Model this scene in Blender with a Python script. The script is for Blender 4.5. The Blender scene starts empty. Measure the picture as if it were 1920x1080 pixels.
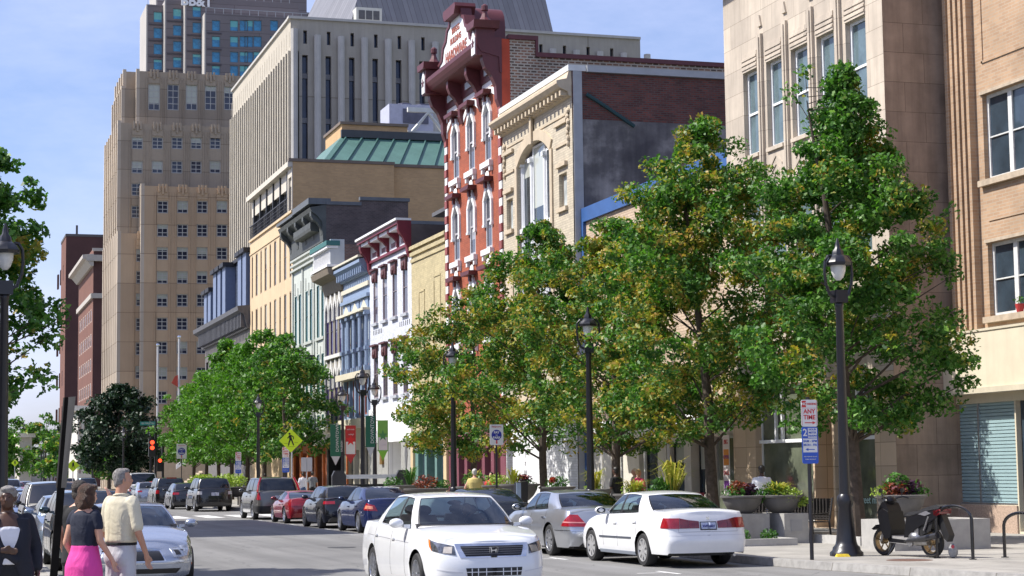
import bpy, bmesh, math, random
import numpy as np
from mathutils import Vector, Matrix, Euler
random.seed(7); rng = np.random.default_rng(11)
C = bpy.context.scene.collection
# ---------------------------------------------------------------- camera model (solved from the street's vanishing points)
FL = 3500.0; CX, CY = 960.0, 540.0; EYE = 1.85
vY = np.array([-135-CX, -(897-CY), -FL]); vZ = np.cross(np.array([1, .0127, 0]), vY)
vY /= np.linalg.norm(vY); vZ /= np.linalg.norm(vZ)
if vZ[1] < 0: vZ = -vZ
vX = np.cross(vY, vZ); RM = np.array([vX, vY, vZ])
def ray(x, y): return RM @ np.array([x-CX, -(y-CY), -FL])
def gp(x, y, z=0.0):
    r = ray(x, y); t = (z-EYE)/r[2]; return (r[0]*t, r[1]*t)
def q(x, y, X=24.0):            # a facade plane at street-side X -> (Y, Z)
    r = ray(x, y); t = X/r[0]; return (r[1]*t, EYE+r[2]*t)
def qy(x, y, Y):                # a plane across the street at Y -> (X, Z)
    r = ray(x, y); t = Y/r[1]; return (r[0]*t, EYE+r[2]*t)
# ---------------------------------------------------------------- helpers
ORG = {}
def thing(name, label, cat, loc=(0, 0, 0), group=None):
    o = bpy.data.objects.new(name, None); C.objects.link(o); o.location = loc; o.empty_display_size = .3
    o['label'] = label; o['category'] = cat
    if group: o['group'] = group
    ORG[o.name] = Vector(loc); return o
def tag(o, label, cat, group=None):
    o['label'] = label; o['category'] = cat
    if group: o['group'] = group
    return o
def kind(o, k): o['kind'] = k; return o
def kids(o): return [c for c in bpy.data.objects if c.parent == o]
def dup(root, loc, rotz=0, label=None, scale=None, group=None):
    r = root.copy(); C.objects.link(r); r.location = loc; r.rotation_euler = (0, 0, rotz)
    if scale: r.scale = scale if hasattr(scale, '__len__') else (scale,)*3
    if label: r['label'] = label
    if group: r['group'] = group
    for ch in root['_kids_cache'] if False else kids(root):
        c = ch.copy(); C.objects.link(c); c.parent = r
        for g in kids(ch):
            d = g.copy(); C.objects.link(d); d.parent = c
    return r
EACH = {'bracket', 'dormer', 'dormer_roof', 'canopy_post', 'loggia_post', 'corner_pier', 'orange_post', 'frieze_panel', 'round_fin', 'news_box', 'label_card', 'sill', 'garland', 'roof_post', 'slot_window', 'quoin', 'maroon_quoin', 'cornice_ornament', 'ledge', 'vent_louvre', 'finial_panel'}
class MB:
    def __init__(s, T=None): s.v = []; s.f = []; s.T = T; s.c = []
    def add(s, vs, fs):
        n = len(s.v); s.c.append((n, len(s.f)))
        if s.T: vs = [s.T(*p) for p in vs]
        s.v += [tuple(p) for p in vs]; s.f += [tuple(i+n for i in f) for f in fs]; return s
    def box(s, a0, a1, b0, b1, c0, c1):
        vs = [(a, b, c) for a in (a0, a1) for b in (b0, b1) for c in (c0, c1)]
        return s.add(vs, [(0, 1, 3, 2), (4, 6, 7, 5), (0, 4, 5, 1), (2, 3, 7, 6), (0, 2, 6, 4), (1, 5, 7, 3)])
    def quad(s, *p): return s.add(p, [tuple(range(len(p)))])
    def prism(s, poly, c0, c1):          # polygon in the first two coordinates, extruded along the third
        n = len(poly)
        vs = [(a, b, c0) for a, b in poly]+[(a, b, c1) for a, b in poly]
        return s.add(vs, [tuple(range(n))[::-1], tuple(range(n, 2*n))]+[(i, (i+1) % n, n+(i+1) % n, n+i) for i in range(n)])
    def hexa(s, p): return s.add(p, [(0, 3, 2, 1), (4, 5, 6, 7), (0, 1, 5, 4), (1, 2, 6, 5), (2, 3, 7, 6), (3, 0, 4, 7)])
    def tube(s, pts, rad, n=8, cap=True):
        pts = [Vector(p) for p in pts]; m = len(pts)
        if not hasattr(rad, '__len__'): rad = [rad]*m
        vs = []; ref = Vector((.31, .23, .92)).normalized()
        for i, p in enumerate(pts):
            d = (pts[min(i+1, m-1)]-pts[max(i-1, 0)]).normalized()
            a = d.cross(ref)
            if a.length < .05: a = d.cross(Vector((1, 0, 0)))
            a.normalize(); b = d.cross(a)
            vs += [p+(a*math.cos(2*math.pi*k/n)+b*math.sin(2*math.pi*k/n))*rad[i] for k in range(n)]
        fs = [(i*n+k, i*n+(k+1) % n, (i+1)*n+(k+1) % n, (i+1)*n+k) for i in range(m-1) for k in range(n)]
        if cap: fs += [tuple(range(n))[::-1], tuple(range((m-1)*n, m*n))]
        return s.add(vs, fs)
    def lathe(s, c, prof, n=16, axis='z', flute=0, ring=False):
        vs = []; m = len(prof)
        for r, z in prof:
            for k in range(n):
                a = 2*math.pi*k/n; rr = r*(1-flute*(k % 2)) ; x, y = rr*math.cos(a), rr*math.sin(a)
                vs.append((c[0]+x, c[1]+y, c[2]+z) if axis == 'z' else (c[0]+z, c[1]+x, c[2]+y) if axis == 'x' else (c[0]+x, c[1]+z, c[2]+y))
        fs = [(i*n+k, i*n+(k+1) % n, (i+1)*n+(k+1) % n, (i+1)*n+k) for i in range(m-1) for k in range(n)]
        if ring == 'open': pass
        elif ring: fs += [((m-1)*n+k, (m-1)*n+(k+1) % n, (k+1) % n, k) for k in range(n)]
        else: fs += [tuple(range(n))[::-1], tuple(range((m-1)*n, m*n))]
        return s.add(vs, fs)
    def ell(s, c, r, n=12, M=None):
        vs = []; 
        for i in range(n//2+1):
            th = math.pi*i/(n//2)
            for k in range(n):
                ph = 2*math.pi*k/n; p = Vector((math.sin(th)*math.cos(ph)*r[0], math.sin(th)*math.sin(ph)*r[1], math.cos(th)*r[2]))
                if M: p = M @ p
                vs.append((c[0]+p.x, c[1]+p.y, c[2]+p.z))
        return s.add(vs, [(i*n+k, (i+1)*n+k, (i+1)*n+(k+1) % n, i*n+(k+1) % n) for i in range(n//2) for k in range(n)])
    def build(s, name, m, parent=None, smooth=False, label=None, ang=35):
        if name in EACH and len(s.c) > 1:      # repeated pieces become one part each
            for (v0, f0), (v1, f1) in zip(s.c, s.c[1:]+[(len(s.v), len(s.f))]):
                b = MB(); b.v = s.v[v0:v1]; b.f = [tuple(i-v0 for i in f) for f in s.f[f0:f1]]; b.c = [(0, 0)]; o = b.build(name, m, parent, smooth, label, ang)
            return o
        me = bpy.data.meshes.new(name); o = bpy.data.objects.new(name, me); C.objects.link(o)
        org = Vector((0, 0, 0))
        if parent is not None:
            o.parent = parent; org = ORG.get(parent.name, Vector((0, 0, 0)))
        ORG[o.name] = org
        me.from_pydata([(p[0]-org.x, p[1]-org.y, p[2]-org.z) for p in s.v], [], s.f)
        bm = bmesh.new(); bm.from_mesh(me)
        if smooth: bmesh.ops.remove_doubles(bm, verts=bm.verts, dist=.0004)
        bmesh.ops.recalc_face_normals(bm, faces=bm.faces); bm.to_mesh(me); bm.free()
        me.materials.append(m)
        if smooth:
            me.polygons.foreach_set('use_smooth', [True]*len(me.polygons)); me.set_sharp_from_angle(angle=math.radians(ang))
        if label: o['label'] = label
        return o
def TX(X): return lambda u, z, w: (X-w, u, z)      # facade facing the street (-X): u runs along Y, w points out
def TY(Y): return lambda u, z, w: (u, Y-w, z)      # face across the street (-Y): u runs along X
# ---------------------------------------------------------------- materials
MC = {}
def nn(t, typ, **k):
    n = t.nodes.new(typ)
    for a, b in k.items(): setattr(n, a, b)
    return n
def base(name):
    m = bpy.data.materials.new(name); m.use_nodes = True; t = m.node_tree; t.nodes.clear()
    o = nn(t, 'ShaderNodeOutputMaterial'); b = nn(t, 'ShaderNodeBsdfPrincipled'); t.links.new(b.outputs[0], o.inputs[0]); return m, t, b, o
def ramp(t, fac, stops):
    r = nn(t, 'ShaderNodeValToRGB'); t.links.new(fac, r.inputs[0]); e = r.color_ramp.elements
    while len(e) < len(stops): e.new(.5)
    for i, (p, c) in enumerate(stops): e[i].position = p; e[i].color = (*c, 1) if len(c) == 3 else c
    return r.outputs[0]
def mixc(t, f, a, b, mode='MIX'):
    m = nn(t, 'ShaderNodeMix', data_type='RGBA', blend_type=mode)
    if isinstance(f, float): m.inputs[0].default_value = f
    else: t.links.new(f, m.inputs[0])
    for s, i in ((a, 6), (b, 7)):
        if isinstance(s, tuple): m.inputs[i].default_value = (*s, 1)
        else: t.links.new(s, m.inputs[i])
    return m.outputs[2]
def wallvec(t, wob=0.0):
    tc = nn(t, 'ShaderNodeTexCoord'); sp = nn(t, 'ShaderNodeSeparateXYZ'); t.links.new(tc.outputs['Object'], sp.inputs[0])
    ad = nn(t, 'ShaderNodeMath', operation='ADD'); t.links.new(sp.outputs[0], ad.inputs[0]); t.links.new(sp.outputs[1], ad.inputs[1])
    cb = nn(t, 'ShaderNodeCombineXYZ'); t.links.new(ad.outputs[0], cb.inputs[0]); t.links.new(sp.outputs[2], cb.inputs[1]); return tc, cb.outputs[0]
def noise(t, vec, sc, det=5, rough=.6):
    n = nn(t, 'ShaderNodeTexNoise'); n.inputs['Scale'].default_value = sc; n.inputs['Detail'].default_value = det; n.inputs['Roughness'].default_value = rough
    if vec is not None: t.links.new(vec, n.inputs['Vector'])
    return n.outputs[0]
def bump(t, b, h, s=.3, d=.02):
    n = nn(t, 'ShaderNodeBump'); n.inputs['Strength'].default_value = s; n.inputs['Distance'].default_value = d; t.links.new(h, n.inputs['Height']); t.links.new(n.outputs[0], b.inputs['Normal'])
def mat(name, c, rough=.7, var=.12, sc=2.0, metal=0., bmp=0., streak=0., coat=0., spec=.5, seams=None):
    if name in MC: return MC[name]
    m, t, b, o = base(name); tc, wv = wallvec(t); b.inputs['Roughness'].default_value = rough; b.inputs['Metallic'].default_value = metal
    b.inputs['Coat Weight'].default_value = coat; b.inputs['Specular IOR Level'].default_value = spec; b.inputs['Coat Roughness'].default_value = .04
    col = None
    if var > 0:
        f = noise(t, tc.outputs['Object'], sc)
        col = ramp(t, f, [(.3, tuple(x*(1-var) for x in c)), (.7, tuple(min(1, x*(1+var)) for x in c))])
    if streak > 0:
        mp = nn(t, 'ShaderNodeMapping'); mp.inputs['Scale'].default_value = (2.2, .18, 1); t.links.new(wv, mp.inputs[0])
        f = noise(t, mp.outputs[0], 1.6, 6, .65); f2 = ramp(t, f, [(.42, (0, 0, 0)), (.72, (1, 1, 1))])
        mm = nn(t, 'ShaderNodeMath', operation='MULTIPLY'); mm.inputs[1].default_value = streak; t.links.new(f2, mm.inputs[0])
        col = mixc(t, mm.outputs[0], col, tuple(x*.45 for x in c))
    if seams:
        br = nn(t, 'ShaderNodeTexBrick'); t.links.new(wv, br.inputs[0]); br.offset = seams[3] if len(seams) > 3 else .5
        br.inputs['Scale'].default_value = 1; br.inputs['Brick Width'].default_value = seams[0]; br.inputs['Row Height'].default_value = seams[1]; br.inputs['Mortar Size'].default_value = seams[2]
        br.inputs['Mortar Smooth'].default_value = .1
        br.inputs['Color1'].default_value = (1, 1, 1, 1); br.inputs['Color2'].default_value = (.80, .80, .81, 1); br.inputs['Mortar'].default_value = (.5, .48, .46, 1)
        col = mixc(t, 1.0, col, br.outputs[0], 'MULTIPLY')
    if col is not None: t.links.new(col, b.inputs['Base Color'])
    else: b.inputs['Base Color'].default_value = (*c, 1)
    if bmp > 0: bump(t, b, noise(t, tc.outputs['Object'], sc*12, 4), bmp, .02)
    MC[name] = m; return m
def brick(name, c1, c2, mo, w=.21, h=.07, ms=.012, dirt=.25, bs=.4, patch=None):
    if name in MC: return MC[name]
    m, t, b, o = base(name); tc, wv = wallvec(t); b.inputs['Roughness'].default_value = .85
    br = nn(t, 'ShaderNodeTexBrick'); t.links.new(wv, br.inputs[0])
    for k, v in (('Scale', 1), ('Brick Width', w), ('Row Height', h), ('Mortar Size', ms), ('Mortar Smooth', .15), ('Bias', 0)): br.inputs[k].default_value = v
    br.inputs['Color1'].default_value = (*c1, 1); br.inputs['Color2'].default_value = (*c2, 1); br.inputs['Mortar'].default_value = (*mo, 1)
    f = ramp(t, noise(t, wv, .7, 7, .65), [(.35, (1-dirt,)*3), (.68, (1.0+dirt*.3,)*3)])
    col = mixc(t, 1.0, br.outputs[0], f, 'MULTIPLY')
    if patch:
        f3 = ramp(t, noise(t, wv, .5, 6, .6), [(.52, (0, 0, 0)), (.6, (1, 1, 1))]); col = mixc(t, f3, col, patch)
    t.links.new(col, b.inputs['Base Color']); bump(t, b, br.outputs['Fac'], -bs, .012); MC[name] = m; return m
def glass_pane(name, c=(.02, .03, .04), blind=(.45, .47, .42), pb=.35, rough=.06):
    # opaque looking window pane: dark room behind glass, some with a drawn blind over part of it
    if name in MC: return MC[name]
    m, t, b, o = base(name); oi = nn(t, 'ShaderNodeObjectInfo'); tc = nn(t, 'ShaderNodeTexCoord')
    sp = nn(t, 'ShaderNodeSeparateXYZ'); t.links.new(tc.outputs['Generated'], sp.inputs[0])
    a = nn(t, 'ShaderNodeMath', operation='GREATER_THAN'); a.inputs[1].default_value = 1-pb; t.links.new(oi.outputs['Random'], a.inputs[0])
    w = nn(t, 'ShaderNodeTexWhiteNoise', noise_dimensions='1D'); t.links.new(oi.outputs['Random'], w.inputs['W'])
    ws = nn(t, 'ShaderNodeMath', operation='MULTIPLY_ADD'); ws.inputs[1].default_value = .55; ws.inputs[2].default_value = .22; t.links.new(w.outputs['Value'], ws.inputs[0])
    g = nn(t, 'ShaderNodeMath', operation='GREATER_THAN'); t.links.new(sp.outputs[2], g.inputs[0]); t.links.new(ws.outputs[0], g.inputs[1])
    bump(t, b, noise(t, tc.outputs['Object'], .9, 2), .25, .03)
    mu = nn(t, 'ShaderNodeMath', operation='MULTIPLY'); t.links.new(a.outputs[0], mu.inputs[0]); t.links.new(g.outputs[0], mu.inputs[1])
    f = ramp(t, noise(t, tc.outputs['Object'], 1.3), [(.3, c), (.7, tuple(x*2.2 for x in c))])
    t.links.new(mixc(t, mu.outputs[0], f, blind), b.inputs['Base Color']); b.inputs['Roughness'].default_value = rough; b.inputs['Specular IOR Level'].default_value = .6
    MC[name] = m; return m
def see_glass(name, tint=(.55, .62, .6), amt=.5):
    if name in MC: return MC[name]
    m, t, b, o = base(name); t.nodes.remove(b)
    tr = nn(t, 'ShaderNodeBsdfTransparent'); tr.inputs[0].default_value = (*tint, 1)
    gl = nn(t, 'ShaderNodeBsdfGlossy'); gl.inputs['Roughness'].default_value = .02; gl.inputs[0].default_value = (.9, .95, 1, 1)
    fr = nn(t, 'ShaderNodeFresnel'); fr.inputs[0].default_value = 1.5
    ad = nn(t, 'ShaderNodeMath', operation='MULTIPLY_ADD', use_clamp=True); ad.inputs[1].default_value = 1.3; ad.inputs[2].default_value = .02; t.links.new(fr.outputs[0], ad.inputs[0])
    mx = nn(t, 'ShaderNodeMixShader'); t.links.new(ad.outputs[0], mx.inputs[0]); t.links.new(tr.outputs[0], mx.inputs[1]); t.links.new(gl.outputs[0], mx.inputs[2]); t.links.new(mx.outputs[0], o.inputs[0])
    MC[name] = m; return m
def emit(name, c, s):
    m, t, b, o = base(name); b.inputs['Base Color'].default_value = (*c, 1); b.inputs['Emission Color'].default_value = (*c, 1); b.inputs['Emission Strength'].default_value = s; return m
def leafmat(name, cols, patch=None, trans=.3, pthr=.6):
    m, t, b, o = base(name); ge = nn(t, 'ShaderNodeNewGeometry'); tc = nn(t, 'ShaderNodeTexCoord')
    col = ramp(t, ge.outputs['Random Per Island'], cols)
    if patch:
        f = noise(t, tc.outputs['Object'], .95, 3, .6); ad = nn(t, 'ShaderNodeMath', operation='MULTIPLY_ADD'); ad.inputs[1].default_value = .10; t.links.new(ge.outputs['Random Per Island'], ad.inputs[0]); t.links.new(f, ad.inputs[2])
        f2 = ramp(t, ad.outputs[0], [(pthr, (0, 0, 0)), (pthr+.09, (.85, .85, .85))]); col = mixc(t, f2, col, ramp(t, ge.outputs['Random Per Island'], patch))
    b.inputs['Roughness'].default_value = .5; b.inputs['Specular IOR Level'].default_value = .4; t.links.new(col, b.inputs['Base Color'])
    tl = nn(t, 'ShaderNodeBsdfTranslucent'); t.links.new(mixc(t, 1.0, col, (1.0, 1.15, .5), 'MULTIPLY'), tl.inputs[0]); mx = nn(t, 'ShaderNodeMixShader'); mx.inputs[0].default_value = trans
    t.links.new(b.outputs[0], mx.inputs[1]); t.links.new(tl.outputs[0], mx.inputs[2]); t.links.new(mx.outputs[0], o.inputs[0]); MC[name] = m; return m
def paint(name, c, metal=0.0, rough=.3):
    if name in MC: return MC[name]
    m, t, b, o = base(name); b.inputs['Base Color'].default_value = (*c, 1); b.inputs['Metallic'].default_value = metal; b.inputs['Roughness'].default_value = rough
    b.inputs['Coat Weight'].default_value = 1; b.inputs['Coat Roughness'].default_value = .02
    tc = nn(t, 'ShaderNodeTexCoord'); f = noise(t, tc.outputs['Object'], 3, 3); r = ramp(t, f, [(.3, tuple(x*.93 for x in c)), (.7, c)]); t.links.new(r, b.inputs['Base Color']); MC[name] = m; return m
BLACK = mat('black_metal', (.012, .012, .016), .35, .1, 4, spec=.6)
DARK = mat('dark_void', (.012, .012, .013), .8, .1)
RUB = mat('rubber', (.02, .02, .021), .75, .15, 9)
CHR = mat('chrome', (.75, .76, .78), .12, .0, metal=1.)
ALU = mat('alloy', (.55, .56, .58), .28, .05, 5, metal=.9)
WHITE = mat('white_paint', (.78, .79, .8), .5, .05, 3)
CONC = mat('concrete_planter', (.36, .35, .33), .85, .12, 5, bmp=.15)
PANE = glass_pane('pane_dark'); PANEB = glass_pane('pane_blinds', (.02, .025, .03), (.42, .43, .38), .75)
def text_mb(mb, s, size, place, align='CENTER', ex=.004, bold=.0):
    cu = bpy.data.curves.new('t', 'FONT'); cu.body = s; cu.size = size; cu.align_x = align; cu.align_y = 'CENTER'; cu.extrude = ex; cu.resolution_u = 2; cu.offset = bold
    o = bpy.data.objects.new('t', cu); C.objects.link(o); bpy.context.view_layer.update()
    me = o.evaluated_get(bpy.context.evaluated_depsgraph_get()).to_mesh()
    vs = [place(*v.co) for v in me.vertices]; fs = [tuple(p.vertices) for p in me.polygons]
    T = mb.T; mb.T = None; mb.add(vs, fs); mb.T = T
    o.to_mesh_clear(); bpy.data.objects.remove(o); bpy.data.curves.remove(cu)
def onX(X, u, z): return lambda a, b, c: (X-c, u-a, z+b)
def onY(Y, u, z): return lambda a, b, c: (u+a, Y-c, z+b)
# ---------------------------------------------------------------- walls with real openings, windows as parts
def wall(root, T, u0, u1, z0, z1, holes, m, d=.25, name='wall', label=None):
    us = sorted({u0, u1, *[h[0] for h in holes], *[h[1] for h in holes]}); zs = sorted({z0, z1, *[h[2] for h in holes], *[h[3] for h in holes]})
    us = [u for u in us if u0 <= u <= u1]; zs = [z for z in zs if z0 <= z <= z1]
    mb = MB(T)
    for i in range(len(us)-1):
        for j in range(len(zs)-1):
            cu, cz = (us[i]+us[i+1])/2, (zs[j]+zs[j+1])/2
            if any(h[0] < cu < h[1] and h[2] < cz < h[3] for h in holes): continue
            mb.quad((us[i], zs[j], 0), (us[i+1], zs[j], 0), (us[i+1], zs[j+1], 0), (us[i], zs[j+1], 0))
    for h in holes:
        a, b, c, e = h[:4]; dd = h[4] if len(h) > 4 else d
        mb.quad((a, c, 0), (a, e, 0), (a, e, -dd), (a, c, -dd)); mb.quad((b, c, 0), (b, e, 0), (b, e, -dd), (b, c, -dd))
        mb.quad((a, c, 0), (b, c, 0), (b, c, -dd), (a, c, -dd)); mb.quad((a, e, 0), (b, e, 0), (b, e, -dd), (a, e, -dd))
    o = mb.build(name, m, root, label=label); return o
WC = {}
def window(root, ax, P0, u, z, w, h, fm=None, pm=None, nx=1, ny=2, d=.2, fw=.06, name='window', mw=.035):
    fm = fm or WHITE; pm = pm or PANE; key = (ax, round(w, 3), round(h, 3), fm.name, pm.name, nx, ny, d, fw, mw); T = (TX if ax == 'x' else TY)(0)
    if key not in WC:
        a = MB(T); W, H = w/2, h/2; w0, w1 = -d-.01, -d+.05
        a.box(-W, W, -H, -H+fw, w0, w1); a.box(-W, W, H-fw, H, w0, w1); a.box(-W, -W+fw, -H+fw, H-fw, w0, w1); a.box(W-fw, W, -H+fw, H-fw, w0, w1)
        for i in range(1, nx): c = -W+w*i/nx; a.box(c-mw/2, c+mw/2, -H+fw, H-fw, w0, w1-.012)
        for j in range(1, ny): c = -H+h*j/ny; a.box(-W+fw, W-fw, c-mw/2, c+mw/2, w0, w1-.006)
        b = MB(T); b.quad((-W, -H, -d+.005), (W, -H, -d+.005), (W, H, -d+.005), (-W, H, -d+.005))
        fo = a.build(name, fm); po = b.build('pane', pm); WC[key] = (fo.data, po.data); bpy.data.objects.remove(fo); bpy.data.objects.remove(po)
    f = bpy.data.objects.new(name, WC[key][0]); p = bpy.data.objects.new('pane', WC[key][1]); C.objects.link(f); C.objects.link(p)
    f.parent = root; o = ORG[root.name]; f.location = ((P0, u, z) if ax == 'x' else (u, P0, z)); f.location = Vector(f.location)-o; p.parent = f; return f
def hull(root, x0, x1, y0, y1, z1, m, roof=None, z0=0, front='x', par=.0, name='side_wall'):
    # the faces of the block other than its street facade: -Y end, +Y end, back, roof
    mb = MB(); mb.quad((x0, y0, z0), (x1, y0, z0), (x1, y0, z1), (x0, y0, z1)); mb.quad((x0, y1, z0), (x1, y1, z0), (x1, y1, z1), (x0, y1, z1)); mb.quad((x1, y0, z0), (x1, y1, z0), (x1, y1, z1), (x1, y0, z1))
    mb.build(name, m, root)
    r = MB(); r.box(x0+.05, x1-.05, y0+.05, y1-.05, z1-par-.2, z1-par-.01); r.build('roof', roof or mat('roof_tar', (.09, .09, .095), .9, .2, 1), root)
def extrude_profile(mb, prof, u0, u1, T=None):
    # cornice: profile of (w, z) swept along u
    n = len(prof); T = T or mb.T; vs = [(u, z, w) for u in (u0, u1) for (w, z) in prof]
    mb.add(vs, [tuple(range(n))[::-1], tuple(range(n, 2*n))]+[(i, (i+1) % n, n+(i+1) % n, n+i) for i in range(n)])
# ================================================================ GROUND
def asphalt():
    m, t, b, o = base('asphalt'); tc = nn(t, 'ShaderNodeTexCoord'); v = tc.outputs['Object']
    c = ramp(t, noise(t, v, .16, 8, .6), [(.3, (.15, .148, .144)), (.5, (.19, .187, .18)), (.7, (.225, .222, .215))])
    c = mixc(t, 1.0, c, ramp(t, noise(t, v, 38, 3, .7), [(.25, (.72,)*3), (.75, (1.2,)*3)]), 'MULTIPLY')
    mp = nn(t, 'ShaderNodeMapping'); mp.inputs['Scale'].default_value = (2.2, .06, 1); t.links.new(v, mp.inputs[0])
    c = mixc(t, 1.0, c, ramp(t, noise(t, mp.outputs[0], 1, 5, .6), [(.35, (.84,)*3), (.65, (1.08,)*3)]), 'MULTIPLY')
    c = mixc(t, ramp(t, noise(t, v, .9, 2, .5), [(.68, (0,)*3), (.74, (.6,)*3)]), c, (.07, .068, .066))
    sx_ = nn(t, 'ShaderNodeSeparateXYZ'); t.links.new(v, sx_.inputs[0]); oil = ramp(t, noise(t, v, .55, 5, .7), [(.5, (0,)*3), (.62, (1,)*3)])
    for xc, wd, am in ((13.85, .55, .5), (3.3, .55, .5), (10.0, .35, .22), (11.6, .35, .22), (5.6, .35, .22), (7.3, .35, .22)):
        a_ = nn(t, 'ShaderNodeMath', operation='SUBTRACT'); a_.inputs[1].default_value = xc; t.links.new(sx_.outputs[0], a_.inputs[0]); b2 = nn(t, 'ShaderNodeMath', operation='ABSOLUTE'); t.links.new(a_.outputs[0], b2.inputs[0])
        k_ = ramp(t, b2.outputs[0], [(wd*.3, (am,)*3), (min(1, wd), (0,)*3)]); k2 = nn(t, 'ShaderNodeMath', operation='MULTIPLY'); t.links.new(k_, k2.inputs[0])
        if am > .3: t.links.new(oil, k2.inputs[1])
        else: k2.inputs[1].default_value = 1
        c = mixc(t, k2.outputs[0], c, (.075, .073, .07))
    vo = nn(t, 'ShaderNodeTexVoronoi', feature='DISTANCE_TO_EDGE'); vo.inputs['Scale'].default_value = .23
    ds = nn(t, 'ShaderNodeVectorMath', operation='ADD'); nz = nn(t, 'ShaderNodeTexNoise'); nz.inputs['Scale'].default_value = 1.2; t.links.new(v, nz.inputs['Vector']); t.links.new(v, ds.inputs[0]); t.links.new(nz.outputs['Color'], ds.inputs[1]); t.links.new(ds.outputs[0], vo.inputs['Vector'])
    c = mixc(t, ramp(t, vo.outputs[0], [(0, (.55,)*3), (.006, (0,)*3)]), c, (.05, .05, .05))
    t.links.new(c, b.inputs['Base Color']); b.inputs['Roughness'].default_value = .85; bump(t, b, noise(t, v, 45, 3), .35, .01); return m
def pavement():
    m, t, b, o = base('pavement'); tc = nn(t, 'ShaderNodeTexCoord'); v = tc.outputs['Object']
    br = nn(t, 'ShaderNodeTexBrick'); t.links.new(v, br.inputs[0]); br.offset = 0
    for k, x in (('Scale', 1), ('Brick Width', 1.2), ('Row Height', 1.2), ('Mortar Size', .012), ('Mortar Smooth', .3)): br.inputs[k].default_value = x
    br.inputs['Color1'].default_value = (.36, .34, .305, 1); br.inputs['Color2'].default_value = (.32, .305, .275, 1); br.inputs['Mortar'].default_value = (.17, .16, .15, 1)
    c = mixc(t, 1.0, br.outputs[0], ramp(t, noise(t, v, .7, 8, .7), [(.3, (.66,)*3), (.65, (1.1,)*3)]), 'MULTIPLY')
    c = mixc(t, 1.0, c, ramp(t, noise(t, v, 30, 3, .7), [(.25, (.85,)*3), (.75, (1.12,)*3)]), 'MULTIPLY')
    t.links.new(c, b.inputs['Base Color']); b.inputs['Roughness'].default_value = .9; bump(t, b, noise(t, v, 40, 3), .2, .01); return m
ASPH = asphalt(); PAVE = pavement(); KERB = mat('kerb_granite', (.33, .32, .30), .85, .22, 6, bmp=.25, seams=(1.8, 5, .012))
g = MB(); g.quad((-1500, -200, -.02), (1500, -200, -.02), (1500, 3000, -.02), (-1500, 3000, -.02)); kind(g.build('ground', mat('ground_far', (.16, .17, .12), .95, .3, .05)), 'structure')
r = MB()
ys = [-20+i*10 for i in range(0, 66)]
r.quad((-8, -20, 0), (32, -20, 0), (32, 640, 0), (-8, 640, 0)); r.quad((-200, 152, 0), (-8, 152, 0), (-8, 166, 0), (-200, 166, 0)); r.quad((32, 230, 0), (250, 230, 0), (250, 242, 0), (32, 242, 0))
kind(r.build('road', ASPH), 'structure')
def kerbline(pts, name, side, far):
    # raised pavement: kerb stones along the polyline, slab behind it
    k = MB(); s = MB()
    for (x0, y0), (x1, y1) in zip(pts, pts[1:]):
        a = .16*side
        k.hexa([(x0, y0, -.01), (x0+a, y0, -.01), (x1+a, y1, -.01), (x1, y1, -.01), (x0+.02*side, y0, .15), (x0+a, y0, .15), (x1+a, y1, .15), (x1+.02*side, y1, .15)])
        s.quad((x0+a, y0, .146), (far, y0, .146), (far, y1, .146), (x1+a, y1, .146))
    kind(k.build(name, KERB), 'structure'); return s
s = kerbline([(17.6, 15), (16.9, 22), (16.35, 25), (15.95, 27), (15.7, 29), (15.3, 31.2), (15.15, 33.5), (15.15, 138)], 'kerb', 1, 34)
kind(s.build('pavement_right', PAVE), 'structure')
s = kerbline([(15.15, 168), (15.15, 620)], 'kerb_far', 1, 34); kind(s.build('pavement_far', PAVE), 'structure')
s = kerbline([(2.2, -15), (2.2, 148)], 'kerb_left', -1, -9); kind(s.build('pavement_left', PAVE), 'structure')
s = kerbline([(2.2, 168), (2.2, 620)], 'kerb_left_far', -1, -9); kind(s.build('pavement_left_far', PAVE), 'structure')
MK = mat('road_marking', (.62, .62, .60), .8, .2, 14)
m_ = MB()
for i in range(9): x = 3.0+i*1.42; m_.quad((x, 81.0, .004), (x+.75, 81.0, .004), (x+.75, 86.2, .004), (x, 86.2, .004))
kind(m_.build('crosswalk_marking', MK), 'structure')
m_ = MB()
for y in (31.4, 37.55, 43.6, 49.8, 55.3, 61.4, 67.6, 74.6): m_.quad((12.1, y, .004), (12.75, y, .004), (12.75, y+.1, .004), (12.1, y+.1, .004)); m_.quad((12.65, y-.5, .0045), (12.75, y-.5, .0045), (12.75, y+.6, .0045), (12.65, y+.6, .0045))
for y in (30.3, 36.6, 42.8, 49, 55): m_.quad((4.5, y, .004), (4.9, y, .004), (4.9, y+.1, .004), (4.5, y+.1, .004))
kind(m_.build('parking_marking', MK), 'structure')
m_ = MB(); m_.lathe((9.9, 46.2, .003), [(.36, 0), (.36, .003), (.3, .004)], 20); tag(m_.build('manhole_cover', mat('iron', (.05, .05, .05), .6, .3, 30, bmp=.3)), 'dark iron manhole cover in the open grey roadway', 'manhole cover')
m_ = MB(); m_.lathe((17.05, 30.55, .147), [(.42, 0), (.42, .003), (.36, .004)], 20); tag(m_.build('manhole_cover', mat('rust_iron', (.13, .07, .05), .8, .3, 20)), 'rust brown utility cover in the pavement below the scooter', 'manhole cover')
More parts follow.
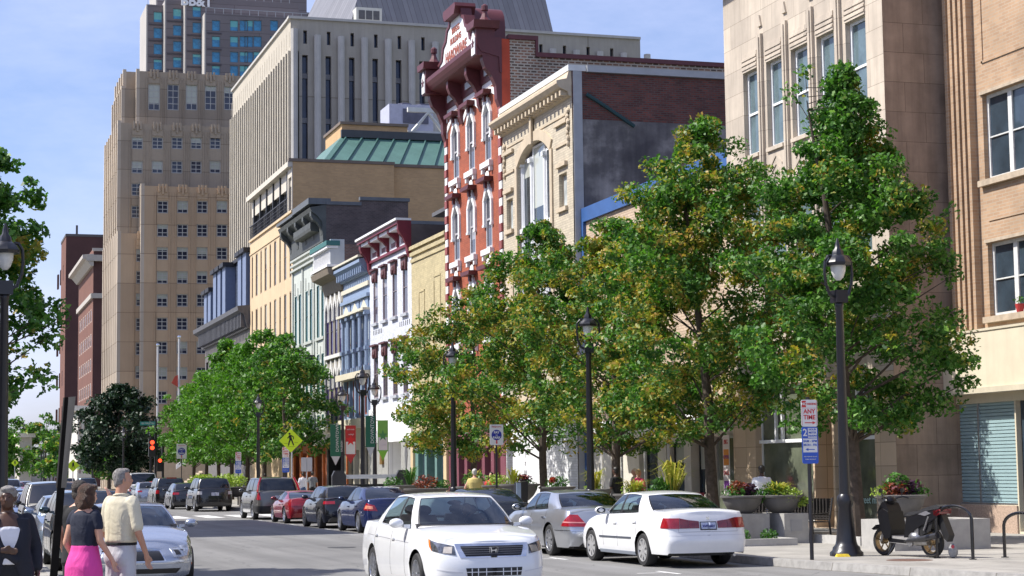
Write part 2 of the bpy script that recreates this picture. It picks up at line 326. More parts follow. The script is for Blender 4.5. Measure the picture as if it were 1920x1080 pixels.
# bed walls and sheets around the near planters
DIRT = mat('soil', (.10, .075, .05), .95, .3, 10, bmp=.4)
def bed(x0, x1, y0, y1, zt, label):
    b = MB()
    for a in ((x0, x1, y0, y0+.15), (x0, x1, y1-.15, y1), (x0, x0+.15, y0+.15, y1-.15), (x1-.15, x1, y0+.15, y1-.15)): b.box(*a, .14, zt)
    o = b.build('bed_kerb', mat('bed_stone', (.42, .41, .39), .85, .15, 4, bmp=.1)); tag(o, label, 'kerb')
    d = MB(); d.box(x0+.15, x1-.15, y0+.15, y1-.15, .14, zt-.06); d.build('soil', DIRT, o)
bed(19.25, 21.8, 36.6, 40.6, .33, 'low granite kerb around the pit of the tree nearest the lamp')
bed(16.3, 18.3, 37.7, 41.5, .3, 'low stone kerb of the shrub bed beside the planter boxes')
# ================================================================ BUILDINGS (right side, near to far)
def bld(name, label, y, X=24): return thing(name, label, 'building', (X, y, 0))
def cornice(root, T, prof, u0, u1, m, name='cornice'):
    mb = MB(T); extrude_profile(mb, prof, u0, u1); return mb.build(name, m, root)
def rb(x0, x1, yt, yb, X):   # window rectangle from its outline in the facade plane
    ya, zt = q(x1, yt, X); yc, _ = q(x0, yt, X); _, zb = q(x1, yb, X); return ya, yc, zb, zt
# ---- tan brick building with fluted strips and cream canopy
XB = 25.8
TB = brick('tan_brick', (.47, .31, .19), (.38, .24, .145), (.42, .33, .24), .3, .085, .012, .22)
root = bld('brick_building', 'tan brick building with fluted brick strips, cream canopy band and shutters beside the scooter', 40, XB)
y1 = q(1740, 300, XB)[0]; yA, yB_ = q(1845, 300, XB)[0]-.02, q(1845, 300, XB)[0]-2.55
zwt, zwb = q(1860, 172, XB)[1], q(1860, 335, XB)[1]; zv, zvb = q(1870, 452, XB)[1], q(1870, 592, XB)[1]
zcan = q(1760, 632, XB-.35)[1]; zcb = q(1760, 742, XB-.35)[1]
holes = [(yB_, yA, zwb, zwt), (yB_, yA, zvb, zv)]; ws = 3.3
fl0, fl1 = q(1834, 300, XB)[0], q(1786, 300, XB)[0]
wall(root, TX(XB), 26, y1, zcb, 17.5, [(yB_, yA, zwb, zwt), (yB_, yA, zvb, zv), (30.2, 32.6, zwb, zwt), (30.2, 32.6, zvb, zv)], TB)
f = MB(TX(XB)); n = 5
for i in range(n): a = fl0+(fl1-fl0)*(i+.1)/n; b_ = fl0+(fl1-fl0)*(i+.62)/n; f.box(a, b_, zcan, 17.45, .003, .2)
f.build('fluted_strip', TB, root)
f = MB(TX(XB)); f.box(26.5, fl0-.35, q(1880, 100, XB)[1], q(1880, 104, XB)[1]+.0, .003, .03); f.box(fl0-.42, fl0-.35, q(1880, 104, XB)[1], 17.4, .003, .03); f.box(26.5, fl0-.42, zv+.55, zv+.6, .003, .025)
f.build('brick_panel_trim', TB, root)
for (a, b_, c_, d_) in ((yB_, yA, zwb, zwt), (yB_, yA, zvb, zv), (30.2, 32.6, zwb, zwt), (30.2, 32.6, zvb, zv)):
    fr = mat('old_white_frame', (.6, .6, .58), .6, .15, 6)
    wdt = (b_-a)
    window(root, 'x', XB, b_-wdt*.21, (c_+d_)/2, wdt*.42, d_-c_, fr, PANE, 1, 2, .18, .09)
    window(root, 'x', XB, a+wdt*.29, (c_+d_)/2, wdt*.58, d_-c_, fr, PANE, 1, 2, .18, .09)
    s_ = MB(TX(XB)); s_.box(a-.05, b_+.08, d_+.003, d_+.09, .0, .05); s_.build('lintel', mat('sill_stone', (.42, .34, .25), .8, .2, 5), root); s_ = MB(TX(XB)); s_.box(a-.15, b_+.15, c_-.16, c_-.005, .0, .14); s_.build('sill', mat('sill_stone', (.42, .34, .25), .8, .2, 5), root)
CREAM = mat('cream_panel', (.63, .56, .42), .55, .06, 2, streak=.15)
f = MB(TX(XB-.35)); e0 = q(1712, 640, XB-.35)[0]; f.box(26, e0, zcb+.12, zcan, -.35, 0); f.build('canopy_band', CREAM, root)
f = MB(TX(XB-.35)); f.box(26, e0+.04, zcb-.02, zcb+.119, -.45, .08); f.box(26, e0, zcan+.001, zcan+.06, -.4, .03)
for yy in (28, 30, 32, 34, 36, 38): f.box(yy-.012, yy+.012, zcb+.13, zcan-.02, 0.001, .006)
f.build('canopy_trim', mat('cream_trim', (.56, .5, .38), .5, .08, 2), root)
sL, sR = q(1748, 850, XB)[0], q(1905, 850, XB)[0]; dR = sR-2.2; zs0 = q(1800, 945, XB)[1]
wall(root, TX(XB), 26, e0-.02, .146, zcb, [(sR, sL, zs0, zcb-.25), (dR, sR-.06, .2, zcb-.25)], CREAM, .15, 'shopfront')
GRAN = mat('pink_granite', (.42, .31, .24), .6, .35, 22, bmp=.1)
f = MB(TX(XB)); f.box(sR-.02, sL+.05, .147, zs0-.01, .0, .05); f.build('granite_base', GRAN, root)
SH = mat('shutter_blue', (.30, .42, .44), .45, .05, 3)
f = MB(TX(XB)); zz = zs0
while zz < zcb-.26:
    f.prism([(0, 0)]*0 or [(sR, zz), (sL, zz), (sL, zz+.07), (sR, zz+.07)], -.13, -.10); f.box(sR, sL, zz+.07, zz+.09, -.15, -.14); zz += .09
f.build('shutter', SH, root)
f = MB(TX(XB)); mid = q(1832, 850, XB)[0]; f.box(mid-.03, mid+.03, zs0, zcb-.25, -.11, -.06); f.box(sR, sR+.05, zs0, zcb-.25, -.11, -.04); f.box(sL-.05, sL, zs0, zcb-.25, -.11, -.04); f.box(sR+.05, sL-.05, zs0, zs0+.05, -.11, -.04); f.build('shutter_frame', ALU, root)
f = MB(TX(XB)); f.quad((dR, .2, -.14), (sR-.06, .2, -.14), (sR-.06, zcb-.25, -.14), (dR, zcb-.25, -.14)); f.build('door_glass', PANE, root)
hull(root, XB, 45, 20, y1, 17.5, TB); f = MB(); f.box(XB-.02, XB+.14, y1+.03, y1+.3, 3.2, 17.5); f.build('downpipe', mat('gutter_grey', (.33, .35, .38), .5, .12, 2, streak=.3), root)
f = MB(); f.box(XB-.6, XB+1.1, 24.2, 24.3, 0, .01); 
# ---- limestone building with five tall windows
X = 24.0; yR = q(1661, 243, X)[0]; yL = q(1360, 200, X)[0]; top = q(1360, 18, X)[1]+.5
LIME = mat('limestone', (.56, .48, .385), .8, .12, .9, bmp=.12, streak=.42, seams=(1.5, .75, .008))
root = bld('limestone_building', 'pale limestone building with a row of five tall white windows behind the trees', yR)
W5 = [(1393, 1420, 137, 292), (1436, 1466, 108, 278), (1482, 1515, 82, 258), (1530, 1563, 55, 235), (1584, 1622, 32, 215)]
hs = []; 
zt5 = q(1610, 32, X)[1]; zb5 = q(1610, 212, X)[1]; zt4 = zb5-1.35; zb4 = zt4-2.5
for a, b_, c_, d_ in W5:
    ya, yc = q(b_, c_, X)[0], q(a, c_, X)[0]; hs.append((ya, yc))
low = 4.35
wall(root, TX(X), yR, yL, low, top, [(a, b_, zb5, zt5) for a, b_ in hs]+[(a, b_, zb4, zt4) for a, b_ in hs], LIME, .32)
for a, b_ in hs:
    for z0_, z1_ in ((zb5, zt5), (zb4, zt4)):
        window(root, 'x', X, (a+b_)/2, (z0_+z1_)/2, b_-a, z1_-z0_, WHITE, glass_pane('pane_curtain', (.07, .10, .11), (.4, .42, .38), .3), 1, 2, .2, .09, mw=.07)
f = MB(TX(X))
for i, (a, b_) in enumerate(hs):
    f.box(a, b_, zt5+.004, zt5+.55, .0, .03)
    for k in range(3): f.box(a, b_, zt5+.08+k*.14, zt5+.14+k*.14, .03, .055)
    if i < 4:
        pa, pb = hs[i+1][1] if hs[i+1][1] < a else hs[i+1][1], a
        c0 = (hs[i+1][1]+a)/2; f.box(c0-.14, c0+.14, low+.4, zt5+.95, .0, .09); f.box(c0-.06, c0+.06, low+.5, zt5+.85, .09, .13); f.prism([(c0-.12, zt5+1.2), (c0+.12, zt5+1.2), (c0, zt5+1.55)], .0, .06)
    for k in range(4):   # chevrons under the windows
        m0 = (a+b_)/2; z0_ = zb5-.25-k*.25; f.prism([(m0-.4, z0_-.3), (m0, z0_), (m0+.4, z0_-.3), (m0+.4, z0_-.36), (m0, z0_-.06), (m0-.4, z0_-.36)], 0, .025)
    f.box(a-.03, b_+.03, zb5-.12, zb5-.004, 0, .07)
f.build('pilaster', LIME, root)
f = MB(TX(X)); extrude_profile(f, [(.0, top), (.3, top), (.38, top+.12), (.38, top+.35), (.0, top+.42), (-.5, top+.42), (-.5, top)], yR-.1, yL+.45); f.build('coping', mat('coping_grey', (.42, .43, .45), .6, .1), root)
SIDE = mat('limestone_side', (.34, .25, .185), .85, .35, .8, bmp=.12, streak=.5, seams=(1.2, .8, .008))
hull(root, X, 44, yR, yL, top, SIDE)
TANB = mat('tan_block', (.60, .46, .32), .7, .06, 1, seams=(.85, .62, .01, 0))
pr0, pr1 = q(1642, 880, X)[0], q(1690, 880, X)[0]; pl0, pl1 = q(1418, 880, X)[0], q(1370, 880, X)[0]
d0, d1 = q(1562, 880, X)[0], q(1528, 880, X)[0]
STG = glass_pane('shop_glass', (.075, .085, .06), (.3, .32, .25), .0, .05)
wall(root, TX(X), yR, yL, .147, low, [(pr0, d0-.12, .3, low-.05), (d0, d1, .16, low-.3, 1.4), (d1+.12, pl0, .3, low-.05)], TANB, .3, 'shopfront')
for a, b_ in ((pr0, d0-.12), (d1+.12, pl0)): window(root, 'x', X, (a+b_)/2, low/2+.12, b_-a, low-.35, WHITE, STG, 1, 1, .25, .05, 'shop_window')
f = MB(TX(X)); zz = q(1440, 828, X)[1]
for a, b_ in ((pr0, d0-.12), (d1+.12, pl0)): f.box(a, b_, zz-.05, zz+.05, -.22, -.12); f.box(b_-1.6, b_-1.5, zz+.05, low-.1, -.22, -.14); f.box(b_-1.15, b_-1.05, zz+.05, low-.1, -.22, -.14)
f.build('transom', WHITE, root)
f = MB(TX(X)); f.quad((d0, .16, -1.39), (d1, .16, -1.39), (d1, low-.3, -1.39), (d0, low-.3, -1.39)); f.build('doorway', DARK, root)
f = MB(TX(X)); text_mb(f, 'street market', .3, onX(X+.22, (pr0+d0)/2-.6, q(1620, 938, X)[1])); f.build('window_lettering', mat('letter_teal', (.45, .65, .62), .6, 0), root)
# ---- low shop with blue trim and rounded white canopy
X = 24.4; y0, y1 = yL, q(1091, 400, X)[0]; top = q(1091, 398, X)[1]+.1
root = bld('cafe_building', 'low tan brick shop with blue trim and a rounded white canopy over glass front', y0, X)
zc0, zc1 = q(1200, 818, X)[1], q(1200, 788, X)[1]
BU = mat('buff_brick_small', (.56, .43, .31), .8, .1, 2, seams=(.3, .1, .01))
wall(root, TX(X), y0+.02, y1-.45, zc1, top-.55, [], BU)
BLUE = mat('blue_trim', (.035, .10, .28), .45, .1, 2)
f = MB(TX(X)); f.box(y0+.02, y1, top-.55, top, -.4, .12); f.box(y1-.45, y1, .147, top-.551, -.4, .12); f.build('blue_trim', BLUE, root)
f = MB(TX(X)); prof = [(.0, zc0), (.9, zc0)]+[(.9+.32*math.sin(a*math.pi/8), (zc0+zc1)/2-(zc1-zc0)/2*math.cos(a*math.pi/8)) for a in range(1, 8)]+[(.9, zc1), (.0, zc1)]
yc = q(1118, 800, 23.3)[0]; extrude_profile(f, prof, y0+.1, yc); f.build('canopy', mat('canopy_white', (.74, .75, .77), .35, .04), root, True)
wall(root, TX(X), y0+.05, y1-.45, .147, zc0, [(y0+.5, y0+2.6, .2, zc0-.15), (y0+3.2, y0+4.4, 1.0, zc0-.3, 1.0), (y0+5, y0+6.6, .9, zc0-.3, 1.0), (y0+7.4, y0+9.2, 1.1, zc0-.4, .6)], mat('shop_cream', (.6, .57, .5), .6, .08, 2), .3, 'shopfront')
for a, b_, c_ in ((y0+3.2, y0+4.4, 1.0), (y0+5, y0+6.6, .9), (y0+7.4, y0+9.2, 1.1)): window(root, 'x', X, (a+b_)/2, (c_+zc0-.3)/2, b_-a, zc0-.3-c_, BLACK, PANE, 1, 1, .35, .05, 'shop_window')
window(root, 'x', X, y0+1.55, (zc0+.05)/2, 2.1, zc0-.35, ALU, STG, 3, 1, .2, .07, 'shop_window')
f = MB(TX(X))
for yy in (5.0, 7.2, 9.5, 11.6): f.box(y0+yy, y0+yy+.07, .147, zc0-.002, .5, .57)
f.build('canopy_post', mat('post_white', (.7, .7, .7), .4, .03), root)
hull(root, X, 40, y0+.02, y1, top, BU)
for k, (u, zt) in enumerate(((y0+1.1, 2.9), (y0+.15, 3.1))):
    p = thing('sale_poster', ['white, red and yellow sale poster in the shop door by the tree trunk', 'purple and yellow sale poster beside the tan stone pier'][k], 'poster', (X-.02, u, zt-1.0))
    f = MB(TX(X-.02)); f.box(u-.26, u+.26, zt-1.9, zt, .14-.1*0, .15); f.build('sheet', mat('poster_white', (.75, .73, .7), .7, .05), p)
    f = MB(TX(X-.02)); f.box(u-.2, u+.2, zt-.95, zt-.45, .1501, .155); f.build('sheet_panel', mat('poster_orange', (.75, .3, .05), .7, .05), p)
    f = MB(TX(X-.02)); text_mb(f, 'BIG', .2, onX(X-.177, u, zt-.22)); text_mb(f, 'SALE', .2, onX(X-.177, u, zt-1.2)); f.build('lettering', mat('poster_red', (.6, .04, .03), .7, 0), p)
    f = MB(TX(X-.02)); text_mb(f, 'OPEN', .17, onX(X-.18, u, zt-.7)); f.box(u-.2, u+.2, zt-1.75, zt-1.45, .151, .156); f.build('lettering', mat('poster_purple', (.2, .05, .3), .7, 0), p)
# ---- buff classical building with the big arched window
X = 24.0; y0, y1 = q(1074, 300, X)[0], q(944, 484, X)[0]; top = q(1072, 131, X)[1]
BUFF = mat('buff_painted_brick', (.56, .49, .37), .8, .07, 2, streak=.2, seams=(.3, .1, .006)); BST = mat('buff_stone', (.52, .43, .31), .75, .1, 2, streak=.2)
root = bld('buff_building', 'buff brick building with dentil cornice and tall arched white window', y0)
al, ar = q(972, 400, X)[0], q(1034, 400, X)[0]; aw = al-ar; zs = q(1003, 280, X)[1]; zap = zs+.35; abm = 6.3
sw = [(q(1063, 340, X)[0], q(1048, 340, X)[0]), (q(962, 400, X)[0], q(950, 400, X)[0])]; sz = (q(1055, 388, X)[1], q(1055, 325, X)[1])
wall(root, TX(X), y0, y1, 4.4, top-.3, [(ar, al, abm, zap)]+[(a, b_, *sz) for a, b_ in sw], BUFF, .35)
c0 = (al+ar)/2
f = MB(TX(X))   # arch spandrels: the flat soffit of the opening turned into a low arch
for s in (-1, 1):
    pts = [(c0+s*aw/2, zap)]+[(c0+s*aw/2*t_, zap-(.75*(t_**2.4))) for t_ in [1, .9, .8, .7, .6, .5, .4, .3, .2, .1, 0]]; f.prism(pts if s > 0 else pts[::-1], -.34, .0)
for s in (-1, 1): f.box(c0+s*aw/2-.0 if s > 0 else c0-aw/2-.28, c0+aw/2+.28 if s > 0 else c0-aw/2, 4.8, zap-.7, 0, .07)
n_ = 14
for i in range(n_):
    t0_, t1_ = -1+2*i/n_, -1+2*(i+1)/n_; fz = lambda t_: zap-.75*abs(t_)**2.4
    f.prism([(c0+t0_*(aw/2), fz(t0_)), (c0+t1_*(aw/2), fz(t1_)), (c0+t1_*(aw/2+.28), fz(t1_)+.42), (c0+t0_*(aw/2+.28), fz(t0_)+.42)], .0, .07)
f.box(c0-.13, c0+.13, zap-.1, zap+1.15, .071, .16)
zf = top-1.05
f.box(y0+.75, c0-.2, zf-.62, zf-.56, 0, .04); f.box(c0+.2, y1-.75, zf-.62, zf-.56, 0, .04)
for s, cc in ((1, y0+.42), (-1, y1-.42)):      # garland pendants
    for k in range(7): f.ell((cc+.05*math.sin(k*2), zf-.5-k*.22, .05), (.16-.015*k, .14, .07), 8)
for a, b_ in sw: f.box(a-.12, b_+.12, sz[1]+.25, sz[1]+.42, 0, .14); f.box(a-.1, b_+.1, sz[0]-.2, sz[0]-.03, 0, .12); f.box(a-.25, b_+.3, sz[1]+1.1, sz[1]+1.2, 0, .06); f.box(a-.25, b_+.3, sz[1]+1.95, sz[1]+2.1, 0, .12); f.prism([(a, sz[0]-3.4), (b_, sz[0]-3.4), (b_, sz[0]-1.8), ((a+b_)/2, sz[0]-1.3), (a, sz[0]-1.8)], 0, .06)
f.build('ornament', BST, root)
f = MB(TX(X)); extrude_profile(f, [(.0, zf), (.12, zf+.05), (.16, zf+.2), (.5, zf+.35), (.62, zf+.5), (.62, zf+.62), (.2, zf+.72), (.1, top), (0, top)], y0+.02, y1)
for i in range(19): u = y0+.25+(y1-y0-.5)*i/18; f.box(u-.09, u+.09, zf+.06, zf+.28, .1, .42)
f.build('cornice', BST, root)
f = MB(TX(X)); f.box(y0-.03, y1, top-.02, top+.22, -.6, .14); f.build('coping', mat('coping_pale', (.6, .61, .6), .5, .08), root)
aw3 = aw/3; hzz = (abm+zap-1.5)
for i, (u, w_) in enumerate(((ar+aw*.15, aw*.26), (c0, aw*.36), (al-aw*.15, aw*.26))):
    zt_ = zap-(.08 if i == 1 else .45); zm = abm+(zap-abm)*.62
    window(root, 'x', X, u, (zm+zt_)/2+.03, w_, zt_-zm-.06, WHITE, PANEB if i != 1 else PANE, 1, 1, .26, .09); window(root, 'x', X, u, (abm+zm)/2-.05, w_, zm-abm-.1, WHITE, PANE, 1, 2 if i != 1 else 1, .26, .09)
f = MB(TX(X))
for u in (ar+.03, ar+aw*.3, al-aw*.3, al-.03): f.tube([(u, abm, -.2), (u, zap-.75, -.2)], .085, 8); f.box(u-.13, u+.13, zap-.74, zap-.56, -.3, -.05)
f.box(ar, al, abm+(zap-abm)*.62-.1, abm+(zap-abm)*.62+.08, -.3, -.04); f.box(ar, al, abm-.15, abm-.0, -.3, .08); f.build('window_column', WHITE, root, True)
for a, b_ in sw: window(root, 'x', X, (a+b_)/2, sum(sz)/2, b_-a, sz[1]-sz[0], BST, glass_pane('pane_white', (.28, .3, .3), (.5, .5, .48), .5), 1, 1, .2, .04)
WBR = mat('white_painted_brick', (.76, .77, .78), .7, .04, 2, seams=(.3, .1, .004))
wall(root, TX(X), y0-.02, y1, .147, 4.4, [(y1-1.0, y1-.15, .16, 3.2)], WBR, .3, 'ground_floor_wall', 'white painted brick ground floor')
f = MB(TX(X)); f.box(y0+1.6, y1-1.6, 4.45, 4.95, .0, .06); f.build('sign_band', BST, root)
f = MB(TX(X)); 
for i, s_ in enumerate(('S', 'IS', 'THE', 'NEW')): text_mb(f, s_, .24, onX(X-.01, y1-2.8, 2.5-i*.36), ex=.006)
f.build('stencil_lettering', mat('stencil_grey', (.35, .35, .37), .8, 0), root)
def stucco():
    m, t, b, o = base('grey_stucco'); tc, wv = wallvec(t); sp = nn(t, 'ShaderNodeSeparateXYZ'); t.links.new(tc.outputs['Object'], sp.inputs[0])
    c = ramp(t, noise(t, wv, .45, 8, .62), [(.36, (.085, .078, .082)), (.5, (.15, .138, .135)), (.58, (.28, .26, .245)), (.7, (.38, .35, .33))])
    mp = nn(t, 'ShaderNodeMapping'); mp.inputs['Scale'].default_value = (2.5, .25, 1); t.links.new(wv, mp.inputs[0])
    c = mixc(t, 1.0, c, ramp(t, noise(t, mp.outputs[0], 1, 6, .6), [(.3, (.7,)*3), (.7, (1.15,)*3)]), 'MULTIPLY'); t.links.new(c, b.inputs['Base Color']); b.inputs['Roughness'].default_value = .9; return m
zg = q(1090, 213, X)[1]; mb = MB(); mb.quad((X+.01, y0, 0), (50, y0, 0), (50, y0, zg), (X+.01, y0, zg)); mb.build('side_wall', stucco(), root, label='mottled grey stucco side wall')
RB = brick('red_brick_side', (.20, .055, .04), (.10, .03, .026), (.11, .085, .075), .26, .085, .016, .35)
mb = MB(); mb.quad((X+.01, y0+.003, zg), (50, y0+.003, zg), (50, y0+.003, top), (X+.01, y0+.003, top)); mb.build('upper_side_wall', RB, root)
mb = MB(); mb.box(X+.62, X+26, y0-.14, y0+.3, top-.05, top+.21); mb.box(X+.05, X+.42, y0-.04, y0+.0, 0, top-.03); mb.build('coping', mat('coping_greyb', (.36, .37, .38), .6, .1), root)
mb = MB(); mb.tube([(X+.6, y0-.06, top-.95), (X+1.3, y0-.06, top-1.35), (X+2.6, y0-.06, top-2.15)], .075, 6); mb.build('gutter', mat('copper_gutter', (.02, .06, .065), .7, .2), root)
mb = MB(); mb.quad((X, y0, 0), (X, y0, 0), (50, y1, 0), (50, y1, top)); mb.v = []; mb.f = []; mb.box(X+.3, 50, y0+.4, y1-.1, 1, top-.4); mb.build('roof', mat('roof_tar', (.09, .09, .095)), root)
# ---- red brick building with the iron pediment
X = 24.0; y0, y1 = q(945, 480, X)[0], q(836, 300, X)[0]; c0 = (y0+y1)/2
REDB = mat('red_painted_brick', (.36, .088, .04), .8, .16, 1.1, streak=.3, seams=(.3, .09, .005)); MAR = mat('maroon_iron', (.10, .022, .026), .5, .12, 3); RWH = mat('trim_white', (.74, .74, .74), .6, .06, 3)
root = bld('red_brick_building', 'tall red brick building with maroon iron cornice, finials and lettered pediment', y0)
cols = [q(915, 250, X)[0], q(884.5, 270, X)[0], q(855.5, 290, X)[0]]; ztp = q(914, 193, X)[1]; zbt = q(915.5, 303, X)[1]; pitch = q(914, 172, X)[1]-q(914, 335, X)[1]
ctop = 19.2
ww = .98; hs = []
for k in range(3):
    for c_ in cols: hs.append((c_-ww/2, c_+ww/2, zbt-k*pitch, ztp-k*pitch))
wall(root, TX(X), y0, y1, 3.9, ctop+1.0, hs, REDB, .3)
for k in range(3):
    for c_ in cols:
        zt_, zb_ = ztp-k*pitch, zbt-k*pitch
        window(root, 'x', X, c_, (zt_+zb_)/2, ww, zt_-zb_, mat('window_grey', (.40, .39, .41), .6, .08), glass_pane('pane_grey', (.05, .05, .06), (.3, .3, .32), .4), 1, 2, .06, .13, mw=.09)
        hd = thing_part = MB(TX(X)); H = zt_-zb_
        hd.prism([(c_-ww/2, zt_), (c_-ww/2, zt_-.55), (c_-.12, zt_-.05), (c_-.12, zt_)], -.28, .0); hd.prism([(c_+ww/2, zt_), (c_+.12, zt_), (c_+.12, zt_-.05), (c_+ww/2, zt_-.55)], -.28, .0)
        for s in (-1, 1):
            a, b_ = sorted((c_+s*ww/2, c_+s*(ww/2+.2))); hd.box(a, b_, zb_+H*.42, zt_-.5, .0, .1); hd.box(a-.04, b_+.04, zb_+H*.38, zb_+H*.42, .0, .12)
            P_ = [(c_+s*ww/2, zt_-.5), (c_+s*(ww/2+.2), zt_-.5), (c_+s*.24, zt_+.22), (c_+s*.05, zt_+.22), (c_+s*.05, zt_-.02)]; hd.prism(P_ if s > 0 else P_[::-1], .0, .11)
        hd.build('window_hood', RWH, root)
        s_ = MB(TX(X)); s_.box(c_-.75, c_+.75, zb_-.27, zb_-.02, .0, .2); s_.box(c_-.7, c_-.5, zb_-.5, zb_-.27, 0, .15); s_.box(c_+.5, c_+.7, zb_-.5, zb_-.27, 0, .15)
        for a in range(1): s_.ell((c_, zb_-.75, .05), (.25, .33, .1), 12)
        s_.build('bracketed_sill', RWH, root, True)
        s_ = MB(TX(X)); s_.prism([(c_-.65, zt_+.32), (c_+.65, zt_+.32), (c_+.75, zt_+.5), (c_-.75, zt_+.5)], .0, .42); s_.box(c_-.12, c_+.12, zt_+.05, zt_+.32, .1, .22); s_.build('hood_cap', MAR, root)
f = MB(TX(X)); g_ = MB(TX(X)); zz = 4.0; k = 0
while zz < ctop-.3:
    for (a, b_) in ((y0+.02, y0+.42), (y1-.42, y1-.02)): (f if k % 2 else g_).box(a, b_, zz, zz+.36, .0, .07 if k % 2 else .1)
    zz += .38; k += 1
f.build('quoin', RWH, root); g_.build('maroon_quoin', mat('quoin_maroon', (.25, .07, .07), .8, .15, 6), root)
f = MB(TX(X))
for i in range(6):
    u0_ = y0+.4+(y1-y0-.8)*i/6
    for j in range(10):
        a = (y1-y0-.8)/60; t0_, t1_ = j/10, (j+1)/10; fz = lambda t_: ctop-.75+.55*math.sin(math.pi*((i % 2)*.5+t_*.5))
        f.prism([(u0_+j*a, fz(t0_)-.14), (u0_+(j+1)*a, fz(t1_)-.14), (u0_+(j+1)*a, fz(t1_)+.16), (u0_+j*a, fz(t0_)+.16)], .0, .05)
f.box(y0+.4, y1-.4, ctop-.0, ctop+.3, 0, .04); f.build('scalloped_trim', RWH, root)
zc = ctop+.2; cw = 1.05
f = MB(TX(X)); extrude_profile(f, [(.0, zc+.05), (.1, zc+.05), (.14, zc+.75), (cw-.1, zc+.95), (cw, zc+1.1), (cw+.1, zc+1.3), (cw+.1, zc+1.5), (.2, zc+1.62), (0, zc+1.62)], y0-.05, y1+.05)
f.build('cornice', MAR, root)
f = MB(TX(X)); f2 = MB(TX(X))
def bracket(mb, u, w, z, d, h):
    vs = [(0, z), (d, z), (d, z-h*.16), (d*.86, z-h*.3), (d*.55, z-h*.42), (d*.3, z-h*.62), (d*.26, z-h*.85), (d*.1, z-h), (0, z-h)]
    extrude_profile(mb, vs, u-w/2, u+w/2)
bracket(f, y0+.2, .4, zc+1.0, .88, 2.5); bracket(f, y1-.2, .4, zc+1.0, .88, 2.5)
for i in range(1, 3): bracket(f, y0+(y1-y0)*i/3, .34, zc+.9, .78, 2.0)
for i in range(3): u = y0+(y1-y0)*(i+.5)/3; f2.box(u-.55, u+.55, zc+.3, zc+.62, .14, .2)
f.build('bracket', MAR, root); f2.build('frieze_panel', mat('frieze_grey', (.4, .42, .44), .6, .1), root)
zp = zc+1.5
for u in (y0+.35, y1-.35):
    f = MB(TX(X)); f.box(u-.36, u+.36, zp-.7, zp+.5, .3, cw+.12); f.prism([(u-.55, zp+.5), (u+.55, zp+.5), (u+.68, zp+.82), (u-.68, zp+.82)], .15, cw+.3)
    prof = [(.5, .82), (.34, .9), (.2, 1.05), (.12, 1.25), (.11, 1.36), (.16, 1.4), (.16, 1.6), (.06, 1.68)]
    T0 = f.T; f.T = None; f.lathe((X-.65, u, zp), prof, 10); f.T = T0; f.build('finial', MAR, root)
    f = MB(TX(X)); f.prism([(u-.27, zp-.65), (u+.27, zp-.65), (u+.27, zp+.1), (u, zp+.45), (u-.27, zp+.1)], cw+.13, cw+.17); f.build('finial_panel', RWH, root)
    f = MB(TX(X)); st = [(u+(.22 if k % 2 == 0 else .09)*math.sin(k*math.pi/5), zp-.15+(.22 if k % 2 == 0 else .09)*math.cos(k*math.pi/5)) for k in range(10)]; f.prism(st, cw+.17, cw+.2); f.build('star', MAR, root)
hw = [(2.95, 0), (2.95, .7), (2.35, 1.0), (2.1, 2.0), (1.6, 2.4), (1.35, 3.25), (.95, 3.45), (.8, 4.3)]
f = MB(TX(X)); hw = [(a, b_*.56) for a, b_ in hw]; P_ = [(c0+a, zp+b_*.98) for a, b_ in hw]+[(c0-a, zp+b_*.98) for a, b_ in hw[::-1]]; f.prism(P_, .55, .76); f.build('pediment', RWH, root)
f = MB(TX(X)); 
for s in (-1, 1):
    for (a, b_), (a2, b2) in zip(hw[1:], hw[2:]): f.prism([(c0+s*a, zp+b_*.98), (c0+s*(a+.2), zp+b_*.98+.1), (c0+s*(a2+.2), zp+b2*.98+.1), (c0+s*a2, zp+b2*.98)], .3, .82)
f.prism([(c0-.85, zp+2.1), (c0+.85, zp+2.1), (c0+1.1, zp+2.42), (c0+1.0, zp+2.6), (c0-1.0, zp+2.6), (c0-1.1, zp+2.42)], .1, 1.1)
f.box(c0-2.9, c0+2.9, zp+.0, zp+.08, .5, .95); f.build('pediment_frame', MAR, root)
f = MB(); arc = [(.9*math.sin(a), .9*math.cos(a)) for a in [math.pi/2*k/8 for k in range(9)]]
prof = [(X+.0, zp-.2), (X+.0, zp+3.9)]+[(X+1.9+1.3*s_, zp+2.9+1.3*c_) for s_, c_ in [(math.sin(a), math.cos(a)) for a in [-math.pi/4+math.pi*.75*k/10 for k in range(11)]]]+[(X+3.2, zp-.2)]
# barrel roof housing behind the pediment, running back from the street
Wd = y1-y0
sec = [(c0-1.0, zp-.6)]+[(c0-1.0*math.cos(a), zp+1.55+1.05*math.sin(a)) for a in [math.pi*k/12 for k in range(13)]]+[(c0+1.0, zp-.6)]
f.add([(X-.4, a, b_) for a, b_ in sec]+[(X+1.35, a, b_) for a, b_ in sec], [tuple(range(len(sec)))[::-1], tuple(range(len(sec), 2*len(sec)))]+[(i, (i+1) % len(sec), len(sec)+(i+1) % len(sec), len(sec)+i) for i in range(len(sec))])
f.build('barrel_hood', MAR, root, True)
f = MB(TX(X)); 
text_mb(f, 'BRIGGS', .4, onX(X-.765, c0, zp+1.58), ex=.02, bold=.01); text_mb(f, 'BUILDING', .42, onX(X-.765, c0, zp+1.12), ex=.02, bold=.01); text_mb(f, 'HARDWARE', .66, onX(X-.765, c0, zp+.5), ex=.02, bold=.02)
f.build('pediment_lettering', mat('letter_maroon', (.32, .1, .07), .7, 0), root)
OB = brick('old_brick_side', (.27, .13, .08), (.07, .05, .04), (.42, .37, .3), .3, .13, .032, .3)
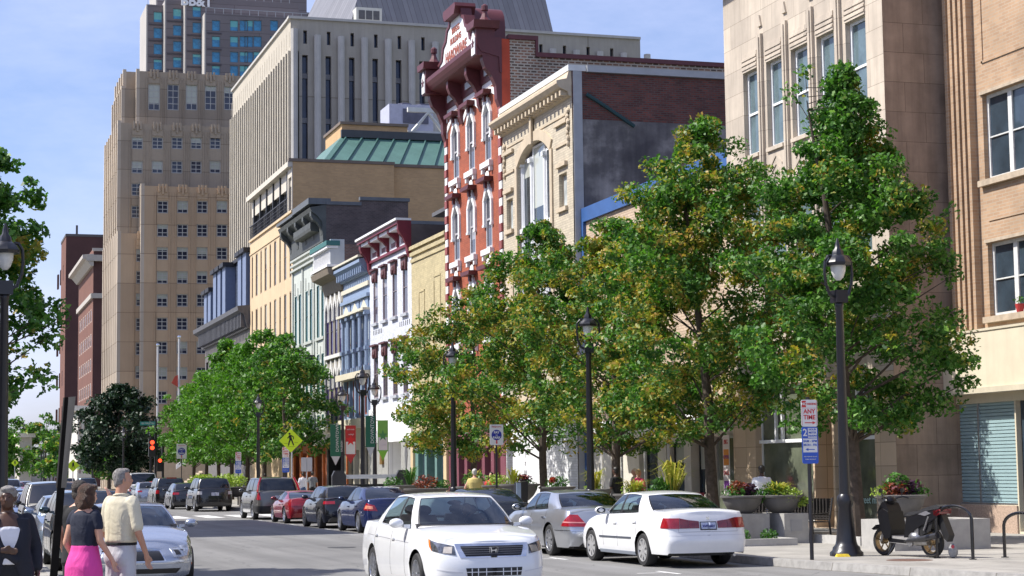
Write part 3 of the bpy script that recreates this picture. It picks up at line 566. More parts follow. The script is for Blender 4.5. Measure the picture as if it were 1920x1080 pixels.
zt1 = q(1000, 75, X)[1]; step = qy(1004, 75, y0)[0]; zt1 = qy(1000, 76, y0)[1]; zt2 = qy(1010, 107, y0)[1]
mb = MB(); mb.quad((X+.36, y0, 6), (step, y0, 6), (step, y0, zt1), (X+.36, y0, zt1)); mb.quad((step, y0, 6), (52, y0, 6), (52, y0, zt2), (step, y0, zt2)); mb.build('side_wall', OB, root, label='weathered dark brick side wall')
mb = MB(); mb.quad((X+.0, y0-.003, 3), (X+.42, y0-.003, 3), (X+.38, y0-.003, zt1), (X, y0-.003, zt1)); mb.build('corner_strip', mat('red_side', (.42, .06, .025), .8, .2, 1.5), root)
mb = MB(); mb.box(X+.3, step+.1, y0-.1, y0+.35, zt1, zt1+.2); mb.box(step-.02, step+.1, y0-.1, y0+.3, zt2, zt1); mb.box(step+.1, 52, y0-.1, y0+.35, zt2, zt2+.2); mb.build('coping', MAR, root)
mb = MB(); mb.box(X+.35, 52, y0+.35, y1-.1, 2, zt2-.4); mb.build('roof', mat('roof_tar', (.09, .09, .095)), root)
MSF = mat('maroon_shopfront', (.17, .05, .07), .5, .12, 2)
hls = [(y0+.9+i*1.45, y0+1.9+i*1.45, .5, 2.9) for i in range(6)]
wall(root, TX(X), y0, y1, .147, 3.9, hls, MSF, .35, 'shopfront')
for h in hls: window(root, 'x', X, (h[0]+h[1])/2, 1.7, 1.0, 2.4, mat('maroon_frame', (.28, .09, .11), .5, .1), PANE, 1, 1, .3, .06, 'shop_window')
# ---- plain cream painted building
X = 24.0; ya, yb = y1, q(772, 600, X)[0]; top = 13.65
YEL = mat('yellow_painted_wall', (.52, .44, .25), .8, .06, 1.5, streak=.25, seams=(.3, .1, .003))
root = bld('cream_building', 'plain yellowish cream windowless building between the red and the white fronts', ya)
wall(root, TX(X), ya, yb, 3.7, top, [], YEL)
f = MB(TX(X))
for k in range(3): f.box(ya+.01, yb-.01, top-.25-k*.33, top-.06-k*.33, 0, .14-.04*k)
for u in (ya+1.2, ya+2.4, ya+4.3, ya+5.4): f.box(u, u+.08, 4.2, top-2.0-(u-ya)*.12, 0, .03)
f.box(ya+1.2, ya+2.48, top-2.1, top-2.02, 0, .03); f.box(ya+4.3, ya+5.48, top-2.6, top-2.52, 0, .03); f.build('parapet_band', YEL, root)
hull(root, X, 46, ya, yb, top-.1, YEL)
mb = MB(); mb.box(X+1.2, X+12, yb-2.8, yb-2.6, top-.3, top+1.5); mb.box(X+1.0, X+12.4, yb-3.2, yb-.5, top+1.5, top+1.7); mb.build('roof_shed', mat('shed_grey', (.10, .10, .105), .7, .2, 1), root)
mb = MB(); mb.box(X+1.0, X+12.5, yb-3.3, yb-3.2, top+1.45, top+1.8); mb.box(X+5, X+7, yb-3.2, yb-1.6, top+1.8, top+2.3); mb.build('roof_rail', mat('shed_pale', (.5, .52, .56), .5, .1), root)
GRS = mat('green_shopfront', (.12, .22, .20), .5, .12, 3)
wall(root, TX(X), ya, yb, .147, 3.7, [(ya+.9, ya+2.2, .4, 3.1), (ya+2.6, ya+4.2, .2, 3.1, .8), (ya+4.6, ya+5.9, .4, 3.1)], GRS, .3, 'shopfront')
for a, b_ in ((ya+.9, ya+2.2), (ya+4.6, ya+5.9)): window(root, 'x', X, (a+b_)/2, 1.75, b_-a, 2.7, GRS, PANE, 1, 1, .26, .07, 'shop_window')
f = MB(TX(X)); f.quad((ya+2.6, .2, -.79), (ya+4.2, .2, -.79), (ya+4.2, 3.1, -.79), (ya+2.6, 3.1, -.79)); f.build('door', glass_pane('door_pane', (.03, .035, .035), (.4, .4, .35), 0), root)
f = MB(TX(X)); f.box(ya, ya+.55, .147, 3.7, .002, .12); f.box(yb-.5, yb, .147, 3.7, .002, .12); f.build('corner_pier', mat('pier_tan', (.55, .42, .25), .7, .08), root)
# ---- white brick building with maroon cornice
y0, y1 = yb, q(693, 500, X)[0]; top = 12.9
LAV = mat('white_lavender_brick', (.66, .69, .76), .7, .06, 2, streak=.2, seams=(.3, .1, .003)); MR2 = mat('maroon_wood', (.16, .015, .03), .5, .15, 4)
root = bld('white_building', 'white painted three storey building with bracketed maroon and white cornice', y0); top = 13.8
wx = [q(x_, 520, X)[0] for x_ in (759.5, 740, 721.5, 704)]; zt_, zb_ = q(759.5, 488, X)[1], q(759.5, 588, X)[1]; z2, z2b = q(757, 640, X)[1], q(760, 738, X)[1]; zl = q(765, 758, X)[1]
hs = [(c_-.55, c_+.55, a, b_) for c_ in wx for a, b_ in ((zb_, zt_), (z2b, z2))]
wall(root, TX(X), y0, y1, zl, top, hs, LAV, .28)
for h in hs:
    c_ = (h[0]+h[1])/2; window(root, 'x', X, c_, (h[2]+h[3])/2, 1.1, h[3]-h[2], mat('brown_sash', (.26, .22, .24), .5, .1), glass_pane('pane_wine', (.05, .04, .05), (.3, .27, .28), .3), 1, 2, .06, .1)
    s_ = MB(TX(X)); s_.prism([(c_-.42, h[3]-.5), (c_+.42, h[3]-.5), (c_+.52, h[3]-.02), (c_+.56, h[3]+.15), (c_-.56, h[3]+.15), (c_-.52, h[3]-.02)], .0, .12); s_.box(c_-.68, c_+.68, h[3]+.15, h[3]+.25, 0, .24); s_.ell((c_, h[3]-.3, .16), (.22, .28, .08), 8); s_.build('window_hood', mat('hood_brown', (.10, .035, .038), .55, .3, 8), root)
    s_ = MB(TX(X)); s_.box(c_-.66, c_+.66, h[2]-.14, h[2], 0, .14); s_.build('sill', mat('sill_grey', (.4, .42, .45), .7, .1), root)
f = MB(TX(X)); zv = (zb_+z2)/2+.2
for i in range(6): f.box(y0+.4+i*.42, y0+.5+i*.42, zv-.1, zv+.16, 0, .012); f.box(y1-2.9+i*.38, y1-2.8+i*.38, zv-.1, zv+.16, 0, .012)
f.build('vent_slot', DARK, root)
ct_ = 13.72
f = MB(TX(X)); f.box(y0, y1, ct_, ct_+.14, 0, .14); f.box(y0, y1, ct_+1.12, ct_+1.3, 0, .75)
nb = 5
for i in range(nb): u = y0+.3+(y1-y0-.6)*i/(nb-1); bracket(f, u, .3 if 0 < i < nb-1 else .4, ct_+1.12, .66, 1.0 if 0 < i < nb-1 else 1.7)
extrude_profile(f, [(0, ct_+1.35), (.75, ct_+1.35), (.7, ct_+.8), (.42, ct_+.35), (.15, ct_-.3), (0, ct_-.45)], y0-.02, y0+.12); f.build('cornice', MR2, root)
f = MB(TX(X)); f.box(y0-.05, y1+.05, ct_+1.302, ct_+1.42, 0, .85); f.box(y0+.15, y1-.15, ct_+.95, ct_+1.11, .05, .62); f.box(y0+.1, y1-.1, ct_+.15, ct_+.94, -.02, .05); f.build('cornice_panel', WHITE, root)
f = MB(TX(X))
for i in range(nb-1):
    u = y0+.3+(y1-y0-.6)*(i+.5)/(nb-1)
    for s in (-.3, 0, .3): f.box(u+s-.06, u+s+.06, ct_+.3, ct_+.55, .05, .08)
f.build('cornice_ornament', MR2, root); top = ct_-.85
hull(root, X, 44, y0, y1, ct_+1.1, mat('shaded_side', (.12, .10, .095), .85, .25, .8))  # the dark colour paints the shade on this end wall
f = MB(TX(X)); f.box(y0, y1, zl-1.9, zl, .002, .1); f.build('blank_fascia', mat('fascia_white', (.76, .77, .76), .6, .04, 2, streak=.1), root)
GM = mat('grey_metal_cladding', (.33, .33, .31), .5, .15, 2, streak=.3); zf2 = zl-1.9
wall(root, TX(X), y0, y1, .147, zf2, [(y0+2.4, y0+5.2, .16, zf2-.02, 1.1)], mat('white_clad', (.72, .72, .7), .55, .05, 2, seams=(1.2, 9, .01)), .3, 'shopfront')
f = MB(TX(X)); f.quad((y0+2.4, .16, -1.09), (y0+5.2, .16, -1.09), (y0+5.2, zf2, -1.09), (y0+2.4, zf2, -1.09)); f.box(y0, y0+2.3, zf2-1.6, zf2-.02, .003, .05); f.box(y0+5.25, y1, .15, zf2-.02, .003, .06); f.build('metal_cladding', GM, root)
f = MB(TX(X)); u = y0+1.15; f.prism([(u-.28, 2.75), (u, 1.8), (u+.28, 2.75), (u, 4.1)], .051, .08); f.build('diamond_ornament', mat('diamond_dark', (.12, .12, .13), .5, .1), root)
f = MB(TX(X)); u = y0+6.4; f.box(u-.25, u+.25, 2.3, 3.6, .06, .2); f.build('wall_lantern', mat('lantern_brass', (.25, .14, .04), .4, .2, 4, metal=.4), root)
# ---- blue building
y0, y1 = y1, q(643, 560, X)[0]; top = 13.9
BL = mat('blue_paint', (.22, .29, .41), .55, .08, 3); IVO = mat('ivory_trim', (.62, .57, .44), .6, .08, 3, streak=.1)
root = bld('blue_building', 'narrow blue and ivory ornamented front next to the white building', y0)
wall(root, TX(X), y0, y1, 4.5, top-.6, [(y0+.35+i*1.6, y0+1.45+i*1.6, a, b_) for i in range(4) for a, b_ in ((8.0, 11.0), (5.2, 7.3))], BL, .35)
for i in range(4):
    for a, b_ in ((8.0, 11.0), (5.2, 7.3)):
        window(root, 'x', X, y0+.9+i*1.6, (a+b_)/2, 1.1, b_-a, mat('red_sash', (.28, .09, .07), .5, .1), PANE, 1, 2, .08, .1)
f = MB(TX(X))
for i in range(5):
    for u in ((y0+.1+i*1.6, y0+.3+i*1.6) if 0 < i < 4 else (y0+.12+i*1.58,)):
        f.tube([(u, 8.0, .18), (u, 10.9, .18)], .1, 8); f.box(u-.15, u+.15, 10.9, 11.15, 0, .34); f.box(u-.15, u+.15, 8.9, 9.1, 0, .32)
        f.box(u-.17, u+.17, 7.7, 8.0, 0, .34); f.box(u-.1, u+.1, 5.1, 7.3, 0, .14)
f.box(y0, y1, 11.95, 12.15, 0, .2)
for i in range(3): u = y0+1.25+i*2.4; f.box(u-1.0, u+1.0, 11.3, 11.9, .0, .06)
extrude_profile(f, [(0, top-.6), (.15, top-.6), (.5, top-.1), (.62, top+.0), (.62, top+.18), (0, top+.3)], y0, y1)
for i in range(14): u = y0+.25+i*.5; f.box(u-.09, u+.09, top-.55, top-.2, .1, .5)
f.build('blue_ornament', BL, root, True)
f = MB(TX(X)); f.box(y0, y1, 11.15, 11.3, 0, .42); f.box(y0, y1, 12.6, 12.85, 0, .12); f.box(y0, y1, 7.35, 7.7, 0, .5); f.box(y0, y1, 6.9+.42, 7.34, 0, .1); f.box(y0, y1, 4.45, 5.0, 0, .35); f.box(y0, y1, top+.3, top+.42, 0, .7)
for i in range(3): u = y0+1.25+i*2.4; f.prism([(u-.8, 11.35), (u+.8, 11.35), (u, 11.85)], .06, .09)
f.build('ivory_ornament', IVO, root)
hull(root, X, 40, y0, y1, top, mat('blue_side', (.2, .22, .28), .8, .1, 1))
wall(root, TX(X), y0, y1, .147, 4.5, [(y0+.6, y0+2.6, .3, 3.3), (y0+3.0, y0+4.2, .16, 3.2, 1.), (y0+4.6, y0+6.6, .3, 3.3)], IVO, .4, 'shopfront')
f = MB(TX(X)); f.quad((y0+.6, .3, -.35), (y0+6.6, .3, -.35), (y0+6.6, 3.3, -.35), (y0+.6, 3.3, -.35)); f.build('shop_glass', PANE, root)
f = MB(TX(X)); f.box(y0+5.9, y0+6.05, .16, 3.4, .0, .1); f.build('orange_post', mat('orange_wood', (.62, .18, .05), .5, .1), root)
# ---- brown building with gothic window heads
y0, y1 = y1, q(612, 560, X)[0]; top = 14.2
OLV = mat('olive_stucco', (.20, .18, .135), .8, .08, 2, streak=.2)
root = bld('olive_building', 'olive brown building with white pointed window heads and a balustrade cornice', y0)
rows = [(9.2, 12.2), (4.9, 8.0)]
cs = [y0+.75+i*1.28 for i in range(4)]
wall(root, TX(X), y0, y1, 4.3, top, [(c_-.38, c_+.38, a, b_) for c_ in cs for a, b_ in rows], OLV, .3)
f = MB(TX(X)); 
for c_ in cs:
    for a, b_ in rows:
        window(root, 'x', X, c_, (a+b_)/2, .76, b_-a, mat('dark_sash', (.05, .04, .08), .5, .1), glass_pane('pane_violet', (.03, .02, .07), (.2, .2, .3), .3), 1, 2, .05, .07)
        f.prism([(c_-.56, b_-.9), (c_-.38, b_-.9), (c_-.38, b_-.2), (c_, b_+.35), (c_, b_+.95), (c_-.5, b_+.1)], 0, .1); f.prism([(c_+.56, b_-.9), (c_+.5, b_+.1), (c_, b_+.95), (c_, b_+.35), (c_+.38, b_-.2), (c_+.38, b_-.9)], 0, .1)
for a, b_ in rows: f.box(y0+.1, y1-.1, a-.25, a-.03, 0, .2)
f.build('pointed_hood', mat('hood_white', (.62, .61, .58), .7, .15, 6), root)
f = MB(TX(X)); extrude_profile(f, [(0, top-1.2), (.1, top-1.2), (.3, top-.5), (.9, top-.25), (1.0, top+.1), (0, top+.2)], y0-.1, y1+.1); f.build('cornice', mat('cornice_brown', (.22, .18, .13), .7, .2, 4), root)
f = MB(TX(X)); f.box(y0-.1, y1+.1, top+.2, top+.35, .1, 1.0); f.box(y0-.1, y1+.1, top+1.35, top+1.5, .3, 1.0)
for i in range(16): u = y0+.1+i*.33; f.lathe((0, 0, 0), [(.0, 0)]*0 or [(.01, .0)], 3) if False else f.box(u-.07, u+.07, top+.35, top+1.35, .6, .8)
f.build('balustrade', RWH, root)
f = MB(TX(X)); f.box(y0-.15, y1+.1, top+1.5, top+1.8, .2, 1.05); f.build('balustrade_rail', mat('teal_trim', (.04, .15, .14), .6, .1), root)
mb = MB(); mb.box(X-.78, X+.1, y0-.04, y0+.15, top+.2, top+1.9); mb.build('parapet_end', mat('parapet_pale', (.5, .52, .52), .6, .08), root)
OBR = mat('x', (.2, .2, .2)) if False else brick('old_wine_brick', (.23, .11, .08), (.13, .07, .06), (.22, .18, .16), .26, .09, .02, .3)
hull(root, X, 38, y0, y1, top+1.6, OBR)
wall(root, TX(X), y0, y1, .147, 4.3, [(y0+.5, y0+4.5, .16, 3.4, .8)], mat('dark_front', (.03, .03, .035), .5, .1), .5, 'shopfront')
f = MB(TX(X)); f.box(y0, y1, 3.6, 4.25, .0, .9); f.build('awning_ledge', mat('ledge_pale', (.5, .48, .43), .7, .1), root)
# ---- pale green building with the heavy dark cornice
y0, y1 = y1, q(549, 560, X)[0]; top = 16.6
PG = mat('pale_green_stone', (.50, .53, .48), .7, .06, 2, streak=.12); DG = mat('dark_green_sash', (.03, .09, .08), .5, .1)
root = bld('pale_green_building', 'pale green grey building with paired dark green windows and a heavy dark cornice', y0)
bays = [(y0+1.9, 2), (y0+5.75, 2), (y0+9.6, 2)]; rows = [(10.6, 14.0), (6.4, 9.5), (3.6+1.2, 5.6)]
hs = [(c_+s-.42, c_+s+.42, a, b_) for c_, n_ in bays for s in (-.75, .75) for a, b_ in rows]
wall(root, TX(X), y0, y1, 4.2, top, hs, PG, .3)
for h in hs: window(root, 'x', X, (h[0]+h[1])/2, (h[2]+h[3])/2, .84, h[3]-h[2], DG, glass_pane('pane_green', (.02, .06, .055), (.15, .25, .2), .3), 1, 2, .04, .07)
f = MB(TX(X))
for u in (y0+.2, y0+3.85, y0+7.7, y1-.2): f.box(u-.18, u+.18, 4.2, top-.9, .0, .09)
for c_, _ in bays:
    for a, b_ in rows:
        f.box(c_-1.4, c_+1.4, a-.2, a-.03, 0, .12); f.box(c_-.12, c_+.12, b_-.3, b_+.5, 0, .04); f.box(c_-1.2, c_-.9, b_+.1, b_+.9, 0, .04); f.box(c_+.9, c_+1.2, b_+.1, b_+.9, 0, .04)
for z_ in (top-.9, top-.55, top-.2): f.box(y0, y1, z_, z_+.14, 0, .2)
f.build('pilaster', mat('pale_green_trim', (.42, .44, .40), .7, .08, 3), root)
DC = mat('dark_cornice', (.075, .08, .075), .6, .25, 2)
f = MB(TX(X)); extrude_profile(f, [(0, top), (.2, top), (.25, top+1.2), (.55, top+1.6), (.95, top+1.9), (1.05, top+2.15), (0, top+2.35)], y0, y1)
for i in range(5): u = y0+.4+(y1-y0-.8)*i/4; bracket(f, u, .5, top+1.9, .95, 1.7)
extrude_profile(f, [(0, top+.7), (.75, top+.8), (.8, top+1.0), (.8, top+1.35), (0, top+1.4)], y0+1.2, y1-4.5); f.build('cornice', DC, root)
f = MB(TX(X)); f.box(y0-.03, y0+5.5, top+2.36, top+2.75, -.3, 1.15); f.box(y0+5.5, y1, top+2.3, top+2.5, -.3, 1.15); f.build('coping', mat('slate_coping', (.11, .12, .13), .6, .15), root)
DKB = brick('dusky_brick', (.125, .09, .085), (.075, .055, .055), (.13, .11, .105), .26, .09, .018, .3)
mb = MB(); zA = top+2.35
for a, b_, z_ in ((X-.0, X+2.2, zA), (X+2.2, X+5.4, zA+.35), (X+5.4, X+11, zA-1.1), (X+11, X+13.5, zA-1.9), (X+13.5, X+18, zA-2.7)): mb.quad((a, y0, 0), (b_, y0, 0), (b_, y0, z_), (a, y0, z_))
mb.build('side_wall', DKB, root)
mb = MB()
for a, b_, z_ in ((X, X+2.2, zA), (X+2.2, X+5.4, zA+.35), (X+5.4, X+11, zA-1.1), (X+11, X+13.5, zA-1.9), (X+13.5, X+18, zA-2.7)): mb.box(a, b_+.1, y0-.08, y0+.3, z_, z_+.22)
mb.build('wall_coping', mat('slate_coping', (.11, .12, .13)), root)
mb = MB(); mb.box(X+.4, X+18, y0+.4, y1-.1, 1, zA-3); mb.build('roof', mat('roof_tar', (.09, .09, .095)), root)
wall(root, TX(X), y0, y1, .147, 4.2, [(y0+1, y0+3.2, .3, 3.2), (y0+3.8, y0+5.3, .16, 3.2, .8), (y0+6, y0+8, .3, 3.2), (y0+8.6, y0+10.8, .3, 3.2)], mat('orange_brick_front', (.38, .13, .07), .7, .2, 4), .35, 'shopfront')
f = MB(TX(X))
for i in range(5): u = y0+.5+i*2.5; f.box(u, u+.35, .15, 4.1, .0, .14)
f.build('orange_post', mat('orange_wood', (.62, .18, .05)), root)
f = MB(TX(X)); f.box(y0, y1-1, 4.2, 4.6, .0, 1.1); f.build('shop_cornice', mat('ledge_white', (.65, .64, .6), .6, .1), root)
# ---- orange stucco block with roof loggia, brick penthouse and green metal roof
y0, y1 = y1, q(469, 560, X)[0]; top = q(551, 393, X)[1]; zl0, zl1 = top, q(500, 349, X)[1]
ORS = mat('orange_stucco', (.60, .45, .28), .8, .05, 1, streak=.3)
root = bld('orange_building', 'orange tan block with roof terrace, tan brick penthouse and green metal roof', y0)
ng = 5; hs = []
zr = [(top-4.6, top-1.3), (top-8.9, top-5.6), (top-13.2, top-9.9)]
for i in range(9):
    u = y0+.9+i*2.02; w_ = (.95 if i % 2 else .6)
    for a, b_ in zr: hs.append((u-w_/2, u+w_/2, a, b_))
wall(root, TX(X), y0, y1, .147, top, hs, ORS, .35)
for h in hs: window(root, 'x', X, (h[0]+h[1])/2, (h[2]+h[3])/2, h[1]-h[0], h[3]-h[2], mat('brown_frame', (.28, .2, .13), .6, .1), glass_pane('pane_brown', (.09, .08, .07), (.3, .28, .22), .3), 1, 2, .07, .08)
f = MB(TX(X)); f.box(y0, y1, top-1.15, top-1.0, 0, .06); f.box(y0, y1, top-.12, top+.05, 0, .12); f.build('string_course', ORS, root)
zroof = q(557, 296, X)[1]
f = MB(TX(X)); f.box(y0, y1-.2, zroof-.35, zroof+.02, -2, .35); f.box(y0, y1-.2, zroof-1.6, zroof-.352, -2, -.1); f.build('loggia_roof', mat('loggia_pale', (.55, .50, .42), .7, .08), root)
f = MB(TX(X)); 
for i in range(6): u = y0+2.3+i*2.85; f.box(u-.12, u+.12, top, zroof-.35, -.3, .0)
f.build('loggia_post', mat('post_dark', (.03, .03, .03), .5, .1), root)
f = MB(TX(X)); f.box(y0+1.7, y1-.3, top+1.05, top+1.13, .04, .1); f.box(y0+1.7, y1-.3, top+.08, top+.13, .04, .1)
for k in range(58): u = y0+1.7+k*.28; f.box(u, u+.03 if k % 10 else u+.1, top+.1, top+1.05, .055, .085)
for k in range(1, 4): f.box(y0+1.7, y1-.3, top+k*.25, top+k*.25+.03, .06, .08)
f.build('railing', mat('rail_dark', (.03, .025, .025), .5, .1), root)
f = MB(TX(X)); f.box(y0, y0+.2, top, zroof-.36, -.6, .05); f.box(y0+1.35, y0+1.7, top, zroof-.36, -.6, .05); f.box(y0+.2, y0+1.35, zroof-1.0, zroof-.36, -.6, .05); f.build('loggia_pier', mat('loggia_pale', (.55, .5, .42)), root)
f = MB(TX(X)); f.box(y0+.2, y1-.3, top, zroof-1.61, -3.0, -2.6); f.build('terrace_wall', mat('terrace_brown', (.35, .25, .15), .8, .1), root)
TBK = brick('penthouse_brick', (.55, .35, .17), (.47, .30, .145), (.48, .33, .19), .3, .1, .01, .12, bs=.15)
xm = qy(738.5, 300, y0)[0]
mb = MB(); mb.quad((X-.0, y0-.03, 0), (xm, y0-.03, 0), (xm, y0-.03, zroof+.02), (X, y0-.03, zroof+.02)); mb.quad((xm, y0+.35, 0), (60, y0+.35, 0), (60, y0+.35, zroof-.05), (xm, y0+.35, zroof-.05)); mb.quad((xm, y0, 0), (xm, y0+.35, 0), (xm, y0+.35, zroof), (xm, y0, zroof)); mb.build('penthouse_wall', TBK, root)
mb = MB(); mb.box(X-.3, xm+.05, y0-.1, y0+.3, zroof+.03, zroof+.24); mb.box(xm+.05, 60, y0+.25, y0+.7, zroof-.04, zroof+.17); mb.build('coping', mat('bronze_coping', (.16, .12, .09), .6, .1), root)
zt0 = qy(640, 258, y0+2)[1]; gx0 = qy(592, 290, y0+2)[0]; gx1 = qy(640, 258, y0+4)[0]
GRF = mat('green_metal_roof', (.085, .175, .145), .45, .14, .8, streak=.25); yr = y0+1.5; ztop = qy(700, 258, yr+5)[1]; gx1 = qy(641, 258, yr+5)[0]
mb = MB(); mb.quad((gx0, yr, zroof-.2), (58, yr, zroof-.2), (58, yr+5, ztop), (gx1, yr+5, ztop)); mb.quad((gx0, yr, zroof-.2), (gx1, yr+5, ztop), (gx1, y1-4, ztop), (gx0, y1-1, zroof-.2))
n_ = 24
for i in range(n_):
    xa = gx0+(58-gx0)*(i+.3)/n_; xb = gx1+(58-gx1)*(i+.3)/n_; mb.hexa([(xa, yr-.05, zroof-.2), (xa+.09, yr-.05, zroof-.2), (xb+.09, yr+4.95, ztop), (xb, yr+4.95, ztop), (xa, yr-.05, zroof-.06), (xa+.09, yr-.05, zroof-.06), (xb+.09, yr+4.95, ztop+.14), (xb, yr+4.95, ztop+.14)])
mb.build('metal_roof', GRF, root)
yp = yr+5.0; zb2 = qy(640, 233, yp)[1]; xe = qy(764, 240, yp)[0]
mb = MB(); mb.box(gx1, xe, yp, yp+6, ztop, zb2); mb.build('parapet', TBK, root)
mb = MB(); mb.box(gx1-.15, xe+.05, yp-.15, yp+6.1, zb2, zb2+.2); mb.build('parapet_coping', mat('bronze_coping', (.16, .12, .09)), root)
mb = MB(); mb.box(gx1-.1, 58, yp-.35, yp-.02, ztop-.1, ztop+.45); mb.build('gutter', mat('dark_gutter', (.05, .055, .06), .6, .1), root)
mb = MB(); mb.box(X+.4, 58, y0+2.4, y1-.3, 1, zroof-.3); mb.build('roof', mat('roof_tar', (.09, .09, .095)), root)
xt = xe+.3; zt2 = zb2+.1
mb = MB()
for z_ in (ztop+.5, ztop+2.3): mb.box(xt, 52, yp+1, yp+1.3, z_, z_+.35)
for i in range(5): a = xt+.3+i*2.6; mb.tube([(a, yp+1.1, ztop+.7), (a+1.3, yp+1.1, ztop+2.3), (a+2.6, yp+1.1, ztop+.7)], .16, 6)
for i in range(4): mb.tube([(xt+3+i*2, yp+3, ztop+.4), (xt+4.5+i*2, yp+2.4, ztop+1.9)], .3, 8)
mb.build('roof_truss', mat('truss_white', (.6, .6, .56), .6, .1), root)
mb = MB(); a, z_ = qy(730, 232, yp+6); b_, z3 = qy(812, 198, yp+6); mb.box(a, b_, yp+6, yp+9, z_-1, z3); mb.build('cooling_unit', mat('unit_grey', (.42, .43, .52), .5, .1), root)
mb = MB(); mb.box(a+1.1, b_-.4, yp+5.93, yp+5.99, z_+.1, z3-.35)
for i in range(3): mb.lathe((a+1.6+i*1.5, yp+7.5, z3), [(.6, 0), (.6, .3)], 12)
mb.build('unit_grille', mat('grille_dark', (.1, .1, .14), .6, .2, 3), root)
mb = MB(); mb.box(X+14, X+30, y0-8, y0-7.95, zroof-7.4, zroof-7.35)
for i in range(48): mb.box(X+14+i*.34, X+14.03+i*.34, y0-8, y0-7.97, zroof-8.6, zroof-7.4)
r3 = thing('roof_terrace_block', 'low rear block with a thin roof railing behind the cream front', 'building', (X+12, y0-9, 0))
mb.build('railing', mat('rail_dark', (.03, .025, .025)), r3)
mb = MB(); mb.box(X+19, X+34, y0-9, y0-3, 0, zroof-8.6); mb.build('wall', DKB, r3)
# ---- mansard building
y0, y1 = y1, 171.0; ze = 14.9; root = bld('mansard_building', 'old dark stone building with blue grey mansard roof and tall dormers', y0)
MS = mat('mansard_stone', (.13, .12, .115), .8, .2, 2)
wall(root, TX(X), y0+.02, y1, .147, ze, [(y0+2+i*3, y0+3.4+i*3, a, b_) for i in range(8) for a, b_ in ((9.5, 12), (5.2, 8))], MS)
f = MB(TX(X)); extrude_profile(f, [(0, ze-1.6), (.2, ze-1.6), (.5, ze-.5), (.95, ze-.2), (1.0, ze+.15), (0, ze+.25)], y0+.02, y1+1)
for i in range(34): u = y0+.4+i*.73; f.box(u-.14, u+.14, ze-1.5, ze-.3, .1, .7)
f.build('cornice', mat('mansard_cornice', (.10, .10, .11), .7, .2, 3), root)
mh = 4.7
f = MB(TX(X)); f.prism([(y0+.03, ze+.2)]*0 or [(y0+.03, ze+.2), (y1-5.5, ze+.2), (y1-6.2, ze+mh), (y0+.03, ze+mh)], -8, -.6); f.prism([(y1-5.5, ze+.2), (y1, ze+.2), (y1-.5, ze+mh-1.3), (y1-5.5, ze+mh-1.3)], -8, -.6)
f.build('mansard_roof', mat('slate_blue', (.035, .05, .09), .6, .3, 6, seams=(.4, .3, .03)), root)
f = MB(TX(X)); g_ = MB(TX(X))
for i, u in enumerate((y0+1.4, y0+3.8, y0+12.2, y0+15.0, y0+17.6, y1-4.2, y1-1.7)):
    hz = ze+mh-.2 if i < 5 else ze+mh-1.5; f.box(u-.85, u+.85, ze+.25, hz, -.6, .25); g_.box(u-1.1, u+1.1, hz, hz+.35, -.6, .5)
f.build('dormer', mat('dormer_blue', (.15, .19, .29), .6, .1, 3), root); g_.box(y0+.03, y1-6, ze+mh, ze+mh+.3, -6, -.4); g_.build('dormer_roof', mat('mansard_trim', (.02, .02, .025), .6, .1), root)
hull(root, X, 40, y0+.03, y1, ze-.2, MS)
# ---- concrete office block
Yc = 172.5; cx0, ct = qy(545, 35, Yc); cx1, _ = qy(1200, 68, Yc); yq = q(436, 300, cx0)[0]
CON = mat('concrete', (.43, .39, .325), .85, .07, .5, streak=.22, seams=(30, 7.5, .05)); CON2 = mat('concrete_fin', (.45, .405, .33), .85, .1, .6, streak=.2)
root = thing('concrete_office_block', 'big grey concrete office block with deep vertical fins and slot windows', 'building', (cx0, Yc, 0))
px = lambda x_, y_: qy(x_, y_, Yc); hs = []
for i in range(14):
    a = px(572+i*44.2, 80)[0]; sc = (px(612, 80)[0]-px(572, 80)[0])/40; hs.append((a-.17, a+.19, ct-2.35, ct-1.05))
zsl = px(572, 103)[1]
for i in range(14):
    a = px(572+i*44.0, 200)[0]; hs.append((a-.28, a+.28, 6, zsl))
hs2 = hs
wall(root, TY(Yc), cx0, cx1, 0, ct, hs, CON, .6)
for h in hs:
    if h[3] < ct-5 and False: pass
f = MB(TY(Yc))
for h in hs: f.quad((h[0], h[2], -.55), (h[1], h[2], -.55), (h[1], h[3], -.55), (h[0], h[3], -.55))
f.build('slot_window', glass_pane('pane_navy', (.012, .018, .04), (.1, .12, .16), 0), root)
f = MB(TY(Yc))
for h in hs[14:]:
    z_ = zsl-2.2
    while z_ > 8: f.box(h[0], h[1], z_, z_+.5, -.54, -.4); z_ -= 4.3
kind(f.build('spandrel', mat('spandrel_grey', (.2, .2, .21), .6, .2), root), 'stuff')
f = MB(TY(Yc))
for i in range(15):
    a = px(594.5+i*44.2, 200)[0]; f.tube([(a, 2, .3), (a, zsl+1.9, .3)], .34, 8)
f.tube([(px(551, 200)[0], 2, .3), (px(551, 200)[0], zsl+2.4, .3)], .34, 8); f.build('round_fin', mat('concrete_light', (.45, .43, .4), .85, .08, 1), root, True)
nf = 26; dy = (yq-Yc)/nf
mb = MB(TX(cx0)); hb = ct-3.1
mb.quad((Yc, 0, -.8), (yq, 0, -.8), (yq, ct, -.8), (Yc, ct, -.8))
mb.box(Yc+.03, yq, hb, ct, -.79, -.003)
for i in range(nf+1): u = Yc+i*dy; mb.box(u, u+dy*.3, 0, hb-.002, -.79, .25); mb.box(u+dy*.5, u+dy*.58, ct-2.6, ct-1.1, .001, .02)
mb.box(Yc+.01, Yc+.5, 0, hb, -.8, -.002); mb.build('fin', CON2, root)
mb = MB(TX(cx0))
for i in range(nf): u = Yc+(i+.42)*dy; mb.box(u, u+dy*.4, 4, hb-1, -.78, -.76)
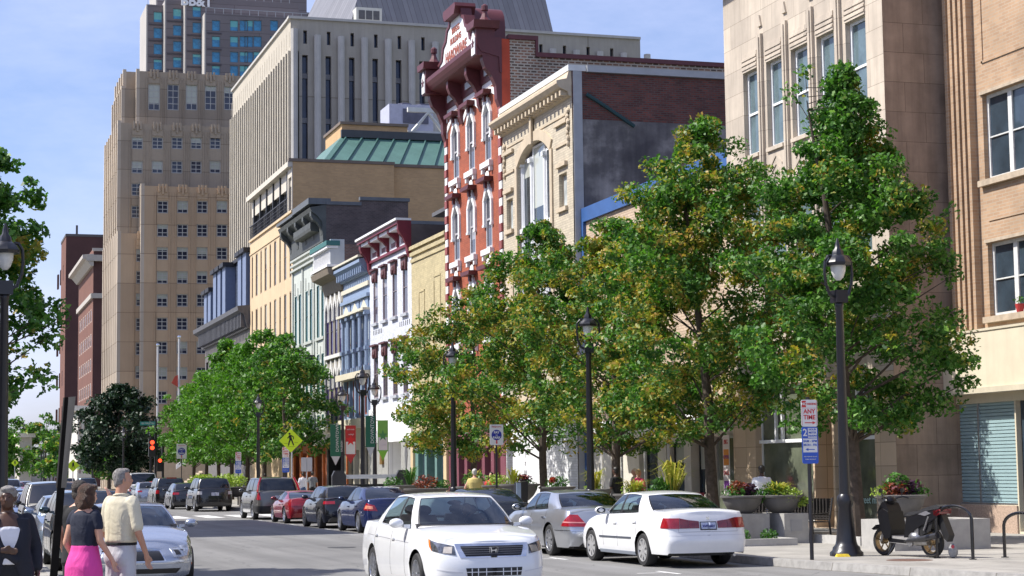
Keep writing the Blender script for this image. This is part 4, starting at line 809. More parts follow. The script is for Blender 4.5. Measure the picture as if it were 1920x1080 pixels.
mb.build('fin_glass', PANE, root)
mb = MB(); mb.box(cx0-.25, cx1, Yc-.2, Yc+.6, ct, ct+.25); mb.box(cx0-.2, cx0+.6, Yc+.6, yq, ct, ct+.25); mb.quad((cx0+.6, Yc+.6, ct-.4), (cx1, Yc+.6, ct-.4), (cx1, yq, ct-.4), (cx0+.6, yq, ct-.4)); mb.quad((cx1, Yc, 0), (cx1, yq, 0), (cx1, yq, ct), (cx1, Yc, ct)); mb.build('coping', mat('concrete_light', (.45, .43, .4)), root)
Yp = Yc+9; a0, z_ = qy(598, 38, Yp); a0t, _ = qy(652, -40, Yp); b0, z3 = qy(1048, 60, Yp); b0t, _ = qy(1028, -40, Yp); zt_ = ct+11
PHS = mat('penthouse_metal', (.20, .20, .215), .5, .05, 1, seams=(.55, 60, .03, 0))
sl = (a0t-a0)/11; mb = MB(); ab = qy(770, 40, Yp)[0]
mb.hexa([(a0+2.6, Yp, ct-.3), (b0, Yp, ct-.3), (b0, Yp+18, ct-.3), (a0-1, Yp+18, ct-.3), (a0+6.0, Yp+2.5, zt_), (b0-1.6, Yp+2.5, zt_), (b0-2, Yp+16, zt_), (a0+4, Yp+16, zt_)]); mb.build('penthouse', PHS, root)
mb = MB(); u0, z0_ = qy(668, 37, Yp-.5); u1, z1_ = qy(716, 16, Yp-.5); mb.box(u0, u1, Yp-.5, Yp+2, z0_-.5, z1_)
mb.build('vent_box', mat('vent_pale', (.5, .5, .45), .6, .1), root); mb = MB(); 
for i in range(3): w_ = (u1-u0-.4)/3; mb.box(u0+.2+i*w_+.06, u0+.2+(i+1)*w_-.06, Yp-.54, Yp-.505, z0_+.1, z1_-.3)
mb.build('vent_louvre', mat('louvre_dark', (.08, .08, .085), .6, .2, 3), root)
# ---- art deco tower in stepped blocks
root = thing('art_deco_tower', 'tall beige stepped art deco tower with fluted street face', 'building', (26, 252, 0))
DECO = mat('deco_stone', (.50, .355, .225), .85, .10, .12, streak=.12, seams=(60, 3.9, .04)); DECG = mat('deco_stone_grey', (.37, .30, .225), .85, .14, .1, streak=.15, seams=(60, 3.9, .04)); DECW = mat('deco_street_face', (.50, .42, .33), .85, .07, .2, seams=(60, 3.9, .05))
def block(Y, x0, x1, yt, m=DECO, wins=None, pitch=None, wsz=None, nx=2, Xs=None, depth=40, orn=True, ornx=None, base=0, yb=900):
    X0, zt = qy(x0, yt, Y); X1, _ = qy(x1, yt, Y); hs = []
    for (wx_, rows_) in (wins or []):
        cxw = qy(wx_, 500, Y)[0]
        for (ry, rh) in rows_: zc_ = qy(wx_, ry, Y)[1]; hh = rh/3500*Y*1.08; hs.append((cxw-wsz/2, cxw+wsz/2, zc_-hh/2, zc_+hh/2))
    wall(root, TY(Y), X0, X1, base, zt, hs, m, .3)
    for h in hs: window(root, 'y', Y, (h[0]+h[1])/2, (h[2]+h[3])/2, h[1]-h[0], h[3]-h[2], mat('deco_frame', (.42, .41, .38), .6, .05), glass_pane('pane_deco', (.02, .022, .035), (.40, .41, .34), .55), nx, 4 if hh > 2.6 else 3, .2, .13, mw=.09)
    f = MB(TY(Y))
    for (wx_, rows_) in (wins or []):
        cxw = qy(wx_, 500, Y)[0]
        for s in (-1, 1): f.box(cxw+s*(wsz/2+.25)-.06, cxw+s*(wsz/2+.25)+.06, base, zt-.8, .0, .12)
        if orn:
            f.box(cxw-.7, cxw+.7, zt-1.6, zt-.15, .0, .08)
            for s in (-.6, 0, .6): f.box(cxw+s*.75-.13, cxw+s*.75+.13, zt-1.1+abs(s)*.5, zt+.28, .1, .24)
    if wins: f.build('pilaster', m, root)
    # street face of the block
    n_ = max(3, int(depth/2.6)); f = MB(TX(X0)); f.quad((Y, base, 0), (Y+depth, base, 0), (Y+depth, zt, 0), (Y, zt, 0))
    for i in range(n_+1): u = Y+i*depth/n_*.985; f.box(u, u+.75, base, zt+.3, .001, .45)
    f.build('street_face', DECW, root); f = MB(); f.quad((X0, Y, zt-.05), (X1, Y, zt-.05), (X1, Y+depth, zt-.05), (X0, Y+depth, zt-.05)); f.quad((X0, Y+depth, base), (X1, Y+depth, base), (X1, Y+depth, zt), (X0, Y+depth, zt)); f.quad((X1, Y, base), (X1, Y+depth, base), (X1, Y+depth, zt), (X1, Y, zt)); f.build('roof', mat('deco_roof', (.3, .26, .2), .9, .1), root)
    return X0, zt
r5 = [(x_, [(y_, 22) for y_ in (479, 520, 562, 608, 654, 698, 742)]) for x_ in (265.5,)]
block(250.5, 227, 269, 437, wins=r5, wsz=1.45, depth=22)
wb = [(x_, [(388, 22)]+[(y_, 22) for y_ in (432, 475, 520, 563, 607, 652, 700, 745)]) for x_ in (304.5, 342, 379, 416)]
block(249.5, 271, 475, 348, wins=wb, wsz=1.45, depth=6)
wc = [(x_, [(268, 21), (313, 22)]) for x_ in (256, 294, 331, 367, 403, 440)]; wc[0] = (256, [(268, 21), (313, 22), (355, 22), (397, 22)])
block(252.5, 227, 478, 230, DECG, wins=wc, wsz=1.5, depth=20)
wd = [(x_, [(182, 46)]) for x_ in (287, 323, 358, 394, 430)]
block(255, 262, 478, 133, DECG, wins=wd, wsz=1.6, depth=16)
block(257, 237, 262.5, 134, DECG, depth=12, orn=False); block(256, 234, 262.3, 165, DECG, depth=14, orn=False)
# ---- dark bank tower behind
root = thing('bank_tower', 'tall dusky stone office tower with teal windows and sign letters on top', 'building', (60, 430, 0))
PUR = mat('dusky_granite', (.185, .160, .165), .7, .06, .1, seams=(100, 1.9, .06)); PLT = mat('dusky_edge', (.42, .39, .36), .7, .06, .2)
TEAL = glass_pane('pane_teal', (.02, .13, .24), (.12, .42, .42), .45, .1)
def tower(Y, x0, x1, yt, cols, rows, wsz, hsz, skip=()):
    X0, zt = qy(x0, yt, Y); X1, _ = qy(x1, yt, Y); hs = []
    for c_ in cols:
        for r_ in rows:
            if r_-8 < yt: continue
            a, z_ = qy(c_, r_, Y); hs.append((a-wsz/2, a+wsz/2, z_-hsz/2, z_+hsz/2))
    wall(root, TY(Y), X0, X1, 20, zt, hs, PUR, .4)
    for h in hs: window(root, 'y', Y, (h[0]+h[1])/2, (h[2]+h[3])/2, wsz, hsz, mat('teal_frame', (.1, .16, .2), .4, .05), TEAL, 1, 1, .25, .12)
    f = MB(TY(Y))
    for h in hs:
        if abs((h[0]+h[1])/2-qy(cols[0], 500, Y)[0]) < .5: f.box(X0+.3, h[1]+.3, h[2]-.75, h[2]-.4, 0, .12)
    if hs: f.build('ledge', mat('dusky_ledge', (.07, .06, .07), .7, .1), root)
    f = MB(); f.box(X0-.3, X0, Y, Y+14, 20, zt); f.quad((X0, Y+14, 20), (X1, Y+14, 20), (X1, Y+14, zt), (X0, Y+14, zt)); f.quad((X1, Y, 20), (X1, Y+14, 20), (X1, Y+14, zt), (X1, Y, zt)); f.quad((X0, Y, zt-.1), (X1, Y, zt-.1), (X1, Y+14, zt-.1), (X0, Y+14, zt-.1)); f.build('edge_wall', PLT, root)
    f = MB(TY(Y)); f.box(X0-.1, X1, zt+1.2, zt+1.3, -.1, 0)
    for k in range(int((X1-X0)/2)): f.box(X0+k*2, X0+k*2+.08, zt, zt+1.2, -.1, 0)
    f.build('railing', mat('rail_grey', (.35, .38, .42), .5, .1), root); return X0, X1, zt
R_ = [32, 62, 92, 121]
tower(430, 277, 308, 8, [296], R_, 2.0, 2.5); tower(427, 311.5, 344, 0, [332.5], [26, 57, 87, 117], 2.0, 2.5); tower(424, 349, 560, -6, [369], [22, 52, 82, 111], 2.0, 2.5)
tower(419, 386, 590, 24, [405, 439, 457, 467, 483, 514], [48, 78, 107, 133], 1.9, 2.5)
tower(440, 295, 575, -30, [], [], 1, 1)
X1_, z1_ = qy(368.5, 4, 424); f = MB(TY(424)); text_mb(f, 'BB&T', 3.1, onY(423.7, X1_, z1_), ex=.15, bold=.1); f.build('sign_letters', mat('sign_white', (.8, .8, .8), .5, 0), root)
# lower shoulder to the right
X0, zt = qy(556, 22, 445); X1, _ = qy(640, 22, 445); f = MB(); f.box(X0, X1, 445, 460, 20, zt); f.build('shoulder_block', PUR, root)
# ---- brick buildings at far left of the row
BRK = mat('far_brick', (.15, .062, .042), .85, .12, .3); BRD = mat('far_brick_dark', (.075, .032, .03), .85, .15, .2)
root = thing('cornice_brick_building', 'red brick building with pale overhanging cornice left of the beige tower', 'building', (24, 315, 0))
Y = 312.0; X0, zt = qy(175.5, 465, Y); X1, _ = qy(215, 465, Y)
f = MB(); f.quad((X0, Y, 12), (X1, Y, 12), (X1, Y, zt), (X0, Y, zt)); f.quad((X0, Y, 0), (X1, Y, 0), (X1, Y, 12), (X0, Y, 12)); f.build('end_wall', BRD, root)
y2 = q(148, 500, X0)[0]; hs = [(Y+3+i*(y2-Y-4)/7, Y+3+i*(y2-Y-4)/7+2.2, zt-12-j*4.1, zt-9.8-j*4.1) for i in range(7) for j in range(7)]
wall(root, TX(X0), Y, y2, 0, zt, hs, BRK, .3)
for h in hs: window(root, 'x', X0, (h[0]+h[1])/2, (h[2]+h[3])/2, h[1]-h[0], h[3]-h[2], mat('far_frame', (.4, .3, .25), .7, 0), glass_pane('pane_far', (.12, .07, .06), (.4, .3, .25), .5), 1, 2, .06, .2)
f = MB(TX(X0)); extrude_profile(f, [(0, zt-3), (.4, zt-3), (1.2, zt-2), (1.8, zt-1.8), (1.8, zt-1.2), (0, zt-1)], Y-.6, y2); f.box(Y, y2, zt-8.3, zt-7.5, 0, .4); f.box(Y, y2, 6.5, 8.5, 0, .5)
f.T = TY(Y); f.box(X0-1.2, X1, zt-2.2, zt-1.2, 0, .8); f.box(X0-.3, X1, zt-8.3, zt-7.5, 0, .3); f.box(X0-.2, X1, zt-.5, zt, 0, .2); f.build('cornice', mat('far_cornice', (.42, .38, .34), .7, .08, 1), root)
f = MB(); f.box(X0+.1, X1, Y+.2, y2, 0, zt-.3); f.build('roof', BRD, root)
root = thing('dark_brick_building', 'tall plain dark brick building at the far left of the row', 'building', (24, 380, 0))
Y = 372.0; X0, zt = qy(124, 443, Y); X1, _ = qy(205, 443, Y); y2 = q(113.5, 600, X0)[0]
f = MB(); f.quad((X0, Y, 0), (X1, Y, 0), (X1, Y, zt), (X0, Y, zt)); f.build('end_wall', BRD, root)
f = MB(); f.box(X0+.05, X1, Y+.05, y2, 0, zt-.2); f.build('body', BRD, root); 
hs = [(Y+6+i*9, Y+8+i*9, zt-8-j*7, zt-5-j*7) for i in range(3) for j in range(8)]
wall(root, TX(X0), Y, y2, 0, zt, hs, BRK, .3); f = MB(); f.box(X0-.1, X1, Y-.1, y2, zt, zt+.5); f.box(X0+2, X0+2.4, Y+2, Y+2.4, zt+.5, zt+2.5); f.box(X0+10, X0+10.4, Y+2, Y+2.4, zt+.5, zt+2.5); f.build('coping', mat('far_coping', (.1, .09, .09), .8, .1), root)
# ---- small far buildings at the end of the street
def simple(name, label, Y, x0, x1, yt, col, nwx, nwz, depth=15):
    X0, zt = qy(x0, yt, Y); X1, _ = qy(x1, yt, Y); r_ = thing(name, label, 'building', ((X0+X1)/2, Y, 0)); m_ = mat(name+'_wall', col, .85, .12, .4, streak=.15); hs = []
    for i in range(nwx):
        for j in range(nwz): cxx = X0+(X1-X0)*(i+.5)/nwx; w_ = (X1-X0)/nwx*.45; zz_ = zt*(.25+.68*(j+.3)/nwz); hs.append((cxx-w_/2, cxx+w_/2, zz_-.9, zz_+.9))
    wall(r_, TY(Y), X0, X1, 0, zt, hs, m_, .3)
    for h in hs: window(r_, 'y', Y, (h[0]+h[1])/2, (h[2]+h[3])/2, h[1]-h[0], 1.8, mat('far_frame', (.4, .3, .25)), PANEB, 1, 2, .2, .15)
    f = MB(); f.box(X0+.02, X1, Y+.35, Y+depth, 0, zt-.2); f.build('body', m_, r_); f = MB(); f.box(X0-.5, X1+.5, Y-.5, Y+depth, zt, zt+.6); f.build('cornice', mat(name+'_cornice', tuple(min(1, c*1.3) for c in col), .8, .1), r_)
simple('grey_stone_building', 'grey stone building end beyond the red brick cornice building', 455, 131, 152, 728, (.3, .3, .33), 3, 3)
simple('pale_low_building', 'low pale building with flat parapet among the far trees', 300, 37, 60, 820, (.5, .45, .38), 2, 1)
simple('white_gable_building', 'small white fronted building glimpsed between the far trees', 232, 146, 175, 770, (.55, .52, .46), 3, 3)
simple('pale_block', 'long pale block closing the far end of the street', 640, -20, 165, 858, (.4, .35, .3), 16, 2)
# stair and glass canopy at the square beyond the crossing
r_ = thing('stair_ramp', 'white railed outdoor stair below the beige tower', 'stair', (27, 200, 0)); f = MB(); X0, z0_ = qy(330, 885, 205); X1, z1_ = qy(385, 848, 205)
for k in range(10): f.box(X0+(X1-X0)*k/10, X0+(X1-X0)*(k+1)/10+.05, 205, 208, .1, .4+(z1_-z0_)*k/10)
f.build('steps', mat('stair_tan', (.42, .34, .25), .8, .1), r_); f = MB(); f.hexa([(X0, 204.8, z0_+.3), (X1, 204.8, z1_+.3), (X1, 204.95, z1_+.3), (X0, 204.95, z0_+.3), (X0, 204.8, z0_+.8), (X1, 204.8, z1_+.8), (X1, 204.95, z1_+.8), (X0, 204.95, z0_+.8)]); f.build('handrail', WHITE, r_)
r_ = thing('plaza_wall', 'long tan plaza wall behind the far lamp posts', 'wall', (30, 210, 0)); f = MB(); f.box(qy(240, 880, 212)[0], qy(470, 880, 212)[0], 212, 213, 0, 4.2); f.build('masonry', mat('stair_tan', (.42, .34, .25)), r_)
# ---- buildings on the near (left) side of the street, outside the picture: they cast the shade across the road
XL = -6.4
for nm, lb, a, b_, h_, col in (('brown_brick_building', 'brown brick building on the near side of the street casting shade over the road', 62.3, 82.2, 23.2, (.3, .16, .1)), ('grey_block_building', 'grey stone building on the near side beyond the gap', 92.5, 120, 21, (.35, .33, .3)), ('tan_building', 'tan corner building on the near side before the crossing', 120.3, 146, 14, (.45, .36, .26)), ('shop_row', 'low cream shop row on the near side next to the pavement', 20, 55, 7.5, (.5, .46, .38))):
    r_ = thing(nm, lb, 'building', (XL, a, 0)); m_ = mat(nm+'_wall', col, .85, .12, .6, streak=.2); n_ = int((b_-a)/3.2); st = (b_-a)/n_; hs = []
    for i in range(n_):
        for j in range(int((h_-4)/3.6)): hs.append((a+(i+.3)*st, a+(i+.7)*st, 5+j*3.6, 7+j*3.6))
        hs.append((a+(i+.15)*st, a+(i+.85)*st, .5, 3.2))
    T_ = lambda u, z, w: (XL+w, u, z)
    wall(r_, T_, a, b_, 0, h_, hs, m_, .3); f = MB(T_)
    for h in hs: f.quad((h[0], h[2], -.28), (h[1], h[2], -.28), (h[1], h[3], -.28), (h[0], h[3], -.28))
    f.build('window_glass', PANE, r_); f = MB(); f.box(XL-14, XL-.31, a, b_, 0, h_-.01); f.build('body', m_, r_); f = MB(); f.box(XL-14, XL+.3, a-.1, b_+.1, h_, h_+.25); f.build('coping', mat('coping_pale', (.6, .61, .6)), r_)
# ================================================================ TREES
GREENS = [(0, (.022, .08, .012)), (.4, (.055, .16, .022)), (.78, (.10, .25, .035)), (1, (.24, .40, .12))]
AUT = [(0, (.14, .24, .03)), (.4, (.36, .36, .05)), (.75, (.50, .36, .06)), (1, (.48, .22, .06))]
LF_A = leafmat('oak_leaves', GREENS, AUT, .4, .62)
LF_B = leafmat('oak_leaves_turning', GREENS, AUT, .4, .55)
LF_C = leafmat('bright_leaves', [(0, (.04, .12, .012)), (.5, (.075, .21, .018)), (1, (.15, .31, .04))], AUT, .4, .70)
LF_D = leafmat('shaded_leaves', [(0, (.006, .02, .008)), (.6, (.012, .036, .014)), (1, (.03, .07, .028))], None, .15)  # shade from the building put into the leaf colour as darker greens
BARK = mat('bark', (.085, .065, .05), .95, .35, 9, bmp=.8)
def leaf_mesh(name, centers, size, m, droop=.3):
    n = len(centers); nr = rng.normal(size=(n, 3)); nr[:, 2] = np.abs(nr[:, 2])*.9+.25; nr /= np.linalg.norm(nr, axis=1)[:, None]
    a = np.cross(nr, rng.normal(size=(n, 3))); a /= np.linalg.norm(a, axis=1)[:, None]; b = np.cross(nr, a); s = (size*rng.uniform(.65, 1.3, n))[:, None]
    c = centers
    P = np.stack([c-a*s*.55, c-a*s*.1+b*s*.34+nr*s*.1, c+a*s*.18+b*s*.12, c+a*s*.3+b*s*.3-nr*s*.06, c+a*s*.62-nr*s*.12, c+a*s*.3-b*s*.3-nr*s*.06, c+a*s*.18-b*s*.12, c-a*s*.1-b*s*.34+nr*s*.1], 1)
    K = 8; me = bpy.data.meshes.new(name); me.vertices.add(n*K); me.vertices.foreach_set('co', P.reshape(-1)); me.loops.add(n*K); me.loops.foreach_set('vertex_index', np.arange(n*K)); me.polygons.add(n)
    me.polygons.foreach_set('loop_start', np.arange(n)*K); me.polygons.foreach_set('loop_total', np.full(n, K)); me.update(); me.materials.append(m); return me
def crown_points(H, z0, R, prof, nclump, nleaf, clr=.42, seed=0):
    g_ = np.random.default_rng(seed); pts = []; cl = []
    k = 0
    while len(cl) < nclump and k < 9000:
        k += 1; t = g_.random()**.85; z = z0+(H-z0)*t; r = R*np.interp(t, prof[0], prof[1]); az = g_.random()*2*np.pi; rr = r*(g_.random()**.42); lob = 1+.22*np.sin(3*az+seed+4*t)+.12*np.sin(7*az+seed*2+9*t)
        p = np.array([np.cos(az)*rr*lob, np.sin(az)*rr*lob, z]); 
        if g_.random() > .35+.65*min(1, r/R+.2): continue
        cl.append(p)
    cl = np.array(cl)
    for p in cl:
        c = clr*g_.uniform(.55, 1.25)*(.7 if p[2] > z0+(H-z0)*.85 else 1); m_ = int(nleaf*g_.uniform(.5, 1.4)*(c/clr)**1.5)+4
        d = g_.normal(size=(m_, 3)); d /= np.linalg.norm(d, axis=1)[:, None]; q_ = p+d*(c*g_.random(m_)**.45)[:, None]*np.array([1.15, 1.15, .72]); pts.append(q_)
    return cl, np.concatenate(pts)
def tree(name, label, loc, H, z0, R, prof, m, seed, nclump=150, nleaf=110, lsz=.15, clr=.42, trunk=.16, lean=(0, 0), group=None, cat='tree', branches=34, extra=None):
    root = thing(name, label, cat, loc, group); ORG[root.name] = Vector((0, 0, 0))
    cl, pts = crown_points(H, z0, R, prof, nclump, nleaf, clr, seed); g_ = random.Random(seed)
    if extra is not None:
        e = np.random.default_rng(seed+5)
        for (ex, ey, ez, er, en) in extra: d = e.normal(size=(en, 3)); d /= np.linalg.norm(d, axis=1)[:, None]; pts = np.concatenate([pts, np.array([ex, ey, ez])+d*(er*e.random(en)**.5)[:, None]]); cl = np.concatenate([cl, [[ex, ey, ez]]])
    mb = MB(); n = 9; tp = [(lean[0]*(i/n)**1.5+g_.uniform(-.04, .04)*i/3, lean[1]*(i/n)**1.5+g_.uniform(-.04, .04)*i/3, -.02+(H*.93)*i/n) for i in range(n+1)]
    mb.tube(tp, [trunk*1.25]+[trunk*(1-i/n)**.8+.012 for i in range(1, n+1)], 10)
    idx = list(range(len(cl))); g_.shuffle(idx)
    if extra is not None: idx = list(range(len(cl)-len(extra), len(cl)))+idx
    br = MB()
    for k in idx[:branches]:
        p = cl[k]; hr = math.hypot(p[0], p[1]); zs_ = max(z0*.85, p[2]-hr*g_.uniform(.5, .9)); f_ = zs_/(H*.93); b0 = (lean[0]*f_**1.5, lean[1]*f_**1.5, zs_); md = ((b0[0]+p[0])*.5, (b0[1]+p[1])*.5, zs_+(p[2]-zs_)*.62-.05*hr); rad = trunk*.22*(1-f_)+.012
        br.tube([b0, md, tuple(p)], [rad, rad*.6, .008], 5)
    mb.build('trunk', BARK, root, True); br.build('branches', BARK, root, True)
    lm = bpy.data.objects.new('crown', leaf_mesh('crown', pts, lsz, m)); C.objects.link(lm); lm.parent = root; return root
OV = ([0, .12, .35, .6, .85, 1], [.55, .88, 1, .8, .38, .06]); OV2 = ([0, .1, .3, .55, .8, .93, 1], [.6, .95, 1, .78, .42, .2, .04]); RD = ([0, .15, .45, .75, 1], [.45, .9, 1, .75, .1]); FLT = ([0, .1, .4, .7, 1], [.8, 1, .95, .75, .2])
tree('oak_tree', 'big oak rising behind the nearest lamp, its tip in front of the limestone windows', (20.1, 38.3, .15), 10.9, 2.6, 2.45, ([0, .1, .3, .5, .66, .8, .92, 1], [.75, 1, 1.05, .92, .6, .3, .17, .03]), LF_A, 3, 250, 225, .115, .44, .17, (-.9, .1), 'street trees in the right pavement', 'tree', 46, extra=[(2.5, -.9, 4.5, .3, 50), (2.15, -.8, 4.05, .3, 45), (1.75, -.7, 4.2, .35, 60), (1.95, -.8, 6.4, .35, 80), (2.15, -.8, 6.0, .3, 60), (1.55, -.7, 5.1, .45, 110), (1.6, -.7, 3.1, .35, 80), (1.3, -.5, 3.5, .4, 90), (2.2, -.8, 7.5, .25, 26), (-.95, .1, 10.8, .25, 40), (-1.2, .3, 10.3, .3, 50)])
tree('oak_tree', 'tall yellowing oak with its trunk behind the white sedan roof', (20, 46.2, .15), 11.1, 2.6, 3.45, OV, LF_B, 8, 270, 210, .12, .48, .16, (-.6, .3), 'street trees in the right pavement', 'tree', 40)
tree('oak_tree', 'lower bushy oak in front of the blue trimmed shop front', (20, 53.6, .15), 9.3, 2.4, 3.3, RD, LF_B, 14, 215, 190, .122, .46, .15, (.1, 0), 'street trees in the right pavement', 'tree', 34)
tree('oak_tree', 'orange tinged oak in front of the white painted brick shop', (20, 60.6, .15), 10.2, 2.4, 3.3, OV2, LF_B, 21, 215, 180, .128, .48, .14, (-.2, 0), 'street trees in the right pavement', 'tree', 30)
tree('oak_tree', 'orange tinged oak in front of the red brick building', (20, 69.2, .15), 8.6, 2.4, 3.3, RD, LF_B, 33, 165, 165, .135, .5, .14, (0, 0), 'street trees in the right pavement', 'tree', 26)
gl = ['bright green tree at the right end of the middle clump', 'bright green tree second from the right in the middle clump', 'bright green tree third from the right in the middle clump', 'tall bright green tree in the centre of the middle clump', 'bright green tree third from the left in the middle clump', 'bright green tree second from the left in the middle clump', 'bright green tree at the left end of the middle clump']
for i, (yy, H) in enumerate(((108, 9.8), (115, 10.6), (121.5, 10.2), (128, 10.9), (134, 9.6), (140, 9.0), (147, 8.2))):
    tree('street_tree', gl[i], (19.8, yy, .15), H, 2.6, 3.3, RD, LF_C if i else LF_A, 40+i, 110, 110, .205, .6, .15, (0, 0), 'bright trees of the middle clump', 'tree', 12)
tree('dark_tree', 'tall dark shaded tree at the crossing beyond the traffic lights', (17.8, 186, 0), 10.6, 2.2, 4.2, RD, LF_D, 60, 170, 90, .36, .9, .2, (0, 0), None, 'tree', 10)
for i, (px_, Y_, H, R, mm, lb) in enumerate(((160, 260, 9.5, 3.2, LF_C, 'yellow green tree just left of the tall dark tree'), (138, 285, 9, 3, LF_A, 'green tree behind the leaning sign post'), (85, 300, 11.5, 4.2, LF_A, 'round green tree right of the pale low building'), (110, 250, 7, 2.4, LF_A, 'small green tree beside the leaning sign post'), (28, 330, 12, 4, LF_A, 'green tree beyond the near lamp post'), (58, 390, 12.5, 4.5, LF_A, 'distant tree rising behind the pale low building'), (8, 260, 8, 3, LF_C, 'yellow green tree low behind the near lamp post'), (205, 215, 7, 3, LF_A, 'green tree under the left flank of the tall dark tree'), (100, 420, 12, 5, LF_A, 'farthest tree closing the street'))):
    X_ = qy(px_, 880, Y_)[0]; tree('street_tree', lb, (X_, Y_, 0), H, 2.0, R, RD, mm, 70+i, 60, 45, .5, .95, .2, (0, 0), 'trees far down the street', 'tree', 5)
tree('oak_tree', 'near oak at the left edge reaching in behind the lamp head', (.62, 37.0, .15), 8.0, 2.9, 1.62, ([0, .12, .3, .5, .7, .88, 1], [.7, 1, 1.05, .8, .9, .75, .35]), LF_A, 91, 165, 80, .14, .34, .11, (.05, 0), None, 'tree', 40, extra=[(1.75, 0, 4.7, .25, 40), (1.55, 0, 4.4, .33, 60), (1.8, .1, 5.0, .16, 20), (1.4, -.1, 3.6, .35, 50)])
# ================================================================ STREET LAMPS
LG = mat('lamp_glass', (.62, .62, .58), .25, .1, 12, spec=.6)
def make_lamp(label):
    root = thing('street_lamp', label, 'street lamp', (0, 0, 0), 'black street lamps')
    mb = MB(); mb.lathe((0, 0, 0), [(.33, 0), (.33, .07), (.28, .11), (.27, .17), (.22, .22), (.2, .3), (.135, .95), (.155, 1.0), (.165, 1.08), (.155, 1.17), (.12, 1.22)], 24, flute=.07); mb.build('base', BLACK, root, True, ang=50)
    mb = MB(); mb.lathe((0, 0, 0), [(.115, 1.22), (.11, 1.5), (.075, 4.95), (.085, 4.97), (.085, 5.05), (.06, 5.08)], 20, flute=.08); mb.build('pole', BLACK, root, True, ang=50)
    mb = MB(); mb.box(-.13, .13, -.13, .13, 5.05, 5.3)
    for s in (-1, 1): mb.tube([(s*.1, 0, 5.15), (s*.22, 0, 5.22), (s*.3, 0, 5.42), (s*.325, 0, 5.65), (s*.31, 0, 5.88), (s*.24, 0, 5.99), (s*.16, 0, 6.0)], [.035, .035, .032, .03, .03, .03, .03], 8)
    mb.build('yoke', BLACK, root, True)
    mb = MB(); mb.lathe((0, 0, 0), [(.04, 5.5), (.1, 5.56), (.145, 5.68), (.155, 5.78), (.155, 5.83)], 16); mb.build('globe', LG, root, True)
    mb = MB(); mb.lathe((0, 0, 0), [(.26, 5.8), (.27, 5.86), (.2, 5.97), (.12, 6.02), (.11, 6.1), (.06, 6.16), (.05, 6.24), (.015, 6.36)], 8); mb.build('cap', BLACK, root, True)
    return root
lamp = make_lamp('black fluted street lamp standing on the near corner of the right pavement'); 
dup(lamp, (16.85, 32.6, .15), .1, None, .965).name = 'street_lamp'; 
for o in [lamp]+kids(lamp): pass
lsp = [(17.1, 47.8, 'black lamp between the silver sedan and the white sedan roofs'), (17.1, 61.6, 'black lamp in front of the red brick building trees'), (17.1, 75.6, 'taller looking black lamp with a green banner, left of the white building'), (20, 85.9, 'black lamp with a bright green star banner before the white fascia'), (20, 93, 'black lamp carrying the dark green and the red banner'), (17.4, 103, 'black lamp in front of the bright green tree clump'), (16.8, 150, 'dark far lamp beside the traffic signal'), (16.8, 172, 'far lamp in front of the tall dark tree'), (16.8, 205, 'farthest lamp left of the tall dark tree'), (1.22, 33.6, 'near black lamp at the left edge of the view')]
for x_, y_, lb in lsp: dup(lamp, (x_, y_, .15), .1*len(lb) % .5 - .25, lb, .965)
for ch in kids(lamp): bpy.data.objects.remove(ch)
bpy.data.objects.remove(lamp)
mb = MB(); mb.lathe((16.85, 32.6, .146), [(.36, 0), (.345, .03)], 20); 
mb = MB(); mb.hexa([(16.5, 32.32, .147), (16.75, 32.25, .147), (16.78, 32.4, .147), (16.55, 32.5, .147), (16.52, 32.34, .2), (16.72, 32.28, .2), (16.74, 32.38, .2), (16.56, 32.46, .2)]); tag(mb.build('litter', mat('yellow_litter', (.7, .5, .03), .6, .2, 9)), 'crumpled yellow wrapper at the foot of the nearest lamp', 'litter')
# banners
BW = mat('banner_white', (.6, .6, .58), .8, .05)
def banner(name, label, X, Y, x0, x1, zt, zb, c1, tail, txt=None, star=None, sub=None):
    r_ = thing(name, label, 'banner', (X, Y, zt), 'street banners'); u = X
    f = MB(TY(Y)); a, b_ = X+x0, X+x1; f.box(a, b_, zb, zt, 0, .02); f.build('cloth', mat(name+c1[0], c1[1], .8, .06, 4), r_)
    f = MB(TY(Y)); m0 = (a+b_)/2; f.prism([(a+.04, zb-.002), (m0, zb-.45), (b_-.04, zb-.002)], .002, .018); f.build('tail', mat('tail'+tail[0], tail[1], .8, .06), r_)
    if star:
        f = MB(TY(Y)); f.box(a+.03, b_-.03, zb+.05, zb+(zt-zb)*.45, .021, .024); f.build('panel', BW, r_)
        f = MB(TY(Y)); w_ = (b_-a)/2-.05; zc_ = zb+(zt-zb)*.45; f.prism([(m0+(w_*1.15 if k_ % 2 == 0 else w_*.5)*math.sin(k_*math.pi/5), zc_+.08+(w_*1.45 if k_ % 2 == 0 else w_*.6)*math.cos(k_*math.pi/5)) for k_ in range(10)], .025, .03); f.build('star', mat('star'+star[0], star[1], .7, .05), r_)
    f = MB(TY(Y)); f.tube([(X, zt-.02, .0), (a if x0 < 0 else b_, zt-.02, .0)], .015, 6); f.tube([(X, zb+.02, .0), (a if x0 < 0 else b_, zb+.02, .0)], .015, 6); f.build('bracket', BLACK, r_)
    if txt:
        f = MB(TY(Y))
        for t_, dx, dz, s_, rot in txt:
            place = (lambda px_, py_: (lambda p, q2, c: (px_-q2, Y-.03-c, py_+p)))(a+dx, zb+dz) if rot else onY(Y-.03, a+dx, zb+dz)
            text_mb(f, t_, s_, place, align='LEFT' if rot else 'CENTER')
        f.build('lettering', BW, r_)
DGN = ('dgreen', (.02, .12, .07)); z0_ = 3.85
